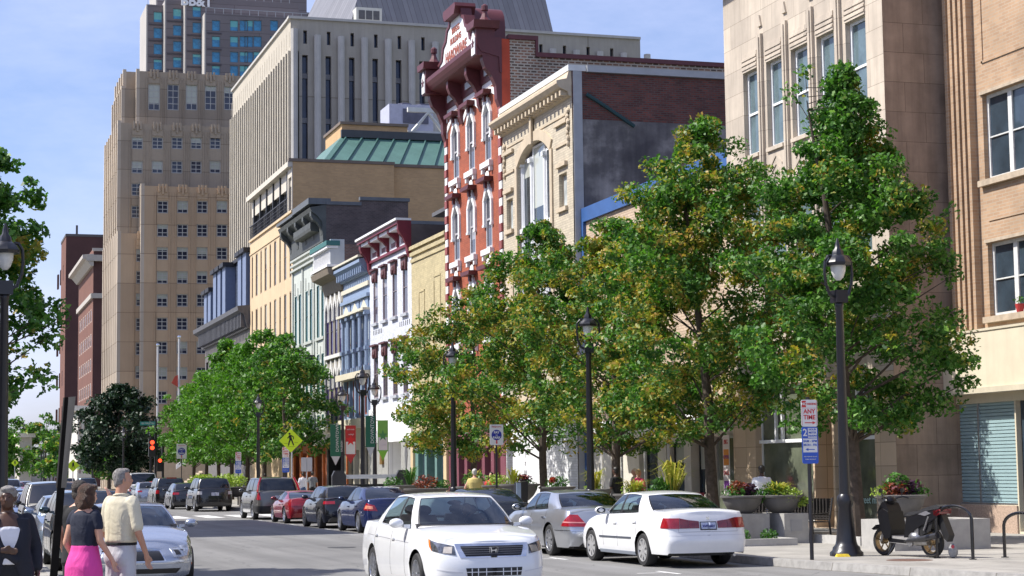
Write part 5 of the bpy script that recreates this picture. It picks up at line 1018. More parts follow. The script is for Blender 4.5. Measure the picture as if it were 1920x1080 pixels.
banner('event_banner', 'dark green lettered banner on the lamp left of the red banner', 20, 92.9, -.66, -.12, 4.3, 2.7, DGN, ('grey', (.5, .5, .5)), [('DOWNTOWN', .36, .22, .22, True), ('RALEIGH', .58, .22, .14, True)])
banner('event_banner', 'red star banner with grey lower half on the lamp pole', 20, 92.95, .12, .66, 4.25, 2.75, ('red', (.42, .03, .03)), ('red', (.4, .04, .04)), [('welcome', .27, 1.3, .11, False), ('raleigh', .3, 1.05, .11, False)], ('red', (.6, .02, .02)))
banner('event_banner', 'dark green lettered banner on the tall middle lamp', 17.1, 75.5, .1, .5, 4.2, 2.9, DGN, ('grey', (.5, .5, .5)), [('DOWNTOWN', .28, .15, .2, True), ('RALEIGH', .46, .15, .13, True)])
banner('event_banner', 'bright green star banner before the grey metal shop front', 20, 85.8, .12, .62, 4.3, 2.85, ('lgreen', (.17, .42, .08)), ('lgreen', (.2, .5, .05)), [('market', .3, .3, .1, False)], ('lgrn2', (.07, .25, .08)))
# ================================================================ SIGNS
SW = mat('sign_white_face', (.72, .72, .7), .5, .03); SR = mat('sign_red', (.6, .03, .03), .5, 0); SB = mat('sign_blue', (.03, .1, .5), .5, .03); SGY = mat('sign_galv', (.35, .36, .38), .5, .1)
def roundrect(x0, x1, z0, z1, r=.04, n=4):
    out = []
    for cx_, cz_, a0 in ((x1-r, z1-r, 0), (x0+r, z1-r, 90), (x0+r, z0+r, 180), (x1-r, z0+r, 270)):
        for k in range(n+1): a = math.radians(a0+90*k/n); out.append((cx_+r*math.cos(a), cz_+r*math.sin(a)))
    return out
def parking_sign(label, X, Y, big=True):
    r_ = thing('parking_sign', label, 'sign', (X, Y, .15), 'no parking and meter signs'); 
    f = MB(); f.tube([(X, Y, .1), (X, Y, 3.15)], .038, 8); f.build('post', BLACK, r_, True)
    T_ = TY(Y-.05); zt = 3.1; w_ = .165
    f = MB(T_); f.prism(roundrect(X-w_, X+w_, zt-.5, zt), 0, .006); up = f.build('no_parking_plate', SW, r_)
    f = MB(T_); f.box(X-w_+.02, X-w_+.1, zt-.14, zt-.02, .007, .009)
    text_mb(f, 'ANY', .115, onY(Y-.058, X+.0, zt-.22), bold=.002); text_mb(f, 'TIME', .115, onY(Y-.058, X, zt-.33), bold=.002); text_mb(f, 'PARKING', .05, onY(Y-.058, X+.045, zt-.08), bold=.001)
    f.box(X-.1, X+.06, zt-.435, zt-.42, .007, .009); f.prism([(X+.06, zt-.455), (X+.13, zt-.427), (X+.06, zt-.4)], .007, .009)
    for a in ((X-w_+.012, X+w_-.012, zt-.158, zt-.154), (X-w_+.012, X-w_+.017, zt-.48, zt-.02), (X+w_-.017, X+w_-.012, zt-.48, zt-.02)): f.box(*a, .0065, .0085)
    f.build('red_lettering', SR, r_)
    f = MB(T_); text_mb(f, 'NO', .07, onY(Y-.061, X-w_+.06, zt-.08), bold=.002); f.build('white_lettering', SW, up)
    zt = 2.595; f = MB(T_); f.prism(roundrect(X-w_, X+w_, zt-.68, zt), 0, .006); lo = f.build('meter_plate', SB, r_)
    f = MB(T_); f.box(X-.04, X+w_-.02, zt-.2, zt-.02, .007, .008); f.box(X-w_+.02, X+w_-.02, zt-.47, zt-.215, .007, .008); text_mb(f, '2', .19, onY(Y-.058, X-.1, zt-.11), bold=.003); text_mb(f, 'FREE PARKING ON ALL', .026, onY(Y-.058, X, zt-.55)); text_mb(f, 'PUBLIC HOLIDAYS', .026, onY(Y-.058, X, zt-.6)); f.build('white_panel', SW, lo)
    f = MB(T_)
    for i, s_ in enumerate(('HOUR', 'METER', 'PARKING')): text_mb(f, s_, .052, onY(Y-.0585, X+.052, zt-.05-i*.058), bold=.001)
    text_mb(f, '8AM - 5PM', .06, onY(Y-.0585, X, zt-.265), bold=.001); text_mb(f, 'MON - FRI', .06, onY(Y-.0585, X, zt-.335), bold=.001); f.box(X-.04, X+.09, zt-.425, zt-.41, .0085, .01); f.prism([(X-.04, zt-.445), (X-.1, zt-.4175), (X-.04, zt-.39)], .0085, .01)
    f.build('blue_lettering', SB, lo); return r_
parking_sign('no parking any time sign over blue two hour meter sign by the nearest lamp', 15.62, 31.6)
parking_sign('no parking and meter sign below the yellow pedestrian diamond', 15.85, 86.3)
parking_sign('faded no parking and blue meter sign beside the far lamp at the tree clump', 16.6, 105)
def pay_sign(label, X, Y, s=1.0, z=2.15):
    r_ = thing('pay_parking_sign', label, 'sign', (X, Y, .15), 'pay to park signs'); f = MB(); f.tube([(X, Y, .1), (X, Y, z+.85*s)], .03, 8); f.build('post', BLACK, r_, True)
    f = MB(TY(Y-.04)); f.prism(roundrect(X-.28*s, X+.28*s, z, z+.82*s), 0, .008); p_ = f.build('plate', SW, r_)
    f = MB(TY(Y-.04)); f.prism([(X+.21*s*math.cos(a*math.pi/12), z+.4*s+.21*s*math.sin(a*math.pi/12)) for a in range(24)], .009, .011); f.build('blue_disc', mat('disc_blue', (.02, .03, .3), .5, 0), p_)
    f = MB(TY(Y-.04)); text_mb(f, 'PAY', .13*s, onY(Y-.054, X, z+.5*s), bold=.003); text_mb(f, 'to', .1*s, onY(Y-.054, X, z+.4*s)); text_mb(f, 'PARK', .13*s, onY(Y-.054, X, z+.29*s), bold=.003); f.build('white_lettering', SW, p_)
    f = MB(TY(Y-.04)); text_mb(f, 'Raleigh parks', .075*s, onY(Y-.052, X, z+.73*s)); f.box(X-.025*s, X+.025*s, z+.1*s, z+.2*s, .012, .014); f.prism([(X-.05*s, z+.1*s), (X+.05*s, z+.1*s), (X, z+.04*s)], .012, .014); f.build('red_mark', SR, p_)
pay_sign('white pay to park sign with blue disc beside the yellow shirted man', 16.05, 53.1, .74, 2.62)
pay_sign('small far pay to park sign over the black vans', 16.9, 132, 1.25, 3.0)
X, Y, z = 15.75, 84.4, 3.35; r_ = thing('pedestrian_sign', 'fluorescent yellow diamond sign with a walking figure over the crosswalk', 'sign', (X, Y, .15))
YG = mat('sign_yellow_green', (.62, .85, .02), .5, .03); h = .54
f = MB(); f.tube([(X+.05, Y+.06, .1), (X+.05, Y+.06, 4.0)], .035, 8); f.build('post', SGY, r_, True)
f = MB(TY(Y)); f.prism([(X, z-h), (X+h, z), (X, z+h), (X-h, z)], 0, .012); p_ = f.build('plate', YG, r_)
f = MB(lambda u, z2, w: (X+(u-X)*.75, Y-w, z+(z2-z)*.75)); w0, w1 = .013, .018
f.prism([(X-.09+.065*math.cos(a*math.pi/6), z+.42+.065*math.sin(a*math.pi/6)) for a in range(12)], w0, w1)
f.prism([(X-.12, z+.33), (X+.0, z+.35), (X+.06, z+.1), (X-.04, z+.04), (X-.11, z+.1)], w0, w1); f.prism([(X-.1, z+.34), (X-.24, z+.16), (X-.2, z+.13), (X-.07, z+.26)], w0, w1); f.prism([(X, z+.35), (X+.16, z+.26), (X+.18, z+.08), (X+.13, z+.08), (X+.11, z+.22), (X+.0, z+.27)], w0, w1)
f.prism([(X-.08, z+.12), (X+.02, z+.1), (X-.08, z-.12), (X-.12, z-.3), (X-.19, z-.3), (X-.16, z-.1)], w0, w1); f.prism([(X-.03, z+.1), (X+.06, z+.12), (X+.13, z-.1), (X+.2, z-.28), (X+.13, z-.3), (X+.05, z-.1)], w0, w1)
f.box(X-.42, X-.2, z-.17, z-.155, w0, w1); f.box(X+.2, X+.42, z-.13, z-.115, w0, w1); f.box(X-.22, X+.25, z-.37, z-.355, w0, w1); f.build('walking_figure', mat('sign_black', (.01, .01, .01), .5, 0), p_)
for px_, Y_, lb in ((28, 215, 'tiny yellow diamond sign far left down the street'), (137, 150, 'small yellow diamond sign right of the leaning post')):
    X_, z_ = qy(px_, 868 if px_ < 50 else 873, Y_); r_ = thing('pedestrian_sign', lb, 'sign', (X_, Y_, 0)); f = MB(); f.tube([(X_, Y_+.1, 0), (X_, Y_+.1, z_+.2)], .04, 6); f.build('post', SGY, r_)
    f = MB(TY(Y_)); h_ = .5 if px_ > 50 else .4; f.prism([(X_, z_-h_), (X_+h_, z_), (X_, z_+h_), (X_-h_, z_)], 0, .02); f.build('plate', YG, r_); f = MB(TY(Y_)); f.prism([(X_-.1, z_-.25), (X_, z_+.0), (X_+.12, z_-.25), (X_+.05, z_+.25), (X_-.05, z_+.25)], .021, .03); f.build('walking_figure', mat('sign_black', (.01,)*3), r_)
X, Y = 17.4, 86.5; X = qy(575, 880, Y)[0]; r_ = thing('notice_sign', 'back of a small grey notice sign near the two men', 'sign', (X, Y, .15)); f = MB(); f.tube([(X, Y, .1), (X, Y, 2.6)], .03, 6); f.build('post', SGY, r_); f = MB(TY(Y)); f.prism(roundrect(X-.26, X+.26, 1.95, 2.6), 0, .01); f.build('plate', mat('plate_grey', (.45, .47, .5), .5, .05), r_)
# leaning post with an edge-on sign, close to the camera on the left
r_ = thing('leaning_sign_post', 'dark leaning sign post close to the left foreground between the two women', 'sign post', (.35, 15, .15))
b0 = np.array(gp(98, 1180, .0)); Yp = 15.0
xa, za = qy(94, 1160, Yp); xb, zb = qy(128, 745, Yp); xm_, zm_ = qy(114, 900, Yp)
f = MB(); f.hexa([(xa-.028, Yp-.03, za), (xa+.028, Yp-.03, za), (xa+.028, Yp+.03, za), (xa-.028, Yp+.03, za), (xb-.03, Yp-.03, zb), (xb+.03, Yp-.03, zb), (xb+.03, Yp+.03, zb), (xb-.03, Yp+.03, zb)]); f.build('post', mat('dark_post', (.008, .007, .006), .9, .3, 12, spec=.15), r_)
for k, (dy_, xo, m_, nm_) in enumerate(((-.06, .02, mat('sign_back', (.022, .022, .024), .85, .25, 6), 'sign_plate'), (.05, -.05, mat('sign_back_dark', (.012, .01, .01), .6, .3, 5), 'rear_sign_plate'))):
    f = MB(); a = .11 if k == 0 else .04; x0_, x1_ = (xm_+.0, xm_+.035) if k == 0 else (xm_-.035, xm_-.005); sx = (xb-xm_)/(zb-zm_); zz = [zm_-.06, zb-.0]
    f.hexa([(x0_, Yp+dy_, zz[0]), (x1_, Yp+dy_-.05, zz[0]), (x1_, Yp+dy_-.04, zz[0]), (x0_, Yp+dy_+.01, zz[0]), (x0_+sx*(zz[1]-zm_), Yp+dy_, zz[1]), (x1_+sx*(zz[1]-zm_)+.01, Yp+dy_-.1, zz[1]), (x1_+sx*(zz[1]-zm_)+.01, Yp+dy_-.09, zz[1]), (x0_+sx*(zz[1]-zm_), Yp+dy_+.01, zz[1])]); f.build(nm_, m_, r_)
# traffic signals and street name
REDL = emit('signal_red', (1, .06, .02), 2.2); GRL = emit('signal_green', (.05, 1, .45), 2.0)
def signal(label, px_, y0_, y1_, Y, lights, head=True, sign=None, post=True):
    X_, zt = qy(px_, y0_, Y); _, zb = qy(px_, y1_, Y); r_ = thing('traffic_signal', label, 'traffic signal', (X_, Y, 0), 'traffic signals at the crossings')
    w_ = (zt-zb)/3*.55; f = MB(TY(Y)); f.box(X_-w_, X_+w_, zb, zt, -.3, 0); f.build('housing', BLACK, r_)
    if post: f = MB(); f.tube([(X_+w_*1.2, Y+.4, 0), (X_+w_*1.2, Y+.4, zt+1.5)], .1, 8); f.build('pole', BLACK, r_, True)
    for (fr, m_) in lights: f = MB(TY(Y)); zc_ = zt-(zt-zb)*fr; f.prism([(X_+w_*.62*math.cos(a*math.pi/8), zc_+w_*.62*math.sin(a*math.pi/8)) for a in range(16)], .01, .05); f.build('lamp', m_, r_)
signal('traffic signal with two red lamps in front of the tall dark tree', 285.5, 822, 856, 146, [(.22, REDL), (.52, REDL)])
signal('lower traffic signal with one red lamp beside the green clump', 300, 854, 884, 148, [(.32, REDL)])
signal('small green traffic light far down the street', 79, 862, 876, 290, [(.6, GRL)])
signal('tiny red traffic light right of the distant green one', 91, 868, 880, 290, [(.4, REDL)])
signal('tiny red traffic light left of the distant green one', 75, 869, 881, 292, [(.4, REDL)])
X_, z_ = qy(277, 794, 145.6); r_ = thing('street_name_sign', 'teal street name sign over the crossing', 'sign', (X_, 145.6, z_)); f = MB(TY(145.6)); f.box(X_-.58, X_+.58, z_-.14, z_+.14, 0, .03); f.build('plate', mat('sign_teal', (.02, .25, .2), .5, .03), r_); f = MB(TY(145.6)); text_mb(f, 'W MARTIN', .2, onY(145.56, X_, z_)); f.build('lettering', SW, r_); f = MB(); f.tube([(X_+.58, 145.7, z_), (X_+1.2, 146.4, z_)], .04, 6); f.build('arm', BLACK, r_)
for px_, yt, lb in ((296, 650, 'slim white flagpole left of the beige tower entrance'), (336, 635, 'slim white flagpole with a small red flag at the tree tops')):
    X_, z_ = qy(px_, yt, 225); r_ = thing('flagpole', lb, 'flagpole', (X_, 225, 0)); f = MB(); f.tube([(X_, 225, 0), (X_, 225, z_)], .13, 8); f.build('pole', mat('pole_white', (.5, .5, .5), .5, .05), r_); f = MB(); f.ell((X_, 225, z_+.2), (.22, .22, .22), 8); f.build('finial', CHR, r_)
    if px_ > 300: X2, z2_ = qy(px_, 712, 225); f = MB(); f.hexa([(X_-.9, 225, z2_-.4), (X_-.1, 225, z2_-.9), (X_-.1, 225.04, z2_-.9), (X_-.9, 225.04, z2_-.4), (X_-.5, 225, z2_+.4), (X_-.1, 225, z2_+.6), (X_-.1, 225.04, z2_+.6), (X_-.5, 225.04, z2_+.4)]); f.build('flag', mat('flag_red', (.5, .08, .05), .8, .2, 3), r_)
# ================================================================ PLANTERS
BOWL = mat('bowl_concrete', (.125, .12, .115), .8, .15, 5, bmp=.15)
def blades(pts_n, h, w, spread, c0, g_, base_z):
    mb = MB()
    for i in range(pts_n):
        a = g_.uniform(0, 2*math.pi); r0 = g_.uniform(0, .12); l = h*g_.uniform(.6, 1.1); sp = spread*g_.uniform(.3, 1.1); ca, sa = math.cos(a), math.sin(a); px_, py_ = -sa*w, ca*w
        b0 = (c0[0]+ca*r0, c0[1]+sa*r0, base_z); m1 = (c0[0]+ca*(r0+sp*.4), c0[1]+sa*(r0+sp*.4), base_z+l*.75); e = (c0[0]+ca*(r0+sp), c0[1]+sa*(r0+sp), base_z+l*g_.uniform(.55, .95))
        mb.add([(b0[0]-px_*.5, b0[1]-py_*.5, b0[2]), (b0[0]+px_*.5, b0[1]+py_*.5, b0[2]), (m1[0]+px_, m1[1]+py_, m1[2]), e, (m1[0]-px_, m1[1]-py_, m1[2])], [(0, 1, 2, 4), (4, 2, 3)])
    return mb
LM = {'lime': leafmat('lime_leaves', [(0, (.2, .32, .03)), (1, (.42, .52, .12))], None, .3), 'green': leafmat('bed_leaves', [(0, (.03, .11, .02)), (1, (.1, .24, .04))], None, .25), 'rust': leafmat('rust_leaves', [(0, (.12, .03, .02)), (.5, (.32, .08, .03)), (1, (.1, .03, .05))], None, .25), 'purple': leafmat('purple_leaves', [(0, (.03, .01, .03)), (1, (.1, .04, .08))], None, .2), 'red': leafmat('red_flowers', [(0, (.4, .03, .03)), (1, (.6, .1, .05))], None, .2), 'yel': leafmat('yellow_blades', [(0, (.25, .3, .03)), (1, (.5, .42, .08))], None, .3)}
def foliage(parent, name, n, c, r, size, m, seed, squash=.6):
    g_ = np.random.default_rng(seed); d = g_.normal(size=(n, 3)); d /= np.linalg.norm(d, axis=1)[:, None]; p = np.array(c)+d*(g_.random(n)**.4)[:, None]*np.array([r, r, r*squash]); p -= np.array(ORG[parent.name]); o = bpy.data.objects.new(name, leaf_mesh(name, p, size, m)); C.objects.link(o); o.parent = parent; return o
def bowl(label, X, Y, R=.5, zb=.82, h=.5, plants=(), seed=1, group='concrete bowl planters'):
    r_ = thing('bowl_planter', label, 'planter', (X, Y, zb), group); f = MB(); f.lathe((X, Y, zb), [(R*.42, 0), (R*.5, .02), (R*.72, h*.3), (R*.88, h*.62), (R*.93, h*.85), (R*1.03, h*.9), (R*1.05, h), (R*.95, h+.01), (R*.9, h*.9), (R*.5, h*.8)], 28); f.build('bowl', BOWL, r_, True, ang=40)
    g_ = random.Random(seed); zt = zb+h
    for k, p in enumerate(plants):
        if p[0] == 'blades': o = blades(p[1], p[2], .022, p[3], (X+p[5], Y), g_, zt-.05).build('grass_plant', LM[p[4]], r_)
        else: foliage(r_, {'lime': 'trailing_vine', 'rust': 'coleus', 'red': 'flowers', 'purple': 'cabbage_plant', 'green': 'shrub', 'yel': 'shrub'}[p[4]], p[1], (X+p[5], Y+p[6], zt+p[7]), p[2], p[3], LM[p[4]], seed*7+k)
    return r_
p1 = gp(1483, 1029, .15); PB1 = (17.35, 36.9)
def pbox(label, x0, x1, y0, y1, zt, plate=False):
    r_ = thing('planter_box', label, 'plinth', ((x0+x1)/2, (y0+y1)/2, .15)); f = MB(); f.box(x0, x1, y0, y1, .14, zt); f.build('block', CONC, r_)
    if plate: f = MB(); f.box((x0+x1)/2-.14, (x0+x1)/2+.14, y0-.008, y0, .42, .68); f.build('cover_plate', mat('plate_grey2', (.3, .3, .3), .7, .1), r_)
pbox('square concrete block carrying the lime green bowl planter', 18.42, 19.02, 38.6, 39.75, .82, True)
pbox('low concrete block next to the shrub bed behind the white sedan', 17.5, 18.2, 38.9, 39.9, .82)
pbox('wide low concrete wall block behind the scooter', 18.6, 20.8, 33.9, 35.3, .76, False)
bowl('bowl planter with yellow grass and trailing lime vine on the square block', 18.62, 39.15, .5, .82, .4, (('blades', 90, .42, .5, 'yel', -.1), ('leaf', 420, .36, .07, 'lime', .05, -.2, .0), ('leaf', 160, .22, .07, 'lime', .38, -.25, -.14), ('leaf', 200, .3, .07, 'green', -.2, .0, .12)), 2)
bowl('bowl planter with rust red coleus just behind the white sedan', 17.72, 39.3, .49, .82, .4, (('leaf', 260, .26, .08, 'rust', -.1, 0, .18), ('leaf', 200, .28, .07, 'green', -.25, -.1, .08), ('leaf', 240, .26, .09, 'purple', .1, 0, .14), ('leaf', 200, .3, .07, 'green', .4, -.1, .0)), 3)
bowl('bowl planter with dark cabbage plants and orange leaves above the scooter', 19.22, 34.7, .52, .8, .45, (('leaf', 170, .34, .11, 'purple', .15, 0, .16), ('leaf', 150, .28, .1, 'rust', -.2, -.12, .12), ('leaf', 130, .34, .1, 'green', -.1, 0, .26), ('leaf', 110, .26, .07, 'green', .4, -.05, .06), ('leaf', 90, .2, .06, 'lime', -.5, 0, .08), ('blades', 24, .4, .4, 'green', .3)), 4)
bowl('bowl planter with red flowers and trailing grey green leaves right of the silver car top', 17.2, 54.5, .6, .95, .5, (('leaf', 220, .3, .08, 'purple', .1, 0, .12), ('leaf', 200, .3, .08, 'green', .2, -.2, -.05), ('blades', 40, .6, .45, 'yel', -.2), ('leaf', 60, .15, .07, 'red', .1, -.1, .2)), 5)
bowl('bowl planter with a tall spiky yellow green plant in front of the cafe', 18.3, 45.2, .55, .75, .45, (('blades', 70, 1.15, .85, 'yel', .1), ('leaf', 300, .35, .08, 'green', -.2, 0, .1), ('blades', 60, .6, .6, 'green', -.1)), 6)
bowl('bowl planter with yellow grass left of the pink shirted woman', 18.0, 46.9, .55, .75, .45, (('blades', 90, .5, .55, 'yel', 0), ('leaf', 240, .4, .07, 'lime', 0, 0, .05)), 7)
bowl('bowl planter with yellow blades beside the tall middle lamp base', 18.2, 50.6, .5, .85, .45, (('blades', 60, .7, .5, 'yel', 0), ('leaf', 120, .3, .07, 'lime', 0, 0, .02)), 8)
bowl('bowl planter with red flowers at the foot of the trunk by the white wall', 18.3, 54.2, .55, .95, .4, (('leaf', 260, .38, .08, 'green', 0, 0, .12), ('leaf', 60, .12, .08, 'red', -.2, -.2, .22)), 9)
bowl('bowl planter with rust foliage in front of the green shop front', 17.4, 66.5, .8, .75, .5, (('leaf', 300, .5, .1, 'rust', 0, 0, .2), ('leaf', 160, .4, .1, 'green', .6, 0, .1)), 10)
bowl('bowl planter with dark leaves left of the yellow shirted man', 17.5, 60.5, .6, .85, .5, (('leaf', 260, .45, .09, 'green', 0, 0, .25), ('blades', 30, .7, .4, 'yel', 0)), 11)
bowl('bowl planter with lime shrub between the yellow shirt and the red shirt', 17.4, 57.5, .5, 1.0, .4, (('leaf', 300, .42, .08, 'lime', 0, 0, .15),), 12)
bowl('bowl planter with broad green leaves at the end of the long counter', 17.8, 71.2, .7, .85, .5, (('blades', 50, .9, .6, 'green', .2), ('leaf', 200, .4, .1, 'green', -.5, 0, .1)), 13)
for k, (px_, Y_) in enumerate(((441, 98), (425, 100), (385, 112), (372, 112))): X_ = qy(px_, 905, Y_)[0]; bowl(['lime shrub planter behind the grey crossover', 'pale green shrub planter behind the black van rear', 'low shrub planter behind the black van roof', 'yellow green shrub planter left of the pay sign'][k], X_, Y_, .8, .7, .5, (('leaf', 300, .7, .16, 'lime', 0, 0, .3),), 20+k)
for k, (X_, Y_) in enumerate(((17.1, 38.0), (17.8, 38.1), (17.0, 39.5), (17.1, 40.6))):
    r_ = thing('shrub', ['small round shrub at the left end of the kerbed bed', 'small round shrub at the right end of the kerbed bed', 'low shrub in the middle of the kerbed bed', 'low shrub at the back of the kerbed bed'][k], 'shrub', (X_, Y_, .25), 'low shrubs in the kerbed bed'); foliage(r_, 'leaves', 300, (X_, Y_, .36), .2, .05, LM['green'], 50+k, .8)
# bed strip farther on, dark flower box wall before the cars
mb = MB(); mb.box(16.0, 16.25, 87, 101, .14, .8); tag(mb.build('low_wall', mat('dark_stone', (.12, .11, .1), .8, .2, 3)), 'dark low planting wall behind the grey crossover', 'wall')
# benches, counter, racks
def slat_bench(label, X, Y, w, rot):
    r_ = thing('bench', label, 'bench', (0, 0, 0), 'dark metal benches'); IR = mat('bench_iron', (.03, .026, .024), .5, .2, 8)
    f = MB()
    for k in range(9): f.box(-w/2, w/2, .25-k*.055, .285-k*.055, .44, .46)
    f.build('seat', IR, r_); f = MB()
    for k in range(9): f.box(-w/2, w/2, .26+k*.012, .28+k*.012, .5+k*.055, .535+k*.055)
    for k in range(int(w/.12)): f.box(-w/2+k*.12, -w/2+k*.12+.035, .265, .36, .48, .98)
    f.build('backrest', IR, r_)
    for s in (-1, 1): f = MB(); f.tube([(s*w/2, -.22, 0), (s*w/2, -.22, .62), (s*w/2, .22, .64)], .025, 6); f.tube([(s*w/2, .36, 1.0), (s*w/2, .25, .45), (s*w/2, .3, 0)], .025, 6); f.build('leg', IR, r_)
    r_.location = (X, Y, .15); r_.rotation_euler = (0, 0, rot); return r_
slat_bench('dark slatted metal bench between the near tree and the no parking sign', 19.35, 39.8, 1.7, math.radians(-80)); slat_bench('dark metal bench behind the lime green planter', 18.6, 41.4, 1.4, math.radians(-75))
r_ = thing('news_rack_counter', 'long white topped counter over black news boxes beyond the parked blue car', 'counter', (17.6, 73, .15))
xa, za = qy(627, 888, 73.5); xb, zb = qy(756, 886, 73.5); f = MB(); f.box(xa, xb, 73.2, 74.0, 1.62, 1.78); f.build('top', WHITE, r_); f = MB(); n_ = 6
for i in range(n_): a = xa+.1+(xb-xa-.2)*i/n_; f.box(a, a+(xb-xa)/n_*.86, 73.3, 73.9, .15, 1.4)
f.build('news_box', BLACK, r_)
for xx in (xa+.1, xb-.1): f = MB(); f.prism([(xx-.28, .15), (xx+.28, .15), (xx+.28, 1.75), (xx+.18, 1.95), (xx-.18, 1.95), (xx-.28, 1.75)], 0, .2); v = [(p[0], 73.05+p[2], p[1]) for p in f.v]; f.v = v; f.build('end_panel', mat('panel_dark', (.05, .05, .055), .5, .1), r_)
f = MB()
for i in range(n_): a = xa+.2+(xb-xa-.2)*i/n_; f.box(a+.1, a+.32, 73.28, 73.299, .95, 1.25)
f.build('label_card', SW, r_)
r_ = thing('pay_station', 'slim grey pay station tilted beside the bowl planter right of the silver roof', 'pay station', (16.75, 53.2, .15)); f = MB(); f.hexa([(16.6, 53, .15), (16.95, 53, .15), (16.95, 53.4, .15), (16.6, 53.4, .15), (16.68, 53, 1.5), (17.0, 53, 1.55), (17.0, 53.4, 1.55), (16.68, 53.4, 1.5)]); f.build('cabinet', BLACK, r_); f = MB(); f.box(16.62, 16.76, 52.97, 52.995, .95, 1.5); f.build('screen', mat('screen_blue', (.3, .38, .5), .3, .1), r_)
def rack(label, x0, y0, x1, y1, h):
    r_ = thing('bike_rack', label, 'bike rack', (x0, y0, .15), 'black hoop bike racks'); dx, dy = x1-x0, y1-y0; n_ = 12; R_ = .5
    pts = [(x0, y0, .14), (x0, y0, .15+h-.24)]+[(x0+dx*(.5-.5*math.cos(math.pi*k/n_)), y0+dy*(.5-.5*math.cos(math.pi*k/n_)), .15+h-.24+.24*math.sin(math.pi*k/n_)) for k in range(1, n_)]+[(x1, y1, .15+h-.24), (x1, y1, .14)]
    f = MB(); f.tube(pts, .032, 10); f.build('hoop', mat('gloss_black', (.01, .01, .012), .2, 0, coat=.5), r_, True); f = MB(); f.lathe((x0, y0, .146), [(.07, 0), (.07, .015)], 10); f.lathe((x1, y1, .146), [(.07, 0), (.07, .015)], 10); f.build('foot_plate', BLACK, r_)
rack('taller black hoop bike rack behind the scooter tail', 17.83, 30.9, 18.12, 30.15, .96); rack('black hoop bike rack at the right edge of the view', 19.0, 30.5, 19.28, 29.75, .82)
r_ = thing('plant_pot', 'small red flower pot on the brick building window sill', 'flower pot', (XB-.1, 0, 0)); uu, zz = q(1911, 590, XB-.1); r_.location = (XB-.1, uu, zz); ORG[r_.name] = Vector(r_.location)
zz = zvb+.0; f = MB(); f.lathe((XB-.07, uu, zz), [(.08, 0), (.12, .2)], 12); f.build('pot', mat('pot_red', (.45, .04, .04), .6, .1), r_); foliage(r_, 'leaves', 40, (XB-.07, uu, zz+.3), .16, .07, LM['green'], 90)
r_ = thing('cafe_table', 'red clothed cafe table under the white canopy', 'table', (22.6, 57.4, .15)); f = MB(); f.box(22.2, 23.2, 56.6, 58.2, .85, 1.1); f.build('tablecloth', mat('cloth_red', (.35, .06, .07), .8, .3, 14), r_); f = MB(); f.tube([(22.7, 57.4, .1), (22.7, 57.4, .85)], .04, 6); f.build('leg', BLACK, r_)
r_ = thing('cafe_table', 'second red clothed cafe table beside the pink shirted woman', 'table', (22.6, 55.0, .15)); f = MB(); f.box(22.2, 23.2, 54.3, 55.8, .85, 1.1); f.build('tablecloth', mat('cloth_red', (.35, .06, .07)), r_); f = MB(); f.tube([(22.7, 55, .1), (22.7, 55, .85)], .04, 6); f.build('leg', BLACK, r_)
X_, z_ = qy(580, 690, 112); r_ = thing('blade_sign', 'dark round topped projecting sign high on the pale green building', 'sign', (X_, 117, z_)); f = MB(TY(117)); X_, z_ = qy(580, 695, 117); f.prism([(X_-.55, z_-.9), (X_+.55, z_-.9), (X_+.55, z_+.6), (X_+.3, z_+1.0), (X_-.3, z_+1.0), (X_-.55, z_+.6)], 0, .1); f.build('board', mat('board_dark', (.05, .06, .06), .5, .1), r_); f = MB(TY(117)); text_mb(f, 'M', .5, onY(116.88, X_, z_+.3)); text_mb(f, 'Z', .5, onY(116.88, X_, z_-.4)); f.build('lettering', mat('letter_pale', (.5, .5, .45), .6, 0), r_)
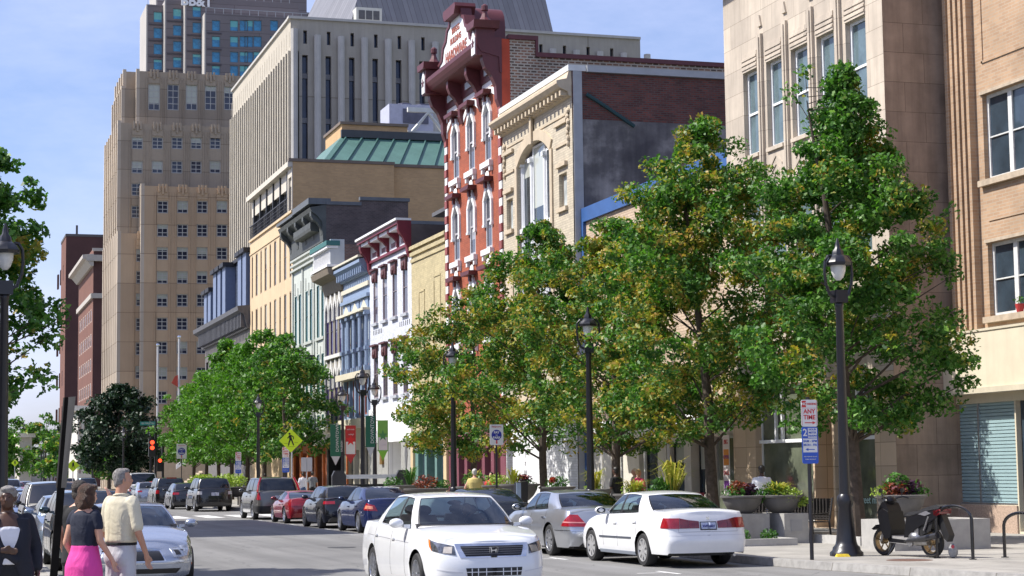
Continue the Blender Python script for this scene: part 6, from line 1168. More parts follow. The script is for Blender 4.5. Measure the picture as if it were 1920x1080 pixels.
# ================================================================ CARS
CG_NEAR = see_glass('car_glass', (.42, .5, .5)); CG_FAR = mat('car_glass_dark', (.010, .014, .022), .05, .0, spec=.7)
TAILR = mat('tail_red', (.30, .006, .014), .12, .25, 9, coat=1); HEADL = mat('headlight', (.35, .37, .4), .1, .35, 14, metal=.5, coat=1); AMB = mat('amber_lens', (.65, .17, .02), .15, .1, 10, coat=1); TRIM = mat('black_trim', (.013, .013, .014), .45, .05); PLATE = mat('plate_white', (.5, .53, .62), .5, .1, 20); INT = mat('interior_grey', (.10, .095, .09), .8, .2, 3)
WH = {}
def wheel_meshes(r, n, rimc):
    key = (round(r, 3), n, rimc.name)
    if key in WH: return WH[key]
    t = MB(); w = .105; t.lathe((0, 0, 0), [(r*.70, -w), (r*.93, -w), (r*.985, -w*.8), (r, -w*.4), (r, w*.4), (r*.985, w*.8), (r*.93, w), (r*.70, w), (r*.66, w*.8), (r*.66, -w*.8)], 36, 'x', ring=True)
    m = MB(); m.lathe((0, 0, 0), [(r*.7, w*.98), (r*.66, w*.92), (r*.62, w*.5), (.01, w*.35)], 36, 'x', ring='open')
    sp = MB()
    for k in range(n):
        a = 2*math.pi*k/n
        for s in ((-.13, .13),):
            ca, sa = math.cos(a), math.sin(a); pr = lambda rr, tt, x: (x, rr*ca-tt*sa, rr*sa+tt*ca)
            sp.hexa([pr(r*.1, -.03, w*.55), pr(r*.1, .03, w*.55), pr(r*.66, .05*7/n, w*.6), pr(r*.66, -.05*7/n, w*.6), pr(r*.1, -.03, w*.98), pr(r*.1, .03, w*.98), pr(r*.66, .042*7/n, w*.95), pr(r*.66, -.042*7/n, w*.95)])
    sp.lathe((0, 0, 0), [(r*.17, w*.5), (r*.17, w*1.0), (r*.08, w*1.08)], 16, 'x'); sp.lathe((0, 0, 0), [(r*.7, w*.8), (r*.71, w*1.0), (r*.65, w*1.0), (r*.63, w*.8)], 36, 'x', ring=True)
    a = t.build('tyre', RUB, None, True); b_ = m.build('wheel_well_disc', TRIM, None); c = sp.build('rim', rimc, None, True)
    WH[key] = (a.data, b_.data, c.data)
    for o in (a, b_, c): bpy.data.objects.remove(o)
    return WH[key]
def catmull(P, n):
    P = np.array(P, float); out = []
    for i in range(len(P)-1):
        p0 = P[max(i-1, 0)]; p1, p2 = P[i], P[i+1]; p3 = P[min(i+2, len(P)-1)]
        for t in np.linspace(0, 1, n, endpoint=False): out.append(.5*((2*p1)+(-p0+p2)*t+(2*p0-5*p1+4*p2-p3)*t*t+(-p0+3*p1-3*p2+p3)*t**3))
    out.append(P[-1]); return np.array(out)
def resample(P, step):
    d = np.r_[0, np.cumsum(np.linalg.norm(np.diff(P, axis=0), axis=1))]; n = int(d[-1]/step)+1; s = np.linspace(0, d[-1], n); return np.stack([np.interp(s, d, P[:, k]) for k in range(P.shape[1])], 1), s
class Car: pass
def car(name, label, pos, yaw, D, paint_m, near=False, rim=ALU, spokes=7, cat='car', group=None, detail=True):
    """D: L, W(half width), H, fo (front overhang), wb, r, top=[(d,z)..], c0,r0,r1,c1 greenhouse distances, wg, wr, tail/head specs"""
    root = thing(name, label, cat, (0, 0, 0), group); L, W, H = D['L'], D['W'], D['H']; gm = CG_NEAR if near else CG_FAR
    fb = D.get('fbul', .16); bb = D.get('rbul', .10)
    out = catmull([(0, L/2), (.38*W, L/2-.012), (.7*W, L/2-fb*.55), (.87*W, L/2-fb*1.35), (.955*W, L/2-fb*3.2), (.99*W, L/2-1.05), (W, L/2-1.7), (W, 0), (.998*W, -L/2+1.3), (.97*W, -L/2+.6), (.93*W, -L/2+bb*2), (.82*W, -L/2+bb*.7), (.5*W, -L/2+bb*.12), (0, -L/2)], 12)
    out, S = resample(out, .045 if near else .07); n = len(out)
    tg = np.gradient(out, axis=0); nrm = np.stack([-tg[:, 1], tg[:, 0]], 1); nrm /= np.linalg.norm(nrm, axis=1)[:, None]
    nrm[nrm[:, 0] < 0, 0] *= -1; nrm[0] = (0, 1); nrm[-1] = (0, -1)
    dd = L/2-out[:, 1]; tops = np.array(D['top']); sm = np.interp(np.linspace(0, L, 120), tops[:, 0], tops[:, 1]); kern = np.ones(9)/9; sm = np.convolve(np.pad(sm, 4, mode='edge'), kern, 'valid'); ztf = lambda d: np.interp(d, np.linspace(0, L, 120), sm)
    yf, yr = L/2-D['fo'], L/2-D['fo']-D['wb']; r = D['r']; Ra = r+.055; z0 = D.get('z0', .2)
    zb = np.full(n, z0); zb = np.where(nrm[:, 1] > .5, z0-.02, zb); zb = np.where(nrm[:, 1] < -.5, z0+.03, zb)
    for yw in (yf, yr):
        q_ = Ra**2-(out[:, 1]-yw)**2; za = np.where((q_ > 0) & (out[:, 0] > W*.6), r+np.sqrt(np.maximum(q_, 0)), 0); zb = np.maximum(zb, za)
    def off(ny, z, zt):
        side = np.where(z < .5, -.05*((.5-z)/.3)**2, -.075*np.clip((z-.5)/(zt-.5+.001), 0, 1)**3)-.012*np.exp(-((z-.62)/.05)**2)*0
        fr = np.where(z < .42, -.05*((.42-z)/.22)**2, -D.get('fslope', .22)*np.clip((z-.42)/max(.2, ztf(0)-.42+.02), 0, 1.4)**2.2)
        re = np.where(z < .42, -.06*((.42-z)/.22)**2, -D.get('rslope', .12)*np.clip((z-.42)/max(.2, ztf(L)-.42), 0, 1.2)**2.6)+D.get('rlip', 0)*np.exp(-((z-.5)/.1)**2)
        a = np.abs(ny)**1.5; e = np.where(ny > 0, fr, re); return side*(1-a)+e*a
    R_ = 15; V = np.linspace(0, 1, R_); V = np.r_[V[:-1], [.965, 1.0]] if False else V
    G = np.zeros((R_, n, 3)); zt = ztf(dd)
    for j, v in enumerate(V):
        z = zb+(zt-zb)*v; o_ = off(nrm[:, 1], z, zt); G[j, :, 0] = np.maximum(0, out[:, 0]+nrm[:, 0]*o_); G[j, :, 1] = out[:, 1]+nrm[:, 1]*o_; G[j, :, 2] = z
    G[:, 0, 0] = 0; G[:, -1, 0] = 0
    K = 7; Dk = np.zeros((K, n, 3)); cr = D.get('crown', .055)
    for k in range(K):
        u = k/(K-1); Dk[k, :, 0] = G[-1, :, 0]*(1-u); Dk[k, :, 1] = G[-1, :, 1]; Dk[k, :, 2] = G[-1, :, 2]+cr*(1-(1-u)**2.6)*np.clip(G[-1, :, 0]/W*1.5, 0, 1)
    grid = np.concatenate([G, Dk[1:]], 0); m_ = grid.shape[0]; body = MB()
    c0, r0, r1, c1, wg, wr = (D[k] for k in ('c0', 'r0', 'r1', 'c1', 'wg', 'wr')); 
    for sx in (1, -1):
        vs = [(p[0]*sx, p[1], p[2]) for row in grid for p in row]; fs = []
        for j in range(m_-1):
            for i in range(n-1):
                fs.append((j*n+i, j*n+i+1, (j+1)*n+i+1, (j+1)*n+i))
        body.add(vs, fs)
        # wheel arch lips
    def surf(s, z, o=.0, sx=1):     # point on the skin by arc position along the half outline and height
        i = np.clip(np.interp(s, S, np.arange(n)), 0, n-1); x = np.interp(i, np.arange(n), out[:, 0]); y = np.interp(i, np.arange(n), out[:, 1]); nx = np.interp(i, np.arange(n), nrm[:, 0]); ny = np.interp(i, np.arange(n), nrm[:, 1]); ztt = float(ztf(L/2-y))
        oo = float(off(np.array(ny), np.array(float(z)), np.array(ztt)))+o; return (max(0, x+nx*oo)*sx, y+ny*oo, z)
    sF = lambda x: float(np.interp(x, out[:n//3, 0], S[:n//3])); sR = lambda x: float(S[-1]-np.interp(x, out[::-1][:n//3, 0], (S[-1]-S)[::-1][:n//3]))
    half = out[:, 1]; sY = lambda y: float(np.interp(-y, -half, S))
    def patch(mb, cor, o=.006, nu=8, nv=4, sx=1, T_=None):   # cor: 4 corners (s,z) bl, br, tr, tl
        cs = np.array(cor, float); vs = []
        for j in range(nv+1):
            for i in range(nu+1):
                u, v = i/nu, j/nv; p = (1-u)*(1-v)*cs[0]+u*(1-v)*cs[1]+u*v*cs[2]+(1-u)*v*cs[3]; vs.append(surf(p[0], p[1], o, sx))
        nb = len(vs); vs += [surf(((1-i/nu)*(1-j/nv)*cs[0]+i/nu*(1-j/nv)*cs[1]+i/nu*j/nv*cs[2]+(1-i/nu)*j/nv*cs[3])[0], ((1-i/nu)*(1-j/nv)*cs[0]+i/nu*(1-j/nv)*cs[1]+i/nu*j/nv*cs[2]+(1-i/nu)*j/nv*cs[3])[1], -.004, sx) for j in range(nv+1) for i in range(nu+1)]
        w = nu+1; fs = [(j*w+i, j*w+i+1, (j+1)*w+i+1, (j+1)*w+i) for j in range(nv) for i in range(nu)]
        ring = [i for i in range(nu+1)]+[j*w+nu for j in range(1, nv+1)]+[nv*w+i for i in range(nu-1, -1, -1)]+[j*w for j in range(nv-1, 0, -1)]
        fs += [(ring[k], ring[(k+1) % len(ring)], nb+ring[(k+1) % len(ring)], nb+ring[k]) for k in range(len(ring))]
        mb.add(vs, fs)
    # greenhouse
    Y = lambda d: L/2-d; zB = lambda d: float(ztf(d))-.015
    dA, dB, dC = c0+D.get('sweep', .42), D['dB'], D['dC']; tA, tC = r0+.16, D['tC']; zrf = lambda d: H-.015-.05*((d-(r0+r1)/2)/((r1-r0)/2))**2-.012
    segs = [('ws', (0, c0), (wg*.90, dA-.10), (0, r0), (wr*.9, r0+.07)), ('pl', (wg*.90, dA-.10), (wg, dA), (wr*.9, r0+.07), (wr, tA)), ('gf', (wg, dA), (wg, dB-.035), (wr, tA), (wr, dB-.02)), ('pl', (wg, dB-.035), (wg, dB+.035), (wr, dB-.02), (wr, dB+.035)), ('gr', (wg, dB+.035), (wg, dC), (wr, dB+.035), (wr, tC))]
    if D.get('quarter'): q0, q1, tq1 = D['quarter']; segs += [('pl', (wg, dC), (wg, q0), (wr, tC), (wr, tC+.12)), ('gq', (wg, q0), (wg, q1), (wr, tC+.12), (wr, tq1))]; dC, tC = q1, tq1
    segs += [('pl', (wg, dC), (wg*D.get('rgw', .86), c1-.12), (wr, tC), (wr*.9, r1-.02)), ('rg', (wg*D.get('rgw', .86), c1-.12), (0, c1), (wr*.9, r1-.02), (0, r1))]
    gls = {}; trim = MB(); roofpts = []
    vl = [0, .05, .085, .3, .55, .80, .915, .95, 1.0]
    for nm, b0, b1, t0, t1 in segs:
        nu = {'ws': 12, 'rg': 12, 'pl': 4}.get(nm, 8); us = list(np.linspace(0, 1, nu+1))
        if nm[0] == 'g': us = sorted(set(us) | {.03, .97})
        if nm == 'ws': us = sorted(set(us) | {.975}); 
        if nm == 'rg': us = sorted(set(us) | {.025})
        rows = []
        for u in us:
            if nm == 'ws': bx = b0[0]+(b1[0]-b0[0])*u; bd = b0[1]+(b1[1]-b0[1])*u*u; tx = t1[0]*u; td = t0[1]+(t1[1]-t0[1])*u*u
            elif nm == 'rg': bx = b0[0]*(1-u); bd = b1[1]+(b0[1]-b1[1])*(1-u)**2; tx = t0[0]*(1-u); td = t1[1]+(t0[1]-t1[1])*(1-u)**2
            elif nm == 'pl' and abs(b0[0]-b1[0]) > .01:      # rounded corner
                a = u*math.pi/2; f_ = math.sin(a) if b1[0] > b0[0] else 1-math.cos(a); g2 = 1-math.cos(a) if b1[0] > b0[0] else math.sin(a)
                bx = b0[0]+(b1[0]-b0[0])*f_; bd = b0[1]+(b1[1]-b0[1])*g2; tx = t0[0]+(t1[0]-t0[0])*f_; td = t0[1]+(t1[1]-t0[1])*g2
            else: bx, bd, tx, td = b0[0]+(b1[0]-b0[0])*u, b0[1]+(b1[1]-b0[1])*u, t0[0]+(t1[0]-t0[0])*u, t0[1]+(t1[1]-t0[1])*u
            zt_ = zrf(td)-.035*(tx/wr)**2; zb_ = zB(bd)+cr*(1-(bx/W)**2)*.8 if nm in ('ws', 'rg') else zB(bd); col = []
            for v in vl:
                bl = 4*v*(1-v); nx_ = bx/wg; col.append((bx+(tx-bx)*v+.028*bl*nx_, Y(bd+(td-bd)*v)+(.03*bl if nm == 'ws' else -.03*bl if nm == 'rg' else 0)*(1-nx_*.6), zb_+(zt_-zb_)*v+(.02*bl if nm in ('ws', 'rg') else 0)))
            rows.append(col)
        roofpts += [c[-1] for c in (rows if not roofpts else rows[1:])]
        for i in range(len(us)-1):
            for j in range(len(vl)-1):
                gl_ = nm != 'pl' and 2 <= j <= 5 and not (nm[0] == 'g' and (i == 0 or i == len(us)-2)) and not (nm == 'ws' and i == len(us)-2) and not (nm == 'rg' and i == 0)
                tr_ = nm != 'pl' and not gl_ and 1 <= j <= 6; tr_ = tr_ or (nm == 'pl' and D.get('bpil', True) and abs(b0[0]-b1[0]) < .01 and 1 <= j <= 6)
                for sx in (1, -1):
                    qd = [(rows[a][b][0]*sx, rows[a][b][1], rows[a][b][2]) for a, b in ((i, j), (i+1, j), (i+1, j+1), (i, j+1))]; (gls.setdefault((nm, sx if nm[0] == 'g' else 0), MB()) if gl_ else trim if tr_ else body).quad(*qd)
    for sx in (1, -1):
        nr_ = len(roofpts); KK = 7; vs = []
        for k in range(KK):
            u = k/(KK-1)
            for p in roofpts: vs.append((p[0]*(1-u)*sx, p[1], p[2]+(H-.012-p[2])*0+.035*(1-(1-u)**2.2)*(p[0]/wr)))
        body.add(vs, [(k*nr_+i, k*nr_+i+1, (k+1)*nr_+i+1, (k+1)*nr_+i) for k in range(KK-1) for i in range(nr_-1)])
    b = body.build('body', paint_m, root, True, ang=32)
    trim.build('window_trim', TRIM, root, True)
    for nm, nn_ in (('ws', 'windscreen'), ('gf', 'front_side_window'), ('gr', 'rear_side_window'), ('gq', 'quarter_window'), ('rg', 'rear_window')):
        for sx in (0, 1, -1):
            if (nm, sx) in gls: gls[(nm, sx)].build(nn_, gm, root, True)
    ub = MB(); ub.box(-W+.26, W-.26, -L/2+.25, L/2-.25, z0-.03, .62); ub.box(-W+.02+.06, W-.08, yr+Ra, yf-Ra, z0-.03, .55); ub.build('underbody', TRIM, root)
    # wheels
    ty, dk, rm = wheel_meshes(r, spokes, rim)
    for sx in (1, -1):
        for yw in (yf, yr):
            t = bpy.data.objects.new('wheel', dk); C.objects.link(t); t.parent = root; t.location = (sx*(W-.125), yw, r); t.rotation_euler = (random.random()*0, 0, 0 if sx > 0 else math.pi)
            for nm, me in (('tyre', ty), ('rim', rm)): o = bpy.data.objects.new(nm, me); C.objects.link(o); o.parent = t; o.rotation_euler = (random.uniform(0, 2), 0, 0)
            t['label'] = 'wheel'; del t['label']
    # inside
    if near:
        it = MB(); zb_ = zB(dB)
        it.box(-wg*.93, wg*.93, Y(c1-.15), Y(c0+.35), zb_-.1, zb_+.075)
        for sx in (-1, 1):
            for dq in (dB+.12, D['dC']-.2):
                it.prism([(0, 0)]*0 or [(sx*.37-.24, zb_), (sx*.37+.24, zb_), (sx*.37+.19, zb_+.27), (sx*.37-.19, zb_+.27)], 0, 0); it.hexa([(sx*.37-.24, Y(dq), zb_), (sx*.37+.24, Y(dq), zb_), (sx*.37+.24, Y(dq)+.14, zb_), (sx*.37-.24, Y(dq)+.14, zb_), (sx*.37-.18, Y(dq)-.03, zb_+.18), (sx*.37+.18, Y(dq)-.03, zb_+.18), (sx*.37+.18, Y(dq)+.05, zb_+.18), (sx*.37-.18, Y(dq)+.05, zb_+.18)]); it.ell((sx*.37, Y(dq)+.02, zb_+.25), (.13, .05, .085), 12)
        it.ell((0, Y(c0+.95), H-.19), (.12, .02, .04), 8); it.build('seats', INT, root, True, ang=45)
        st = MB(); a = [(-.37+.19*math.cos(t), Y(c0+1.02)+.06*math.sin(t), zb_+.08+.17*math.sin(t)) for t in np.linspace(0, 2*math.pi, 20)]; st.tube(a, .014, 6, False); st.build('steering_wheel', TRIM, root, True)
    # lamps, plates, grille and so on
    for part, m_, specs in D.get('parts', []):
        for sp in specs:
            for sx in ((1, -1) if sp.get('both', True) else (1,)):
                mb = MB(); cor = []
                for c in sp['c']: k, a, z = c; cor.append(({'f': sF, 'r': sR, 's': sY}[k](a), z))
                if sp.get('mid'):
                    patch(mb, cor, sp.get('o', .006), sp.get('nu', 8), 3, 1); patch(mb, cor, sp.get('o', .006), sp.get('nu', 8), 3, -1)
                else: patch(mb, cor, sp.get('o', .006), sp.get('nu', 8), 4, sx)
                mb.build(sp.get('name', part), m_, root, True, ang=40)
                if sp.get('mid'): break
    zs_ = (.95 if near else .9)
    if detail:
        sm_ = MB()
        for sx in (1, -1):
            for d_ in (dA+.02, dB+.02, min(D['dC']+.06, D['fo']+D['wb']-.2)):
                s0 = sY(Y(d_)); patch(sm_, [(s0, z0+.1 if d_ < D['fo']+D['wb']-.5 else r+.3), (s0+.009, z0+.1 if d_ < D['fo']+D['wb']-.5 else r+.3), (s0+.009, zB(d_)-.04), (s0, zB(d_)-.04)], .0015, 1, 8, sx)
        sm_.build('door_seam', TRIM, root)
        for sx in (1, -1):
            for d_ in (dB-.12, D['dC']-.05):
                hd = MB(); p = surf(sY(Y(d_)), zB(d_)-.16, .012, sx); hd.box(p[0]-.015, p[0]+.015, p[1]-.085, p[1]+.085, p[2]-.016, p[2]+.016); hd.build('door_handle', D.get('handle', paint_m), root)
        for sx in (1, -1):
            mr = MB(); p = (sx*(wg+.0), Y(dA+.12), zB(dA)+.06); mr.ell((sx*(W+.09), p[1], p[2]+.04), (.115, .075, .075), 12); mr.hexa([(p[0], p[1]-.04, p[2]-.04), (p[0]+sx*.1, p[1]-.04, p[2]-.02), (p[0]+sx*.1, p[1]+.05, p[2]-.02), (p[0], p[1]+.05, p[2]-.04), (p[0], p[1]-.04, p[2]+.02), (p[0]+sx*.1, p[1]-.04, p[2]+.02), (p[0]+sx*.1, p[1]+.05, p[2]+.02), (p[0], p[1]+.05, p[2]+.02)]); w_ = mr.build('wing_mirror', D.get('mirror', paint_m), root, True, ang=50)
            mg = MB(); mg.prism([(0, 0)]*0 or [(sx*(W+.09)+.095*math.cos(t), p[2]+.04+.06*math.sin(t)) for t in np.linspace(0, 2*math.pi, 16, endpoint=False)], 0, .006); v = [(a_[0], p[1]-.062+a_[2], a_[1]) for a_ in mg.v]; mg.v = v; mg.build('mirror_glass', mat('mirror_dark', (.03, .04, .05), .08, 0), w_)
    root['_s'] = 0; del root['_s']
    root.location = pos; root.rotation_euler = (0, 0, yaw); c = Car(); c.root = root; c.surf = surf; c.sF = sF; c.sR = sR; c.sY = sY; c.Y = Y; c.zB = zB; return c
def P(part, m_, *specs): return (part, m_, list(specs))
SEDAN = dict(L=4.85, W=.90, H=1.45, fo=.95, wb=2.72, r=.325, top=[(0, .66), (.15, .74), (1.1, .93), (1.6, .955), (3.0, .985), (4.2, 1.03), (4.7, 1.02), (4.85, .97)], c0=1.22, r0=1.98, r1=3.38, c1=4.15, wg=.80, wr=.60, dB=2.42, dC=3.42, tC=3.12, sweep=.45)
def mk(**k): d = dict(SEDAN); d.update(k); return d
grille = lambda x0, x1, z0, z1, o=.008: dict(c=[('f', 0, z0), ('f', x0, z0), ('f', x1, z1), ('f', 0, z1)], mid=True, o=o)
rplate = lambda x, z0, z1, o=.012: dict(c=[('r', x, z0), ('r', 0, z0), ('r', 0, z1), ('r', x, z1)], mid=True, o=o, nu=3, name='licence_plate')
WHP = paint('white_car_paint', (.80, .81, .82)); SILV = paint('silver_paint', (.50, .52, .55), .75, .28); SILB = paint('silver_blue_paint', (.40, .44, .52), .7, .25); NAVY = paint('navy_paint', (.012, .022, .09), .3, .25); BLK = paint('black_paint', (.006, .006, .008), .1, .25); REDP = paint('red_paint', (.28, .006, .012), .2, .25); GRYP = paint('grey_paint', (.17, .165, .155), .6, .3); CHA = paint('charcoal_paint', (.03, .032, .038), .4, .25); DTEAL = paint('teal_paint', (.02, .045, .06), .5, .25); LBLUE = paint('pale_blue_paint', (.25, .32, .42), .6, .25)
# white saloon driving towards the camera
d = mk(L=4.94, W=.935, H=1.565, fo=1.0, wb=2.80, r=.335, fbul=.2, fslope=.17, top=[(0, .81), (.12, .88), (1.2, 1.01), (1.7, 1.0), (3.1, 1.03), (4.3, 1.07), (4.8, 1.05), (4.94, .98)], c0=1.18, r0=2.02, r1=3.45, c1=4.3, wg=.82, wr=.60, dB=2.5, dC=3.55, tC=3.25, sweep=.42, z0=.19, crown=.05)
lt = lambda nm, m_, cs, o=.008, nu=10: P(nm, m_, dict(c=cs, o=o, nu=nu))
d['parts'] = [P('grille_surround', CHR, grille(.50, .60, 0.620, 0.820, .006)), P('grille', mat('grille_black', (.012, .012, .014), .4, .1), grille(.42, .50, 0.645, 0.785, .014)), 
    P('grille_bar', mat('grille_bar', (.12, .12, .13), .3, .1), *[grille(.43+.02*k, .435+.02*k, .668+.03*k, .675+.03*k, .02) for k in range(4)]),
    lt('headlight', mat('headlight_dark', (.16, .17, .19), .08, .6, 16, metal=.6, coat=1), [('f', .56, 0.660), ('s', L_ if False else 4.94/2-.36, 0.720), ('s', 4.94/2-.52, 0.875), ('f', .60, 0.790)], .01, 12),
    lt('amber_light', AMB, [('s', 4.94/2-.37, 0.720), ('s', 4.94/2-.47, 0.780), ('s', 4.94/2-.56, 0.885), ('s', 4.94/2-.50, 0.870)], .013, 4),
    P('headlight_bulb', mat('lens_bright', (.8, .7, .55), .1, .2, 10, metal=.5, coat=1), dict(c=[('f', .62, 0.685), ('f', .74, 0.690), ('f', .74, 0.780), ('f', .62, 0.780)], o=.014, nu=4)),
    P('lower_intake', mat('grille_black', (.012, .012, .014)), grille(.40, .42, 0.360, 0.475, .006)), P('intake_bar', WHP, grille(.415, .415, 0.413, 0.423, .012)), P('intake_bar', WHP, *[dict(c=[('f', a, 0.365), ('f', a+.012, 0.365), ('f', a+.012, 0.470), ('f', a, 0.470)], o=.012, nu=1) for a in (.12, .24, .33)]),
    P('bumper_crease_shade', mat('bumper_shadow', (.62, .63, .66), .4, 0), dict(c=[('f', .46, 0.405), ('f', .80, 0.450), ('f', .80, 0.465), ('f', .46, 0.420)], o=.004)),  # greyer strip paints the shade along the bumper crease
    P('waist_seam', mat('seam_grey', (.25, .25, .27), .5, 0), dict(c=[('s', 1.05, .80), ('s', -1.7, .86), ('s', -1.7, .868), ('s', 1.05, .808)], o=.002, nu=30)), P('tail_light', TAILR, dict(c=[('r', .75, .7), ('r', .5, .7), ('r', .5, .85), ('r', .75, .85)]))]
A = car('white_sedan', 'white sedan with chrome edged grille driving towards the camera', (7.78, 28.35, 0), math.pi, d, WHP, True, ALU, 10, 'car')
# emblem
em = MB(); yy = A.surf(0.0, .72, .03)[1]; tx = lambda a, b_, c: (a, yy+c, b_+.12)
em.T = lambda a, b_, c: (a, yy+c, b_+.12)
em.prism([(-.068, .648), (.068, .648), (.06, .55), (.05, .54), (-.05, .54), (-.06, .55)], -.01, .0); o = em.build('emblem', CHR, A.root)
em = MB(); em.T = lambda a, b_, c: (a, yy+c, b_+.12)
em.box(-.055, -.012, .62, .644, .001, .003); em.prism([(-.034, .644), (.034, .644), (.022, .606), (-.022, .606)], .001, .003); em.prism([(-.022, .592), (.022, .592), (.03, .546), (-.03, .546)], .001, .003); em.prism([(-.063, .64), (-.05, .64), (-.036, .55), (-.052, .55)], .0011, .003); em.prism([(.05, .64), (.063, .64), (.052, .55), (.036, .55)], .0011, .003); em.build('emblem_recess', mat('grille_black', (.012,)*3), o)
# parked white saloon, rear towards the camera
L4 = 4.80; rr = L4/2
d = mk(L=L4, W=.892, H=1.455, fo=.93, wb=2.71, r=.315, rbul=.11, rslope=.10, rlip=.03, z0=.25, top=[(0, .66), (.15, .74), (1.1, .93), (1.6, .96), (3.0, 1.0), (3.9, 1.05), (4.5, 1.05), (4.8, 1.01)], c0=1.2, r0=1.98, r1=3.22, c1=3.98, wg=.79, wr=.60, dB=2.38, dC=3.3, tC=3.08, rgw=.9, sweep=.42)
d['mirror'] = WHP
d['parts'] = [lt('tail_light', TAILR, [('s', -rr+.34, 0.745), ('r', .58, 0.735), ('r', .58, 0.930), ('s', -rr+.28, 0.935)], .01, 12), lt('inner_tail_light', mat('tail_dark', (.17, .005, .01), .12, .25, 9, coat=1), [('r', .575, 0.740), ('r', .40, 0.740), ('r', .40, 0.895), ('r', .575, 0.930)], .012, 6), lt('inner_tail_light', mat('tail_dark', (.26, .008, .012)), [('r', .395, 0.740), ('r', .19, 0.740), ('r', .19, 0.870), ('r', .395, 0.895)], .012, 6),
    P('plate_recess', TRIM, dict(c=[('r', .17, 0.705), ('r', 0, 0.705), ('r', 0, 0.860), ('r', .17, 0.860)], mid=True, o=.008, nu=3)), P('licence_plate', mat('plate_blue_white', (.45, .5, .65), .5, .1, 20), rplate(.15, .725, .845, .016)),
    P('trunk_seam', mat('seam_grey', (.25, .25, .27), .5, 0), dict(c=[('r', .60, 0.670), ('r', 0, 0.670), ('r', 0, 0.677), ('r', .60, 0.677)], mid=True, o=.002), dict(c=[('r', .605, 0.670), ('r', .6, 0.670), ('r', .6, 0.735), ('r', .605, 0.735)], o=.002, nu=1)),
    P('side_moulding', mat('moulding_grey', (.06, .07, .09), .5, .1), dict(c=[('s', .95, .505), ('s', .02, .51), ('s', .02, .545), ('s', .95, .54)], o=.012, nu=12), dict(c=[('s', -.0, .51), ('s', -.72, .515), ('s', -.72, .55), ('s', -.0, .545)], o=.012, nu=12)),
    P('bumper_step', mat('bumper_line', (.6, .61, .64), .4, 0), dict(c=[('s', -rr+.75, .60), ('r', 0, .605), ('r', 0, .615), ('s', -rr+.75, .61)], mid=True, o=.003, nu=24)), P('sill_skirt_shade', mat('skirt_shadow', (.22, .25, .3), .4, .05), dict(c=[('s', 1.0, .205), ('s', -.85, .205), ('s', -.85, .27), ('s', 1.0, .27)], o=.006, nu=16)), P('headlight', HEADL, dict(c=[('f', .45, .5), ('f', .75, .52), ('f', .75, .62), ('f', .5, .6)]))]  # blue-grey sill strip paints the shade low on the white side
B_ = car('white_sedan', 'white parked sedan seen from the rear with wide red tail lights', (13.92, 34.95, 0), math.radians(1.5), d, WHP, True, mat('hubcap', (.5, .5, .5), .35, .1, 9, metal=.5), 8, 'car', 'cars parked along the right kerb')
em = MB(); y_ = B_.surf(B_.sR(0), .775, .018)[1]; text_mb(em, 'XVF-4521', .062, lambda a, b_, c: (a, y_-c-.003, .775+b_), bold=.002); em.build('plate_lettering', mat('plate_ink', (.03, .04, .2), .5, 0), B_.root)
em = MB(); y_ = B_.surf(B_.sR(0), .92, .006)[1]; text_mb(em, 'H', .075, lambda a, b_, c: (a, y_-c-.003, .92+b_), bold=.004); em.build('emblem', CHR, B_.root)
ex = MB(); ex.tube([(.52, -rr+.25, .25), (.52, -rr+.02, .23)], .03, 8); ex.build('exhaust', ALU, B_.root, True)
# silver saloon
L5 = 5.04; rr = L5/2
d = mk(L=L5, W=.93, H=1.44, fo=.88, wb=2.97, r=.34, rbul=.13, rslope=.16, rlip=.02, top=[(0, .64), (.2, .72), (1.2, .93), (1.7, .95), (3.2, .99), (4.1, 1.03), (4.7, 1.0), (5.04, .92)], c0=1.3, r0=2.1, r1=3.55, c1=4.3, wg=.81, wr=.62, dB=2.55, dC=3.55, tC=3.2, rgw=.86)
d['handle'] = CHR
d['parts'] = [lt('tail_light', TAILR, [('s', -rr+.42, .66), ('r', .40, .645), ('r', .62, .90), ('s', -rr+.16, .91)], .01, 12), lt('light_stripe', mat('stripe_pale', (.6, .25, .25), .2, .1), [('s', -rr+.34, .735), ('r', .47, .72), ('r', .49, .745), ('s', -rr+.31, .76)], .014, 12),
    P('licence_plate', PLATE, rplate(.17, .66, .79, .012)), P('plate_recess', mat('recess_silver', (.2, .21, .22), .4, .1, metal=.4), dict(c=[('r', .24, .62), ('r', 0, .62), ('r', 0, .84), ('r', .24, .84)], mid=True, o=.004, nu=3)), P('chrome_strip', CHR, dict(c=[('s', -rr+.8, .565), ('r', 0, .565), ('r', 0, .58), ('s', -rr+.8, .578)], mid=True, o=.008, nu=24)), P('rear_valance', TRIM, dict(c=[('r', .62, .22), ('r', 0, .22), ('r', 0, .33), ('r', .5, .33)], mid=True, o=.006))]
car('silver_sedan', 'silver parked sedan with triangular red tail lights ahead of the white one', (13.88, 40.35, 0), 0, d, SILV, True, ALU, 9, 'car', 'cars parked along the right kerb')
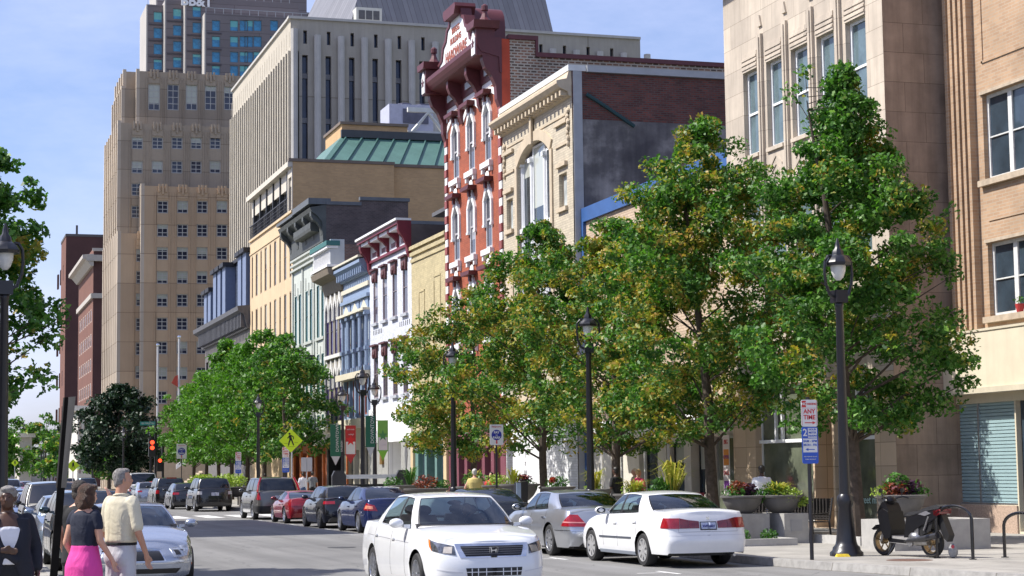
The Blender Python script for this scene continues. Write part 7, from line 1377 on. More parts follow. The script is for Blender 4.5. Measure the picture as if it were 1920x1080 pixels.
# Buick-like silver saloon at left
L6 = 5.0; hh = L6/2
d = mk(L=L6, W=.93, H=1.42, fo=1.02, wb=2.81, r=.33, fbul=.24, fslope=.2, crown=.09, top=[(0, .60), (.2, .68), (1.3, .90), (1.8, .93), (3.2, .96), (4.3, 1.0), (4.8, .97), (5.0, .9)], c0=1.35, r0=2.2, r1=3.5, c1=4.3, wg=.80, wr=.58, dB=2.6, dC=3.6, tC=3.3)
d['parts'] = [P('grille_surround', CHR, grille(.36, .30, .44, .62, .006)), P('grille', mat('grille_black', (.012,)*3), grille(.33, .27, .455, .605, .012)), P('headlight', mat('headlight_round', (.45, .47, .5), .08, .5, 12, metal=.7, coat=1), dict(c=[('f', .50, .50), ('f', .68, .51), ('f', .68, .66), ('f', .50, .65)], o=.012, nu=5), dict(c=[('f', .71, .52), ('s', hh-.36, .53), ('s', hh-.40, .70), ('f', .73, .68)], o=.014, nu=8)),
    P('headlight_ring', TRIM, dict(c=[('f', .55, .54), ('f', .64, .545), ('f', .64, .62), ('f', .55, .62)], o=.016, nu=4)), P('lower_intake', TRIM, grille(.55, .62, .24, .32, .006)), P('chrome_strip', CHR, dict(c=[('s', hh-1.0, .405), ('f', 0, .40), ('f', 0, .412), ('s', hh-1.0, .418)], mid=True, o=.006, nu=24)), P('side_marker', AMB, dict(c=[('s', hh-.42, .36), ('s', hh-.55, .365), ('s', hh-.55, .40), ('s', hh-.42, .395)], o=.008)), P('tail_light', TAILR, dict(c=[('r', .7, .6), ('r', .3, .6), ('r', .3, .75), ('r', .7, .75)]))]
car('silver_sedan', 'silver sedan with oval black grille parked facing the camera behind the man', (3.42, 33.9, 0), math.pi, d, SILB, True, ALU, 7, 'car', 'cars parked along the left kerb')
# the rest of the right-hand row
tl = lambda L_, x, z0_, z1_: lt('tail_light', TAILR, [('s', -L_/2+.3, z0_), ('r', x, z0_), ('r', x, z1_), ('s', -L_/2+.3, z1_)], .01, 8)
hl = lambda L_, x, z0_, z1_: lt('headlight', HEADL, [('f', x, z0_), ('s', L_/2-.35, z0_+.03), ('s', L_/2-.4, z1_), ('f', x, z1_-.03)], .01, 8)
G2 = 'cars parked along the right kerb'
d = mk(L=4.6); d['parts'] = [tl(4.6, .45, .62, .78), P('licence_plate', PLATE, rplate(.15, .6, .7))]; car('grey_sedan', 'grey car whose dark roof shows just over the oncoming white sedan', (13.85, 47.4, 0), 0, d, CHA, False, ALU, 7, 'car', G2)
d = mk(L=4.8, rbul=.12); d['parts'] = [lt('tail_light', TAILR, [('s', -2.4+.42, .72), ('r', .5, .68), ('r', .6, .86), ('s', -2.4+.25, .93)], .01, 10), lt('tail_lens', mat('lens_orange', (.7, .25, .15), .15, .4, 12, coat=1), [('s', -2.4+.3, .76), ('r', .64, .74), ('r', .66, .83), ('s', -2.4+.24, .86)], .014, 8), P('licence_plate', PLATE, rplate(.16, .62, .74))]
car('blue_sedan', 'dark navy blue parked sedan with red and orange tail lamp cluster', (13.62, 58.35, 0), 0, d, NAVY, False, ALU, 9, 'car', G2)
HATCH = dict(L=4.3, W=.885, H=1.47, fo=.9, wb=2.6, r=.33, top=[(0, .68), (.15, .75), (1.0, .93), (1.5, .96), (3.5, 1.02), (4.15, 1.0), (4.3, .93)], c0=1.1, r0=1.8, r1=3.65, c1=4.1, wg=.79, wr=.62, dB=2.2, dC=3.05, tC=3.0, rgw=.84, rslope=.16)
d = dict(HATCH); d['parts'] = [tl(4.3, .46, .82, .92), P('licence_plate', PLATE, rplate(.16, .66, .78))]; car('black_hatchback', 'black parked hatchback between the navy sedan and the red coupe', (13.5, 64.0, 0), 0, d, BLK, False, mat('dark_alloy', (.12, .12, .13), .3, .1, metal=.8), 9, 'car', G2)
d = mk(L=4.45, W=.87, H=1.25, top=[(0, .52), (.2, .6), (1.2, .8), (1.8, .84), (3.4, .9), (4.2, .92), (4.45, .86)], c0=1.35, r0=2.1, r1=2.9, c1=3.9, dB=2.7, dC=3.2, tC=3.0, wb=2.5, r=.31); d['parts'] = [tl(4.45, .3, .66, .76), P('licence_plate', PLATE, rplate(.16, .5, .6))]; car('red_coupe', 'low red sports coupe parked behind the black hatchback', (13.62, 71.1, 0), 0, d, REDP, False, CHR, 5, 'car', G2)
SUV = dict(L=4.8, W=.95, H=1.76, fo=.92, wb=2.86, r=.37, z0=.27, top=[(0, .82), (.15, .9), (1.0, 1.08), (1.5, 1.1), (4.4, 1.16), (4.8, 1.1)], c0=1.1, r0=1.75, r1=4.25, c1=4.62, wg=.85, wr=.70, dB=2.3, dC=3.2, tC=3.15, quarter=(3.32, 4.3, 4.05), rgw=.90, rslope=.07, sweep=.4)
d = dict(SUV); d['parts'] = [lt('tail_light', TAILR, [('s', -2.4+.26, .82), ('r', .74, .80), ('r', .80, 1.10), ('s', -2.4+.22, 1.12)], .012, 6), P('licence_plate', PLATE, rplate(.17, .86, .98)), P('rear_bumper', TRIM, dict(c=[('s', -2.4+.9, .3), ('r', 0, .3), ('r', 0, .56), ('s', -2.4+.9, .56)], mid=True, o=.02, nu=24))]
S1 = car('grey_crossover', 'grey tall crossover wagon with high red tail lights parked by the crosswalk', (13.65, 78.1, 0), 0, d, GRYP, False, ALU, 5, 'car', G2)
for sx in (1, -1): mb = MB(); mb.tube([(sx*.87, -2.28, 1.12), (sx*.80, -2.12, 1.42), (sx*.68, -1.92, 1.70)], [.05, .045, .04], 6); mb.build('upper_tail_light', TAILR, S1.root, True)
d = dict(SUV); d.update(H=1.74); d['parts'] = [lt('tail_light', mat('clear_tail', (.4, .4, .42), .15, .3, 10, coat=1), [('s', -2.4+.24, .86), ('r', .66, .86), ('r', .66, 1.02), ('s', -2.4+.24, 1.04)], .012, 6), P('licence_plate', PLATE, rplate(.19, .80, .96))]
car('black_suv', 'black sport utility with white plate leading the shaded group beyond the crosswalk', (13.85, 97.3, 0), 0, d, BLK, False, ALU, 5, 'car', G2)
d = dict(HATCH); d['parts'] = [tl(4.3, .5, .8, .92)]; car('charcoal_hatchback', 'charcoal hatchback wedged between the two black sport utilities', (13.5, 104.6, 0), 0, d, CHA, False, ALU, 7, 'car', G2)
d = dict(SUV); d['parts'] = [tl(4.8, .7, .8, 1.0)]; S2 = car('black_suv', 'black sport utility with red high brake light and round tail lamps', (13.5, 112.2, 0), 0, d, BLK, False, ALU, 5, 'car', G2); mb = MB(); mb.box(-.3, .3, -2.26, -2.2, 1.66, 1.73); mb.build('brake_light', TAILR, S2.root)
d = dict(HATCH); d.update(L=4.7, H=1.5); d['parts'] = [tl(4.7, .55, .82, .92), P('licence_plate', PLATE, rplate(.17, .7, .82))]; car('silver_wagon', 'silver wagon with red tail lights right of the grey haired man', (13.4, 121.8, 0), 0, d, SILB, False, ALU, 7, 'car', G2)
VAN = dict(L=5.4, W=1.0, H=2.1, fo=.9, wb=3.5, r=.37, z0=.3, top=[(0, .9), (.2, 1.0), (.8, 1.15), (1.2, 1.2), (5.0, 1.25), (5.4, 1.2)], c0=.8, r0=1.5, r1=5.0, c1=5.25, wg=.92, wr=.84, dB=2.2, dC=3.4, tC=3.4, quarter=(3.6, 4.9, 4.85), rgw=.92, rslope=.03, sweep=.35)
d = dict(VAN); d['parts'] = [tl(5.4, .85, .8, 1.1), P('door_seam', TRIM, dict(c=[('r', .02, .5), ('r', 0, .5), ('r', 0, 1.2), ('r', .02, 1.2)], mid=True, nu=1))]; car('white_van', 'white van with two square rear windows behind the silver wagon', (14.0, 132, 0), 0, d, WHP, False, ALU, 5, 'van', G2)
# left-hand row facing the camera
G3 = 'cars parked along the left kerb'
d = dict(SUV); d.update(H=1.62); d['parts'] = [hl(4.8, .45, .72, .86), P('grille', TRIM, grille(.4, .4, .6, .8))]; car('teal_crossover', 'dark teal crossover with a big wing mirror behind the leaning post', (3.3, 39.9, 0), math.pi, d, DTEAL, False, ALU, 7, 'car', G3)
d = mk(H=1.46); d['parts'] = [hl(4.85, .5, .62, .74), P('grille', TRIM, grille(.4, .4, .55, .66))]; car('pale_blue_sedan', 'pale blue sedan parked behind the dark teal crossover', (3.25, 46.0, 0), math.pi, d, LBLUE, False, ALU, 7, 'car', G3)
d = dict(SUV); d['parts'] = [hl(4.8, .5, .8, .95)]; car('black_suv', 'black roofed sport utility facing the camera behind the woman in the dark jacket', (3.3, 52.2, 0), math.pi, d, BLK, False, ALU, 5, 'car', G3)
for k, (y_, D_, pm_, lb) in enumerate(((59, mk(), SILB, 'silver blue car fourth behind the silver one on the left'), (72, mk(), LBLUE, 'pale blue car far along the left kerb'), (88, dict(HATCH), SILV, 'small silver hatchback far along the left kerb'), (104, mk(), CHA, 'dark car far along the left kerb in the shade'), (122, mk(), LBLUE, 'farthest pale blue car before the crossing on the left'))):
    D_['parts'] = [hl(D_['L'], .5, .62, .74)]; car('parked_car', lb, (3.25, y_, 0), math.pi, D_, pm_, False, ALU, 7, 'car', G3, False)
for k, (px_, Y_, D_, pm_, yw, lb) in enumerate(((161, 178, dict(SUV), LBLUE, 0, 'pale blue pickup sized car in the far right lane'), (131, 168, mk(), NAVY, 0, 'navy car in the far right lane'), (124, 196, dict(SUV), CHA, 0, 'charcoal car far ahead with red tail lamps'), (30, 182, mk(), REDP, math.pi, 'dull red car far along the left side'), (17, 150, dict(SUV), LBLUE, math.pi, 'blue car far away just right of the near lamp pole'), (48, 215, mk(), SILV, math.pi, 'distant silver car in the far left lane'))):
    X_ = qy(px_, 900, Y_)[0]; D_['parts'] = [tl(D_['L'], .5, .75, .95), hl(D_['L'], .5, .65, .8)]; car('parked_car', lb, (X_, Y_, 0), yw, D_, pm_, False, ALU, 7, 'car', 'cars far down the street', False)
# ================================================================ SCOOTER
r_ = thing('scooter', 'black motor scooter with red tail light parked by the bike rack', 'scooter', (0, 0, 0))
SCB = mat('scooter_black', (.007, .007, .009), .38, .15, 9, spec=.3); SCG = mat('scooter_metal', (.3, .3, .31), .35, .3, 12, metal=.8); GOLD = mat('rim_bronze', (.32, .24, .14), .35, .1, metal=.7)
for nm, x in (('front_wheel', -.66), ('rear_wheel', .62)):   # local x along the scooter, front at -x
    R_ = .27; mb = MB(); mb.lathe((x, 0, R_), [(R_*.72, -.045), (R_*.92, -.055), (R_, -.025), (R_, .025), (R_*.92, .055), (R_*.72, .045)], 30, 'y', ring=True); w_ = mb.build(nm, RUB, r_, True)
    mb = MB(); mb.lathe((x, 0, R_), [(R_*.73, -.05), (R_*.66, -.05), (R_*.66, .05), (R_*.73, .05)], 30, 'y', ring=True)
    for k in range(5): a = k*2*math.pi/5+.4; mb.tube([(x+.03*math.cos(a), 0, R_+.03*math.sin(a)), (x+R_*.68*math.cos(a), 0, R_+R_*.68*math.sin(a))], .014, 6)
    mb.lathe((x, 0, R_), [(.05, -.06), (.05, .06)], 14, 'y'); mb.build('rim', GOLD, w_, True)
def slab(mb, prof, w0, w1=None):   # side profile (x,z) with half width per end
    n_ = len(prof); w1 = w1 or w0; vs = [(x, -w0, z) for x, z in prof]+[(x, w1, z) for x, z in prof]; mb.add(vs, [tuple(range(n_))[::-1], tuple(range(n_, 2*n_))]+[(i, (i+1) % n_, n_+(i+1) % n_, n_+i) for i in range(n_)])
mb = MB(); slab(mb, [(-.63, .86), (-.52, .92), (-.42, .86), (-.38, .6), (-.40, .35), (-.36, .27), (.15, .25), (.15, .31), (-.28, .34), (-.30, .6), (-.36, .9), (-.42, 1.0), (-.52, 1.02), (-.64, .74), (-.58, .5), (-.48, .36)], .17); mb.build('front_shield', SCB, r_, True, ang=25)
mb = MB(); slab(mb, [(-.62, .84), (-.5, .9), (-.34, .84), (-.26, .5), (-.30, .34), (-.44, .33), (-.54, .5)], .2); mb.build('leg_shield', SCB, r_, True, ang=25)
mb = MB(); slab(mb, [(.0, .30), (.1, .6), (.45, .66), (.78, .7), (.7, .5), (.5, .42), (.3, .3)], .12); mb.build('engine_cover', TRIM, r_, True, ang=25)
mb = MB(); slab(mb, [(-.92, .50), (-.80, .58), (-.62, .60), (-.5, .52), (-.44, .4), (-.58, .50), (-.74, .54), (-.86, .48)], .08); mb.build('front_mudguard', SCB, r_, True, ang=25)
mb = MB(); slab(mb, [(.02, .33), (.08, .62), (.1, .74), (.3, .78), (.6, .84), (.92, .9), (.98, .86), (.9, .76), (.72, .66), (.5, .6), (.3, .5), (.2, .36)], .15); mb.build('rear_body', SCB, r_, True, ang=25)
mb = MB(); slab(mb, [(.05, .76), (.12, .83), (.4, .86), (.62, .93), (.86, .98), (.98, .95), (.94, .91), (.6, .86), (.3, .79)], .13); mb.build('seat', mat('seat_vinyl', (.03, .03, .033), .45, .1), r_, True, ang=30)
mb = MB(); slab(mb, [(.80, .87), (.99, .9), (.96, .81), (.88, .77), (.82, .79)], .15); mb.build('tail_light', mat('scooter_red', (.17, .006, .008), .15, .2, 9, coat=1), r_, True, ang=30)
mb = MB(); slab(mb, [(.42, .80), (.62, .86), (.76, .82), (.6, .77)], .16); mb.build('side_reflector', mat('reflector_silver', (.28, .28, .3), .25, .1, metal=.5), r_)
mb = MB(); slab(mb, [(.78, .76), (.94, .8), (1.12, .42), (1.06, .30), (.98, .36)], .07); mb.build('rear_mudguard', TRIM, r_)
mb = MB(); mb.tube([(-.66, -.07, .27), (-.60, -.06, .55), (-.5, 0, .8), (-.42, 0, 1.02)], .025, 8); mb.tube([(-.66, .07, .27), (-.60, .06, .55)], .025, 8); mb.build('fork', SCG, r_, True)
mb = MB(); mb.ell((-.47, 0, 1.04), (.12, .14, .09), 12); mb.build('headset', SCB, r_, True)
for s in (-1, 1): mb = MB(); mb.tube([(-.45, s*.08, 1.08), (-.38, s*.25, 1.12), (-.32, s*.34, 1.09)], .018, 8); mb.build('handlebar', TRIM, r_, True); mb = MB(); mb.tube([(-.4, s*.24, 1.1), (-.42, s*.27, 1.2)], .008, 6); mb.ell((-.42, s*.28, 1.24), (.015, .06, .045), 10); mb.build('mirror', TRIM, r_, True)
mb = MB(); mb.tube([(.05, -.05, .33), (.3, -.08, .30), (.62, -.09, .29)], [.08, .095, .07], 10); mb.ell((.28, -.12, .36), (.15, .08, .11), 10); mb.lathe((.2, -.16, .28), [(.085, -.02), (.085, .02)], 14, 'y'); mb.box(.1, .4, -.14, .1, .42, .55); mb.tube([(.55, -.14, .5), (.68, -.14, .76)], .022, 8); mb.build('engine', SCG, r_, True, ang=40)
mb = MB(); mb.tube([(.0, -.14, .26), (.14, -.17, .3), (.5, -.2, .34), (.95, -.2, .42)], [.02, .03, .055, .06], 10); mb.build('exhaust', mat('exhaust_dark', (.06, .06, .065), .3, .1, metal=.6), r_, True)
mb = MB(); slab(mb, [(-.36, .26), (.12, .23), (.16, .36), (-.1, .36), (-.34, .40)], .165); mb.build('footboard', mat('footboard_grey', (.28, .27, .26), .5, .2, 6), r_)
mb = MB(); mb.tube([(-.2, -.15, .25), (-.3, -.26, .02)], .012, 6); mb.build('kickstand', BLACK, r_)
r_.location = (17.72, 31.75, .15); r_.rotation_euler = (math.radians(0), 0, math.radians(-75))
r_ = thing('bag', 'small pale bag with a red mark on the ground behind the scooter', 'bag', (18.05, 30.75, .15)); mb = MB(); mb.ell((18.1, 30.8, .28), (.1, .08, .14), 10); mb.build('sack', mat('bag_pale', (.3, .3, .3), .8, .2, 9), r_, True); mb = MB(); mb.ell((18.06, 30.74, .36), (.035, .03, .035), 8); mb.build('mark', mat('bag_red', (.5, .06, .08), .7, 0), r_)
# ================================================================ PEOPLE
def rot3(ax, a): return Matrix.Rotation(a, 3, ax)
class Body:
    def __init__(s): s.mb = MB()
    def cap(s, p0, p1, r0, r1, n=12, sq=1.0):
        p0, p1 = Vector(p0), Vector(p1); d = p1-p0; L_ = d.length; m_ = 6; s.mb.tube([p0+d*i/m_ for i in range(m_+1)], [r0+(r1-r0)*i/m_ for i in range(m_+1)], n); s.mb.ell(p0, (r0,)*3, 10); s.mb.ell(p1, (r1,)*3, 10); return s
    def ell(s, c, r, M=None): s.mb.ell(c, r, 16, M); return s
    def loft(s, secs, n=20):   # sections (cx, cy, z, rx, ry)
        vs = []; m_ = len(secs)
        for cx_, cy_, z, rx, ry in secs:
            for k in range(n): a = 2*math.pi*k/n; ca, sa = math.cos(a), math.sin(a); vs.append((cx_+rx*math.copysign(abs(ca)**.85, ca), cy_+ry*math.copysign(abs(sa)**.85, sa), z))
        s.mb.add(vs, [(i*n+k, i*n+(k+1) % n, (i+1)*n+(k+1) % n, (i+1)*n+k) for i in range(m_-1) for k in range(n)]+[tuple(range(n))[::-1], tuple(range((m_-1)*n, m_*n))]); return s
    def make(s, name, m, parent, vox=.011, it=6, f=.6):
        o = s.mb.build('tmp', m, None); r = o.modifiers.new('r', 'REMESH'); r.mode = 'VOXEL'; r.voxel_size = vox; r.use_smooth_shade = True
        sm = o.modifiers.new('s', 'SMOOTH'); sm.factor = f; sm.iterations = it
        bpy.context.view_layer.update(); me = bpy.data.meshes.new_from_object(o.evaluated_get(bpy.context.evaluated_depsgraph_get())); me.name = name
        me.materials.clear(); me.materials.append(m); me.polygons.foreach_set('use_smooth', [True]*len(me.polygons)); old = o.data; bpy.data.objects.remove(o); n = bpy.data.objects.new(name, me); C.objects.link(n); n.parent = parent; return n
SK1 = mat('skin_light', (.56, .30, .205), .55, .1, 6); SK2 = mat('skin_dark', (.075, .035, .022), .45, .15, 6); SK3 = mat('skin_tan', (.48, .25, .16), .55, .1, 6)
def cloth(name, c, sc=7, v=.08):
    if name in MC: return MC[name]
    m, t, b, o = base(name); tc = nn(t, 'ShaderNodeTexCoord'); f = noise(t, tc.outputs['Object'], sc); t.links.new(ramp(t, f, [(.3, tuple(x*(1-v) for x in c)), (.7, c)]), b.inputs['Base Color']); b.inputs['Roughness'].default_value = .85
    w = nn(t, 'ShaderNodeTexNoise'); w.inputs['Scale'].default_value = 5; w.inputs['Detail'].default_value = 2; w.inputs['Distortion'].default_value = 1.2; t.links.new(tc.outputs['Object'], w.inputs['Vector']); bump(t, b, w.outputs[0], .5, .04); MC[name] = m; return m
def hand(b, wrist, d, side, thumb, palm=.042, curl=.5, s=1.0):
    """palm and five fingers; d = direction down the hand, side = across the palm, thumb = +1/-1 side the thumb leaves"""
    w = Vector(wrist); d = Vector(d).normalized(); sd = Vector(side); sd = (sd-d*sd.dot(d)).normalized(); nrm_ = d.cross(sd)*thumb
    b.cap(w, w+d*.04*s, .027*s, .03*s); c = w+d*.055*s
    for k in range(4): o = (k-1.5)*.019*s*thumb; b.cap(w+d*.03*s+sd*o*.6, w+d*.09*s+sd*o, .014*s, .011*s, 8)
    for k, l in enumerate((.072, .082, .076, .058)):
        o = (1.5-k)*.0205*s*thumb; p = w+d*.09*s+sd*o; q1 = p+(d*math.cos(curl*.5)+nrm_*math.sin(curl*.5))*l*.5*s; q2 = q1+(d*math.cos(curl*1.4)+nrm_*math.sin(curl*1.4))*l*.5*s; b.cap(p, q1, .0095*s, .0085*s, 8); b.cap(q1, q2, .0085*s, .007*s, 8)
    p = w+d*.03*s+sd*.03*thumb*s; q1 = p+(d*.7+sd*.6*thumb+nrm_*.3)*.035*s; q2 = q1+(d*.95+sd*.15*thumb+nrm_*.2)*.03*s; b.cap(w+d*.015*s, p, .016*s, .014*s, 8); b.cap(p, q1, .013*s, .011*s, 8); b.cap(q1, q2, .011*s, .009*s, 8)
def head(b, c, yaw=0, pitch=0, s=1.0, fem=False):
    """head centred at c, face towards +y rotated by yaw; returns transform"""
    M = rot3('Z', yaw) @ rot3('X', pitch); T_ = lambda x, y, z: Vector(c)+M @ (Vector((x, y, z))*s)
    def e(x, y, z, rx, ry, rz): b.mb.ell(T_(x, y, z), (rx*s, ry*s, rz*s), 16, M)
    e(0, -.012, .03, .076, .096, .085); e(0, .018, -.03, .062, .072, .085); e(0, .045, -.078, .034, .036, .032); e(.03, .03, -.06, .03, .05, .045); e(-.03, .03, -.06, .03, .05, .045)
    b.cap(T_(0, .088, .012), T_(0, .108, -.022), .008*s, .013*s, 8); e(.012, .098, -.026, .009, .01, .007); e(-.012, .098, -.026, .009, .01, .007)
    e(0, .088, -.052, .024, .012, .006); e(0, .086, -.062, .021, .012, .007); e(0, .083, .03, .05, .014, .01); e(.028, .078, .008, .014, .012, .009); e(-.028, .078, .008, .014, .012, .009)
    for sx in (-1, 1): e(sx*.077, -.008, -.008, .010, .02, .032)
    e(.045, .055, -.022, .022, .025, .02); e(-.045, .055, -.022, .022, .025, .02)
    return T_, M
def eyes(root, T_, M, s):
    mb = MB()
    for sx in (-1, 1): mb.ell(T_(sx*.029, .0865, .008), (.009*s, .006*s, .005*s), 8, M)
    mb.build('eyes', mat('eye_dark', (.02, .015, .012), .2, 0), root, True)
def place(root, x, y, z, yaw): root.location = (x, y, z); root.rotation_euler = (0, 0, yaw)
# --- man in the cream polo shirt, seen from behind three quarters, facing away to the right
root = thing('person', 'grey haired man in a cream polo shirt and pale grey trousers seen from behind', 'person')
b = Body(); H = 1.79
T_, M = head(b, (0, .02, 1.665), math.radians(-38), math.radians(2)); b.cap((0, -.01, 1.50), (0, .005, 1.62), .066, .062)
b.loft([(0, 0, .86, .165, .115), (0, 0, .95, .172, .125), (0, .0, 1.05, .165, .12), (0, .0, 1.2, .175, .12), (0, 0, 1.34, .19, .115), (0, -.01, 1.43, .165, .10), (0, -.01, 1.5, .09, .08)])
for s, el, wr_, hd_ in ((1, (.265, -.0, 1.13), (.27, .12, .90), (0, .25, -1)), (-1, (-.255, .0, 1.13), (-.24, .13, .91), (0, .3, -1))):
    b.cap((s*.185, -.005, 1.43), (s*.2, 0, 1.40), .062, .06); b.cap((s*.2, -.005, 1.41), el, .056, .043); b.cap(el, wr_, .044, .028); hand(b, wr_, hd_, (0, 1, .2), 1, s=1.05, curl=.6)
for s, fy in ((1, .05), (-1, -.08)):
    b.cap((s*.09, 0, .9), (s*.1, fy*.4, .5), .085, .058); b.cap((s*.1, fy*.4, .5), (s*.1, fy, .09), .056, .038); b.cap((s*.1, fy-.05, .05), (s*.11, fy+.15, .035), .04, .032)
b.make('body', SK3, root); eyes(root, T_, M, 1)
c = Body(); c.loft([(0, 0, 1.015, .178, .135), (0, -.002, 1.04, .196, .15), (0, .0, 1.08, .190, .148), (0, .0, 1.2, .198, .142), (0, 0, 1.33, .212, .132), (0, -.008, 1.43, .19, .112), (0, -.008, 1.485, .11, .09), (0, -.0, 1.51, .08, .078)])
for s, el in ((1, (.25, -.0, 1.185)), (-1, (-.242, .0, 1.185))): c.cap((s*.17, -.005, 1.43), (s*.19, 0, 1.40), .075, .074); c.cap((s*.195, -.005, 1.40), el, .073, .07)
sh = c.make('polo_shirt', cloth('cloth_cream', (.62, .57, .43)), root, .011, 5)
c = Body(); c.mb.tube([(.082*math.cos(a), -.004+.08*math.sin(a), 1.50+.012*math.sin(a+2.2)) for a in np.linspace(0, 2*math.pi, 24)], .016, 8, False); c.make('collar', cloth('cloth_cream', (.62, .57, .43)), sh, .008, 3)
c = Body(); c.loft([(0, -.01, .84, .182, .145), (0, -.005, .9, .186, .148), (0, 0, .985, .178, .138), (0, 0, 1.03, .172, .132)])
c.ell((.07, -.075, .875), (.1, .08, .1)).ell((-.07, -.075, .875), (.1, .08, .1))
for s, fy in ((1, .05), (-1, -.08)): c.cap((s*.088, 0, .88), (s*.1, fy*.4, .5), .108, .082); c.cap((s*.1, fy*.4, .5), (s*.1, fy, .08), .08, .07)
tr = c.make('trousers', cloth('cloth_palegrey', (.50, .50, .53)), root, .012, 4); 
c = Body(); c.loft([(0, 0, .995, .186, .147), (0, 0, 1.03, .184, .145)]); c.make('belt', cloth('cloth_black', (.01, .01, .012)), tr, .008, 1)
c = Body(); c.mb.box(-.13, -.04, -.155, -.148, .9, .906); 
c = Body(); e = lambda x, y, z, rx, ry, rz: c.mb.ell(T_(x, y, z), (rx, ry, rz), 16, M); e(0, -.028, .032, .084, .09, .086); e(.05, -.03, .0, .038, .06, .06); e(-.05, -.03, .0, .038, .06, .06); e(0, -.06, -.03, .064, .045, .06); e(0, .02, .085, .06, .06, .03)
c.make('hair', mat('hair_grey', (.28, .26, .245), .7, .5, 38, bmp=.8), root, .009, 2)
c = Body()
for s, fy in ((1, .05), (-1, -.08)): c.cap((s*.1, fy-.06, .045), (s*.11, fy+.17, .04), .05, .042)
c.make('shoes', cloth('shoe_brown', (.05, .03, .02)), root, .012, 2)
xm, ym = qy(228, 896, 19.6)[0], 19.6; place(root, xm, ym, .15, math.radians(-50)); root.scale = (.9, .95, 1)
# --- woman in the pink skirt, hand raised to her brow
root = thing('person', 'brown haired woman in a navy top and bright pink skirt shading her eyes', 'person')
b = Body(); T_, M = head(b, (.015, .03, 1.545), math.radians(-25), math.radians(-6), .96); b.cap((0, -.005, 1.40), (.01, .01, 1.50), .05, .048)
b.loft([(0, 0, .84, .17, .13), (0, 0, .93, .175, .13), (0, 0, 1.04, .135, .10), (0, 0, 1.18, .15, .105), (0, 0, 1.29, .165, .10), (0, -.005, 1.36, .14, .085), (0, 0, 1.41, .07, .06)])
b.cap((.155, 0, 1.34), (.165, 0, 1.31), .052, .05); b.cap((.165, 0, 1.32), (.215, .0, 1.08), .05, .04); b.cap((.215, 0, 1.08), (.275, .13, .88), .04, .025); hand(b, (.275, .13, .88), (.12, .3, -1), (0, 1, .3), 1, s=.92, curl=.7)
b.cap((-.155, 0, 1.34), (-.165, 0, 1.31), .052, .05); b.cap((-.165, 0, 1.32), (-.225, -.04, 1.06), .05, .043); b.cap((-.225, -.04, 1.06), (-.17, .08, .84), .042, .026); hand(b, (-.17, .08, .84), (.1, .3, -1), (0, 1, .3), 1, s=.92, curl=.7)
for s, fy in ((1, .03), (-1, -.03)): b.cap((s*.085, 0, .88), (s*.08, fy, .48), .085, .052); b.cap((s*.08, fy, .48), (s*.085, fy, .09), .05, .032); b.cap((s*.085, fy-.04, .06), (s*.09, fy+.13, .03), .034, .028)
b.make('body', SK1, root); eyes(root, T_, M, .96)
c = Body(); c.loft([(0, 0, 1.02, .155, .12), (0, 0, 1.06, .148, .115), (0, 0, 1.17, .162, .122), (0, 0, 1.28, .178, .112), (0, -.005, 1.35, .155, .095), (0, -.005, 1.385, .09, .075), (0, 0, 1.40, .068, .062)])
for s, e_ in ((1, (.19, 0, 1.23)), (-1, (-.19, -.01, 1.27))): c.cap((s*.145, 0, 1.345), (s*.16, 0, 1.32), .062, .062); c.cap((s*.162, 0, 1.32), e_, .062, .056)
c.make('top', cloth('cloth_navy', (.012, .016, .035)), root, .010, 4)
c = Body(); c.loft([(0, .0, .38, .20, .17), (0, .0, .5, .205, .172), (0, -.01, .7, .21, .175), (0, -.015, .82, .205, .17), (0, -.01, .9, .185, .15), (0, 0, .98, .162, .127), (0, 0, 1.045, .150, .118)]); c.ell((.06, -.07, .83), (.1, .08, .1)).ell((-.06, -.07, .83), (.1, .08, .1)); c.make('skirt', cloth('cloth_pink', (.72, .06, .33)), root, .012, 4)
c = Body(); e = lambda x, y, z, rx, ry, rz: c.mb.ell(T_(x, y, z), (rx*.96, ry*.96, rz*.96), 16, M); e(0, -.025, .035, .098, .105, .1); e(.03, -.05, -.05, .085, .08, .09); e(-.035, -.05, -.06, .085, .08, .09); e(.07, .0, -.05, .035, .06, .09); e(-.07, .0, -.05, .035, .06, .09); e(0, .04, .095, .07, .06, .035); e(-.05, -.09, -.08, .05, .04, .05); e(.05, -.08, -.1, .05, .04, .05); e(0, -.05, -.12, .09, .06, .05)
c.make('hair', mat('hair_brown', (.085, .038, .020), .5, .6, 30, bmp=.9), root, .009, 2)
xw = qy(160, 910, 19.4)[0]; place(root, xw, 19.4, .15, math.radians(-46)); root.scale = (.93, .93, .975)
# raised hand belongs to the other woman half hidden behind her
root = thing('person', 'dark clothed woman half hidden behind the pink skirt, arm raised', 'person')
b = Body(); T_, M = head(b, (0, .03, 1.55), math.radians(-20), 0, .96); b.cap((0, 0, 1.40), (0, .01, 1.50), .05, .048); b.loft([(0, 0, .84, .17, .13), (0, 0, 1.04, .14, .105), (0, 0, 1.29, .17, .10), (0, 0, 1.36, .14, .085), (0, 0, 1.41, .07, .06)])
b.cap((.16, 0, 1.33), (.29, .02, 1.24), .048, .04); b.cap((.29, .02, 1.24), (.315, .08, 1.47), .042, .028); hand(b, (.315, .08, 1.47), (-.5, .1, 1), (0, 1, .2), 1, s=.95, curl=.5)
b.cap((-.16, 0, 1.33), (-.22, 0, 1.08), .05, .04); b.cap((-.22, 0, 1.08), (-.2, .1, .86), .04, .025); hand(b, (-.2, .1, .86), (0, .2, -1), (0, 1, .3), 1, s=.92)
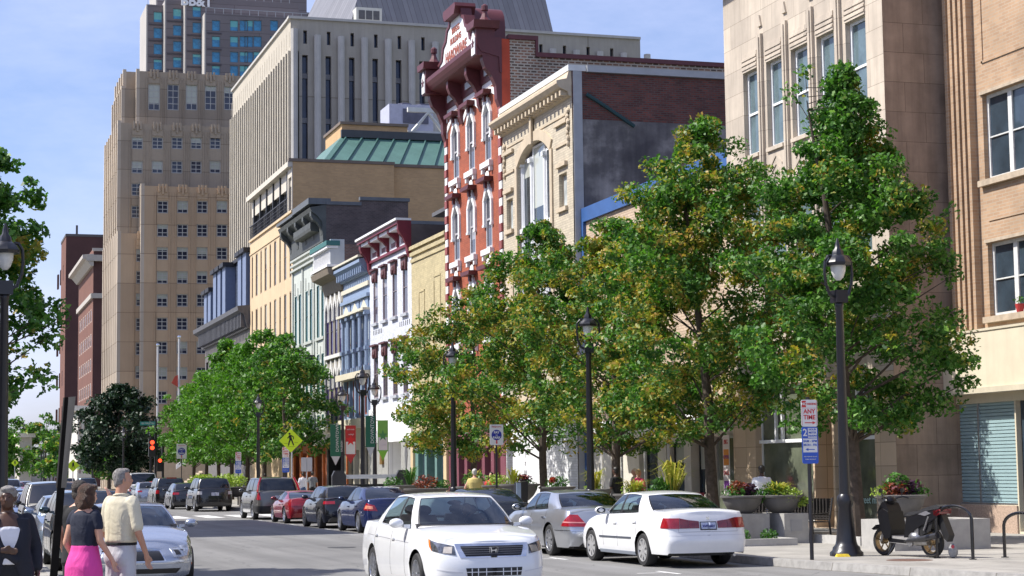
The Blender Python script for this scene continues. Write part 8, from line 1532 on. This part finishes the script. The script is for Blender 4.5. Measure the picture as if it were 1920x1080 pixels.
for s in (1, -1): b.cap((s*.085, 0, .88), (s*.08, 0, .48), .085, .052); b.cap((s*.08, 0, .48), (s*.085, 0, .09), .05, .032); b.cap((s*.085, -.04, .06), (s*.09, .13, .03), .034, .028)
b.make('body', SK1, root, .014); eyes(root, T_, M, .96)
c = Body(); c.loft([(0, 0, .9, .185, .145), (0, 0, 1.04, .165, .13), (0, 0, 1.28, .185, .12), (0, 0, 1.35, .155, .1), (0, 0, 1.4, .07, .065)]); c.cap((.15, 0, 1.34), (.2, .01, 1.3), .062, .058); c.cap((-.15, 0, 1.34), (-.19, 0, 1.22), .062, .058); c.make('top', cloth('cloth_black', (.01, .01, .012)), root, .014, 3)
c = Body(); c.loft([(0, 0, .78, .19, .16), (0, 0, .92, .18, .145), (0, 0, .96, .17, .135)]); 
for s in (1, -1): c.cap((s*.088, 0, .86), (s*.09, 0, .5), .105, .08); c.cap((s*.09, 0, .5), (s*.09, 0, .08), .08, .07)
c.make('trousers', cloth('cloth_charcoal', (.018, .018, .021)), root, .014, 3)
c = Body(); e = lambda x, y, z, rx, ry, rz: c.mb.ell(T_(x, y, z), (rx*.96, ry*.96, rz*.96), 16, M); e(0, -.025, .035, .088, .1, .092); e(0, -.05, -.04, .08, .06, .08); c.make('hair', mat('hair_dark', (.03, .02, .015), .5, .4, 30, bmp=.6), root, .012, 2)
place(root, qy(150, 910, 20.6)[0], 20.6, .15, math.radians(-25))
# --- woman in the dark jacket at the left edge, walking towards the camera
root = thing('person', 'grey haired woman in a dark jacket over a white blouse at left edge', 'person')
b = Body(); T_, M = head(b, (0, .03, 1.50), math.radians(-18), 0, 1.0); b.cap((0, 0, 1.33), (0, .01, 1.46), .062, .056)
b.loft([(0, 0, .8, .2, .16), (0, 0, .95, .2, .16), (0, 0, 1.1, .19, .15), (0, .02, 1.2, .195, .15), (0, 0, 1.29, .18, .12), (0, 0, 1.35, .09, .08)])
b.cap((-.19, 0, 1.28), (-.27, -.02, 1.02), .06, .052); b.cap((-.27, -.02, 1.02), (-.29, .04, .80), .05, .032); hand(b, (-.29, .04, .79), (0, .15, -1), (0, 1, .2), 1, s=1.0, curl=.5)
b.cap((.19, 0, 1.28), (.27, -.0, 1.03), .06, .052); b.cap((.27, .0, 1.03), (.08, .22, 1.0), .05, .03); hand(b, (.08, .22, 1.0), (-1, .1, -.05), (0, .2, 1), 1, s=1.0, curl=.6)
for s, fy in ((1, .12), (-1, -.1)): b.cap((s*.1, 0, .85), (s*.1, fy*.5, .47), .1, .06); b.cap((s*.1, fy*.5, .47), (s*.1, fy, .09), .058, .038); b.cap((s*.1, fy-.04, .06), (s*.1, fy+.14, .03), .036, .03)
b.make('body', SK2, root); eyes(root, T_, M, 1)
c = Body(); c.loft([(0, .012, .86, .215, .178), (0, .02, 1.0, .205, .17), (0, .022, 1.12, .2, .165), (0, .022, 1.2, .185, .155), (0, .02, 1.245, .15, .12)]); c.make('blouse', cloth('cloth_white', (.7, .7, .74)), root, .012, 3)
c = Body(); c.loft([(0, -.045, .78, .235, .17), (0, -.04, .95, .225, .165), (0, -.03, 1.1, .22, .16), (0, -.02, 1.22, .22, .15), (0, -.02, 1.31, .19, .12), (0, -.03, 1.36, .1, .08)])
c.loft([(.15, .08, .74, .1, .11), (.125, .09, .9, .11, .115), (.10, .09, 1.0, .11, .115), (.125, .085, 1.12, .095, .1), (.13, .06, 1.3, .07, .07)]); c.loft([(-.17, .08, .74, .09, .11), (-.12, .09, .9, .11, .115), (-.10, .09, 1.0, .11, .115), (-.125, .085, 1.12, .095, .1), (-.13, .06, 1.3, .07, .07)])
c.cap((-.19, 0, 1.28), (-.275, -.02, 1.02), .078, .07); c.cap((-.275, -.02, 1.02), (-.29, .035, .83), .07, .056); c.cap((.19, 0, 1.28), (.275, 0, 1.03), .078, .07); c.cap((.275, 0, 1.03), (.12, .2, 1.0), .068, .054)
c.cap((.06, .17, 1.0), (-.06, .19, .9), .045, .04); c.make('jacket', cloth('cloth_ink', (.012, .013, .022)), root, .012, 3)
c = Body(); c.loft([(0, 0, .74, .215, .18), (0, 0, .88, .2, .165), (0, 0, .93, .19, .15)])
for s, fy in ((1, .12), (-1, -.1)): c.cap((s*.1, 0, .83), (s*.1, fy*.5, .47), .12, .09); c.cap((s*.1, fy*.5, .47), (s*.1, fy, .08), .09, .08)
c.make('trousers', cloth('cloth_black', (.01, .01, .012)), root, .014, 3)
c = Body(); e = lambda x, y, z, rx, ry, rz: c.mb.ell(T_(x, y, z), (rx, ry, rz), 16, M); e(0, -.02, .045, .09, .1, .08); e(0, -.05, 0, .086, .075, .08); e(0, .04, .085, .07, .055, .032); c.make('hair', mat('hair_silver', (.30, .28, .26), .6, .4, 30, bmp=.8), root, .010, 2)
place(root, qy(14, 920, 19.0)[0], 19.0, .15, math.radians(180+6))
# --- distant people
def small_person(label, x, y, z, yaw, H, top, legs, hair, skin=SK1, sit=False, armout=0, bulk=1.0):
    root = thing('person', label, 'person'); k = H/1.75; b = Body(); dz = -.42 if sit else 0; T_, M = head(b, (0, .02, 1.62+dz), 0, 0); b.cap((0, 0, 1.45+dz), (0, 0, 1.58+dz), .055, .052)
    sec = [(0, 0, .86, .165, .12), (0, 0, 1.05, .155, .115), (0, 0, 1.3, .185, .115), (0, 0, 1.42, .15, .09), (0, 0, 1.47, .07, .06)]; b.loft([(a, c_, z_+dz, r1_*bulk, r2_*bulk) for a, c_, z_, r1_, r2_ in sec])
    arms = []
    for s in (1, -1):
        el = (s*(.25+armout*.1), -.02, 1.13+dz); wr_ = (s*(.22+armout*.14), .18, .98+dz+armout*.05) if sit or armout else (s*.26, .08, .90); arms.append((s, el, wr_)); b.cap((s*.18, 0, 1.39+dz), el, .05, .042); b.cap(el, wr_, .04, .028); hand(b, wr_, (0, .5, -.8), (0, 1, .3), 1)
        if sit: b.cap((s*.09, 0, .5), (s*.11, .42, .48), .08, .06); b.cap((s*.11, .42, .48), (s*.11, .42, .08), .055, .04); b.cap((s*.11, .38, .05), (s*.11, .55, .04), .04, .034)
        else: b.cap((s*.09, 0, .9), (s*.1, .02*s, .5), .08, .056); b.cap((s*.1, .02*s, .5), (s*.1, .06*s, .09), .054, .04); b.cap((s*.1, .06*s-.04, .05), (s*.1, .06*s+.14, .04), .04, .034)
    b.make('body', skin, root, .02, 3); c = Body(); c.loft([(a, c_, z_+dz, r1_*1.1*bulk, r2_*1.15*bulk) for a, c_, z_, r1_, r2_ in sec[:-1]]+[(0, 0, 1.46+dz, .085, .075)])
    for s, el, wr_ in arms: c.cap((s*.17, 0, 1.38+dz), (s*.235, -.01, 1.19+dz), .068, .06)
    c.make('shirt', top, root, .02, 2); c = Body(); c.loft([(0, 0, .8+dz, .175*bulk, .14*bulk), (0, 0, .98+dz, .175*bulk, .135*bulk)])
    for s in (1, -1):
        if sit: c.cap((s*.09, 0, .5), (s*.11, .42, .48), .1, .075); c.cap((s*.11, .42, .48), (s*.11, .42, .1), .072, .06)
        else: c.cap((s*.088, 0, .86), (s*.1, .02*s, .5), .1, .075); c.cap((s*.1, .02*s, .5), (s*.1, .06*s, .1), .075, .062)
    c.make('trousers', legs, root, .02, 2); c = Body(); e = lambda x_, y_, z_, rx, ry, rz: c.mb.ell(T_(x_, y_, z_), (rx, ry, rz), 12, M); e(0, -.025, .04, .088, .1, .088); e(0, -.05, -.02, .08, .06, .07); c.make('hair', hair, root, .016, 1)
    root.location = (x, y, z); root.rotation_euler = (0, 0, yaw); root.scale = (k, k, k); return root
HG = mat('hair_white', (.5, .48, .44), .7, .2, 30); HB = mat('hair_black', (.015, .012, .01), .5, .2, 30); HBL = mat('hair_blonde', (.5, .34, .16), .6, .3, 30)
CLY = cloth('cloth_yellow', (.62, .50, .18)); DN = cloth('cloth_denim', (.05, .09, .2)); KH = cloth('cloth_khaki', (.4, .35, .27))
fx = lambda px_, X_: q(px_, 885, X_)[0]
small_person('white haired man in a yellow shirt seen from behind near the pay to park sign', 17.0, fx(890, 17.0), .15, math.radians(-10), 1.80, CLY, KH, HG, bulk=1.15, armout=.6)
small_person('person in a red shirt beyond the yellow shirted man', 19.0, fx(921, 19.0), .15, math.radians(150), 1.68, cloth('cloth_red2', (.6, .03, .04)), DN, HB)
small_person('blonde woman in a pink shirt at the cafe tables under the canopy', 21.6, fx(1197, 21.6), .15, math.radians(-60), 1.72, cloth('cloth_coral', (.75, .06, .16)), DN, HBL, sit=False)
small_person('man with a straw hat and tan shirt behind the blonde woman', 22.6, fx(1190, 22.6), .15, math.radians(90), 1.75, cloth('cloth_straw', (.45, .38, .25)), KH, mat('hat_straw', (.55, .47, .33), .8, .1, 9))
small_person('person in black between the silver and the white sedan roofs', 19.2, fx(1155, 19.2), .15, math.radians(30), 1.80, cloth('cloth_black', (.01,)*3), cloth('cloth_black', (.01,)*3), HB, SK2, sit=False)
small_person('dark haired person in a white top walking behind the rust red planter', 20.0, fx(1428, 20.0), .15, math.radians(-20), 1.78, cloth('cloth_white', (.7,)*3), DN, HB, SK2)
small_person('man in a white tee shirt near the small grey notice sign', 20.0, fx(568, 20.0), .15, math.radians(10), 1.78, cloth('cloth_white', (.7,)*3), DN, HB, SK3)
small_person('man in a grey tee shirt right of the small grey notice sign', 20.3, fx(586, 20.3), .15, math.radians(-20), 1.82, cloth('cloth_greyt', (.16, .17, .18)), cloth('cloth_black', (.01,)*3), HB, SK3)
small_person('person in pale blue walking by the tree trunks near the faded parking sign', 19.5, fx(497, 19.5), .15, math.radians(0), 1.75, cloth('cloth_bluet', (.25, .3, .38)), DN, HB)
# driver of the white car (bust seated behind the wheel)
root = thing('person', 'driver sitting at the wheel of the oncoming white sedan', 'person'); b = Body(); head(b, (0, .02, 1.22), 0, 0); b.cap((0, 0, 1.05), (0, 0, 1.17), .055, .055); b.loft([(0, -.02, .5, .17, .12), (0, -.02, .8, .18, .12), (0, -.02, 1.0, .17, .10), (0, 0, 1.07, .07, .06)])
for s in (1, -1): b.cap((s*.18, 0, 1.0), (s*.23, .16, .8), .05, .04); b.cap((s*.23, .16, .8), (s*.13, .42, .98), .04, .028); hand(b, (s*.13, .42, .98), (0, .4, .5), (s, 0, 0), 1); b.cap((s*.09, 0, .5), (s*.1, .4, .5), .075, .06)
b.make('body', SK3, root, .018, 3); c = Body(); c.loft([(0, -.02, .5, .18, .13), (0, -.02, .8, .19, .13), (0, -.02, 1.0, .18, .115), (0, 0, 1.06, .08, .075)])
for s in (1, -1): c.cap((s*.17, 0, 1.0), (s*.22, .14, .83), .06, .055)
c.make('shirt', cloth('cloth_greyt', (.16, .17, .18)), root, .02, 2); c = Body(); c.ell((0, -.01, 1.255), (.086, .1, .085)); c.make('hair', HB, root, .016, 1)
root.location = (7.74+.37, 28.4+.10, .02); root.rotation_euler = (0, 0, math.pi)
# ================================================================ CAMERA, LIGHT, WORLD
cam = bpy.data.cameras.new('camera'); co = bpy.data.objects.new('camera', cam); C.objects.link(co); cam.sensor_width = 36; cam.lens = FL/1920*36; cam.clip_end = 5000; cam.clip_start = .1
Mw = Matrix(((vX[0], vX[1], vX[2]), (vY[0], vY[1], vY[2]), (vZ[0], vZ[1], vZ[2]))); co.matrix_world = Matrix.Translation((0, 0, EYE)) @ Mw.to_4x4(); bpy.context.scene.camera = co
EL = math.radians(50); SD = Vector((-.955, .295, 0)).normalized()    # horizontal direction towards the sun
sd = Vector((SD.x*math.cos(EL), SD.y*math.cos(EL), math.sin(EL)))
sl = bpy.data.lights.new('sun', 'SUN'); sl.energy = 5.0; sl.angle = math.radians(.5); sl.color = (1, .955, .88); so = bpy.data.objects.new('sun', sl); C.objects.link(so); so.rotation_euler = sd.to_track_quat('Z', 'Y').to_euler(); so.location = (-40, 10, 80)
w = bpy.data.worlds.new('World'); bpy.context.scene.world = w; w.use_nodes = True; t = w.node_tree; t.nodes.clear()
sk = nn(t, 'ShaderNodeTexSky', sky_type='NISHITA'); sk.sun_disc = False; sk.sun_elevation = EL; sk.sun_rotation = math.atan2(SD.x, SD.y); sk.dust_density = 1.2; sk.ozone_density = 4.0; sk.air_density = 1.0
tc = nn(t, 'ShaderNodeTexCoord'); mp = nn(t, 'ShaderNodeMapping'); mp.inputs['Scale'].default_value = (1.6, 1.6, 4.5); mp.inputs['Rotation'].default_value = (.3, .35, .2); t.links.new(tc.outputs['Generated'], mp.inputs[0])
cl = ramp(t, noise(t, mp.outputs[0], 2.2, 8, .62), [(.35, (.06, .06, .06)), (.75, (.6, .6, .6))])
bg = nn(t, 'ShaderNodeBackground'); bg.inputs[1].default_value = .115; t.links.new(mixc(t, 1.0, mixc(t, cl, sk.outputs[0], (6.2, 6.8, 7.8)), (1.0, .955, 1.1), 'MULTIPLY'), bg.inputs[0]); wo = nn(t, 'ShaderNodeOutputWorld'); t.links.new(bg.outputs[0], wo.inputs[0])
sc = bpy.context.scene; sc.view_settings.view_transform = 'Standard'; sc.view_settings.look = 'None'; sc.view_settings.exposure = .52; sc.view_settings.gamma = 1; sc.view_settings.use_curve_mapping = False
sc.cycles.max_bounces = 8; sc.cycles.transparent_max_bounces = 12
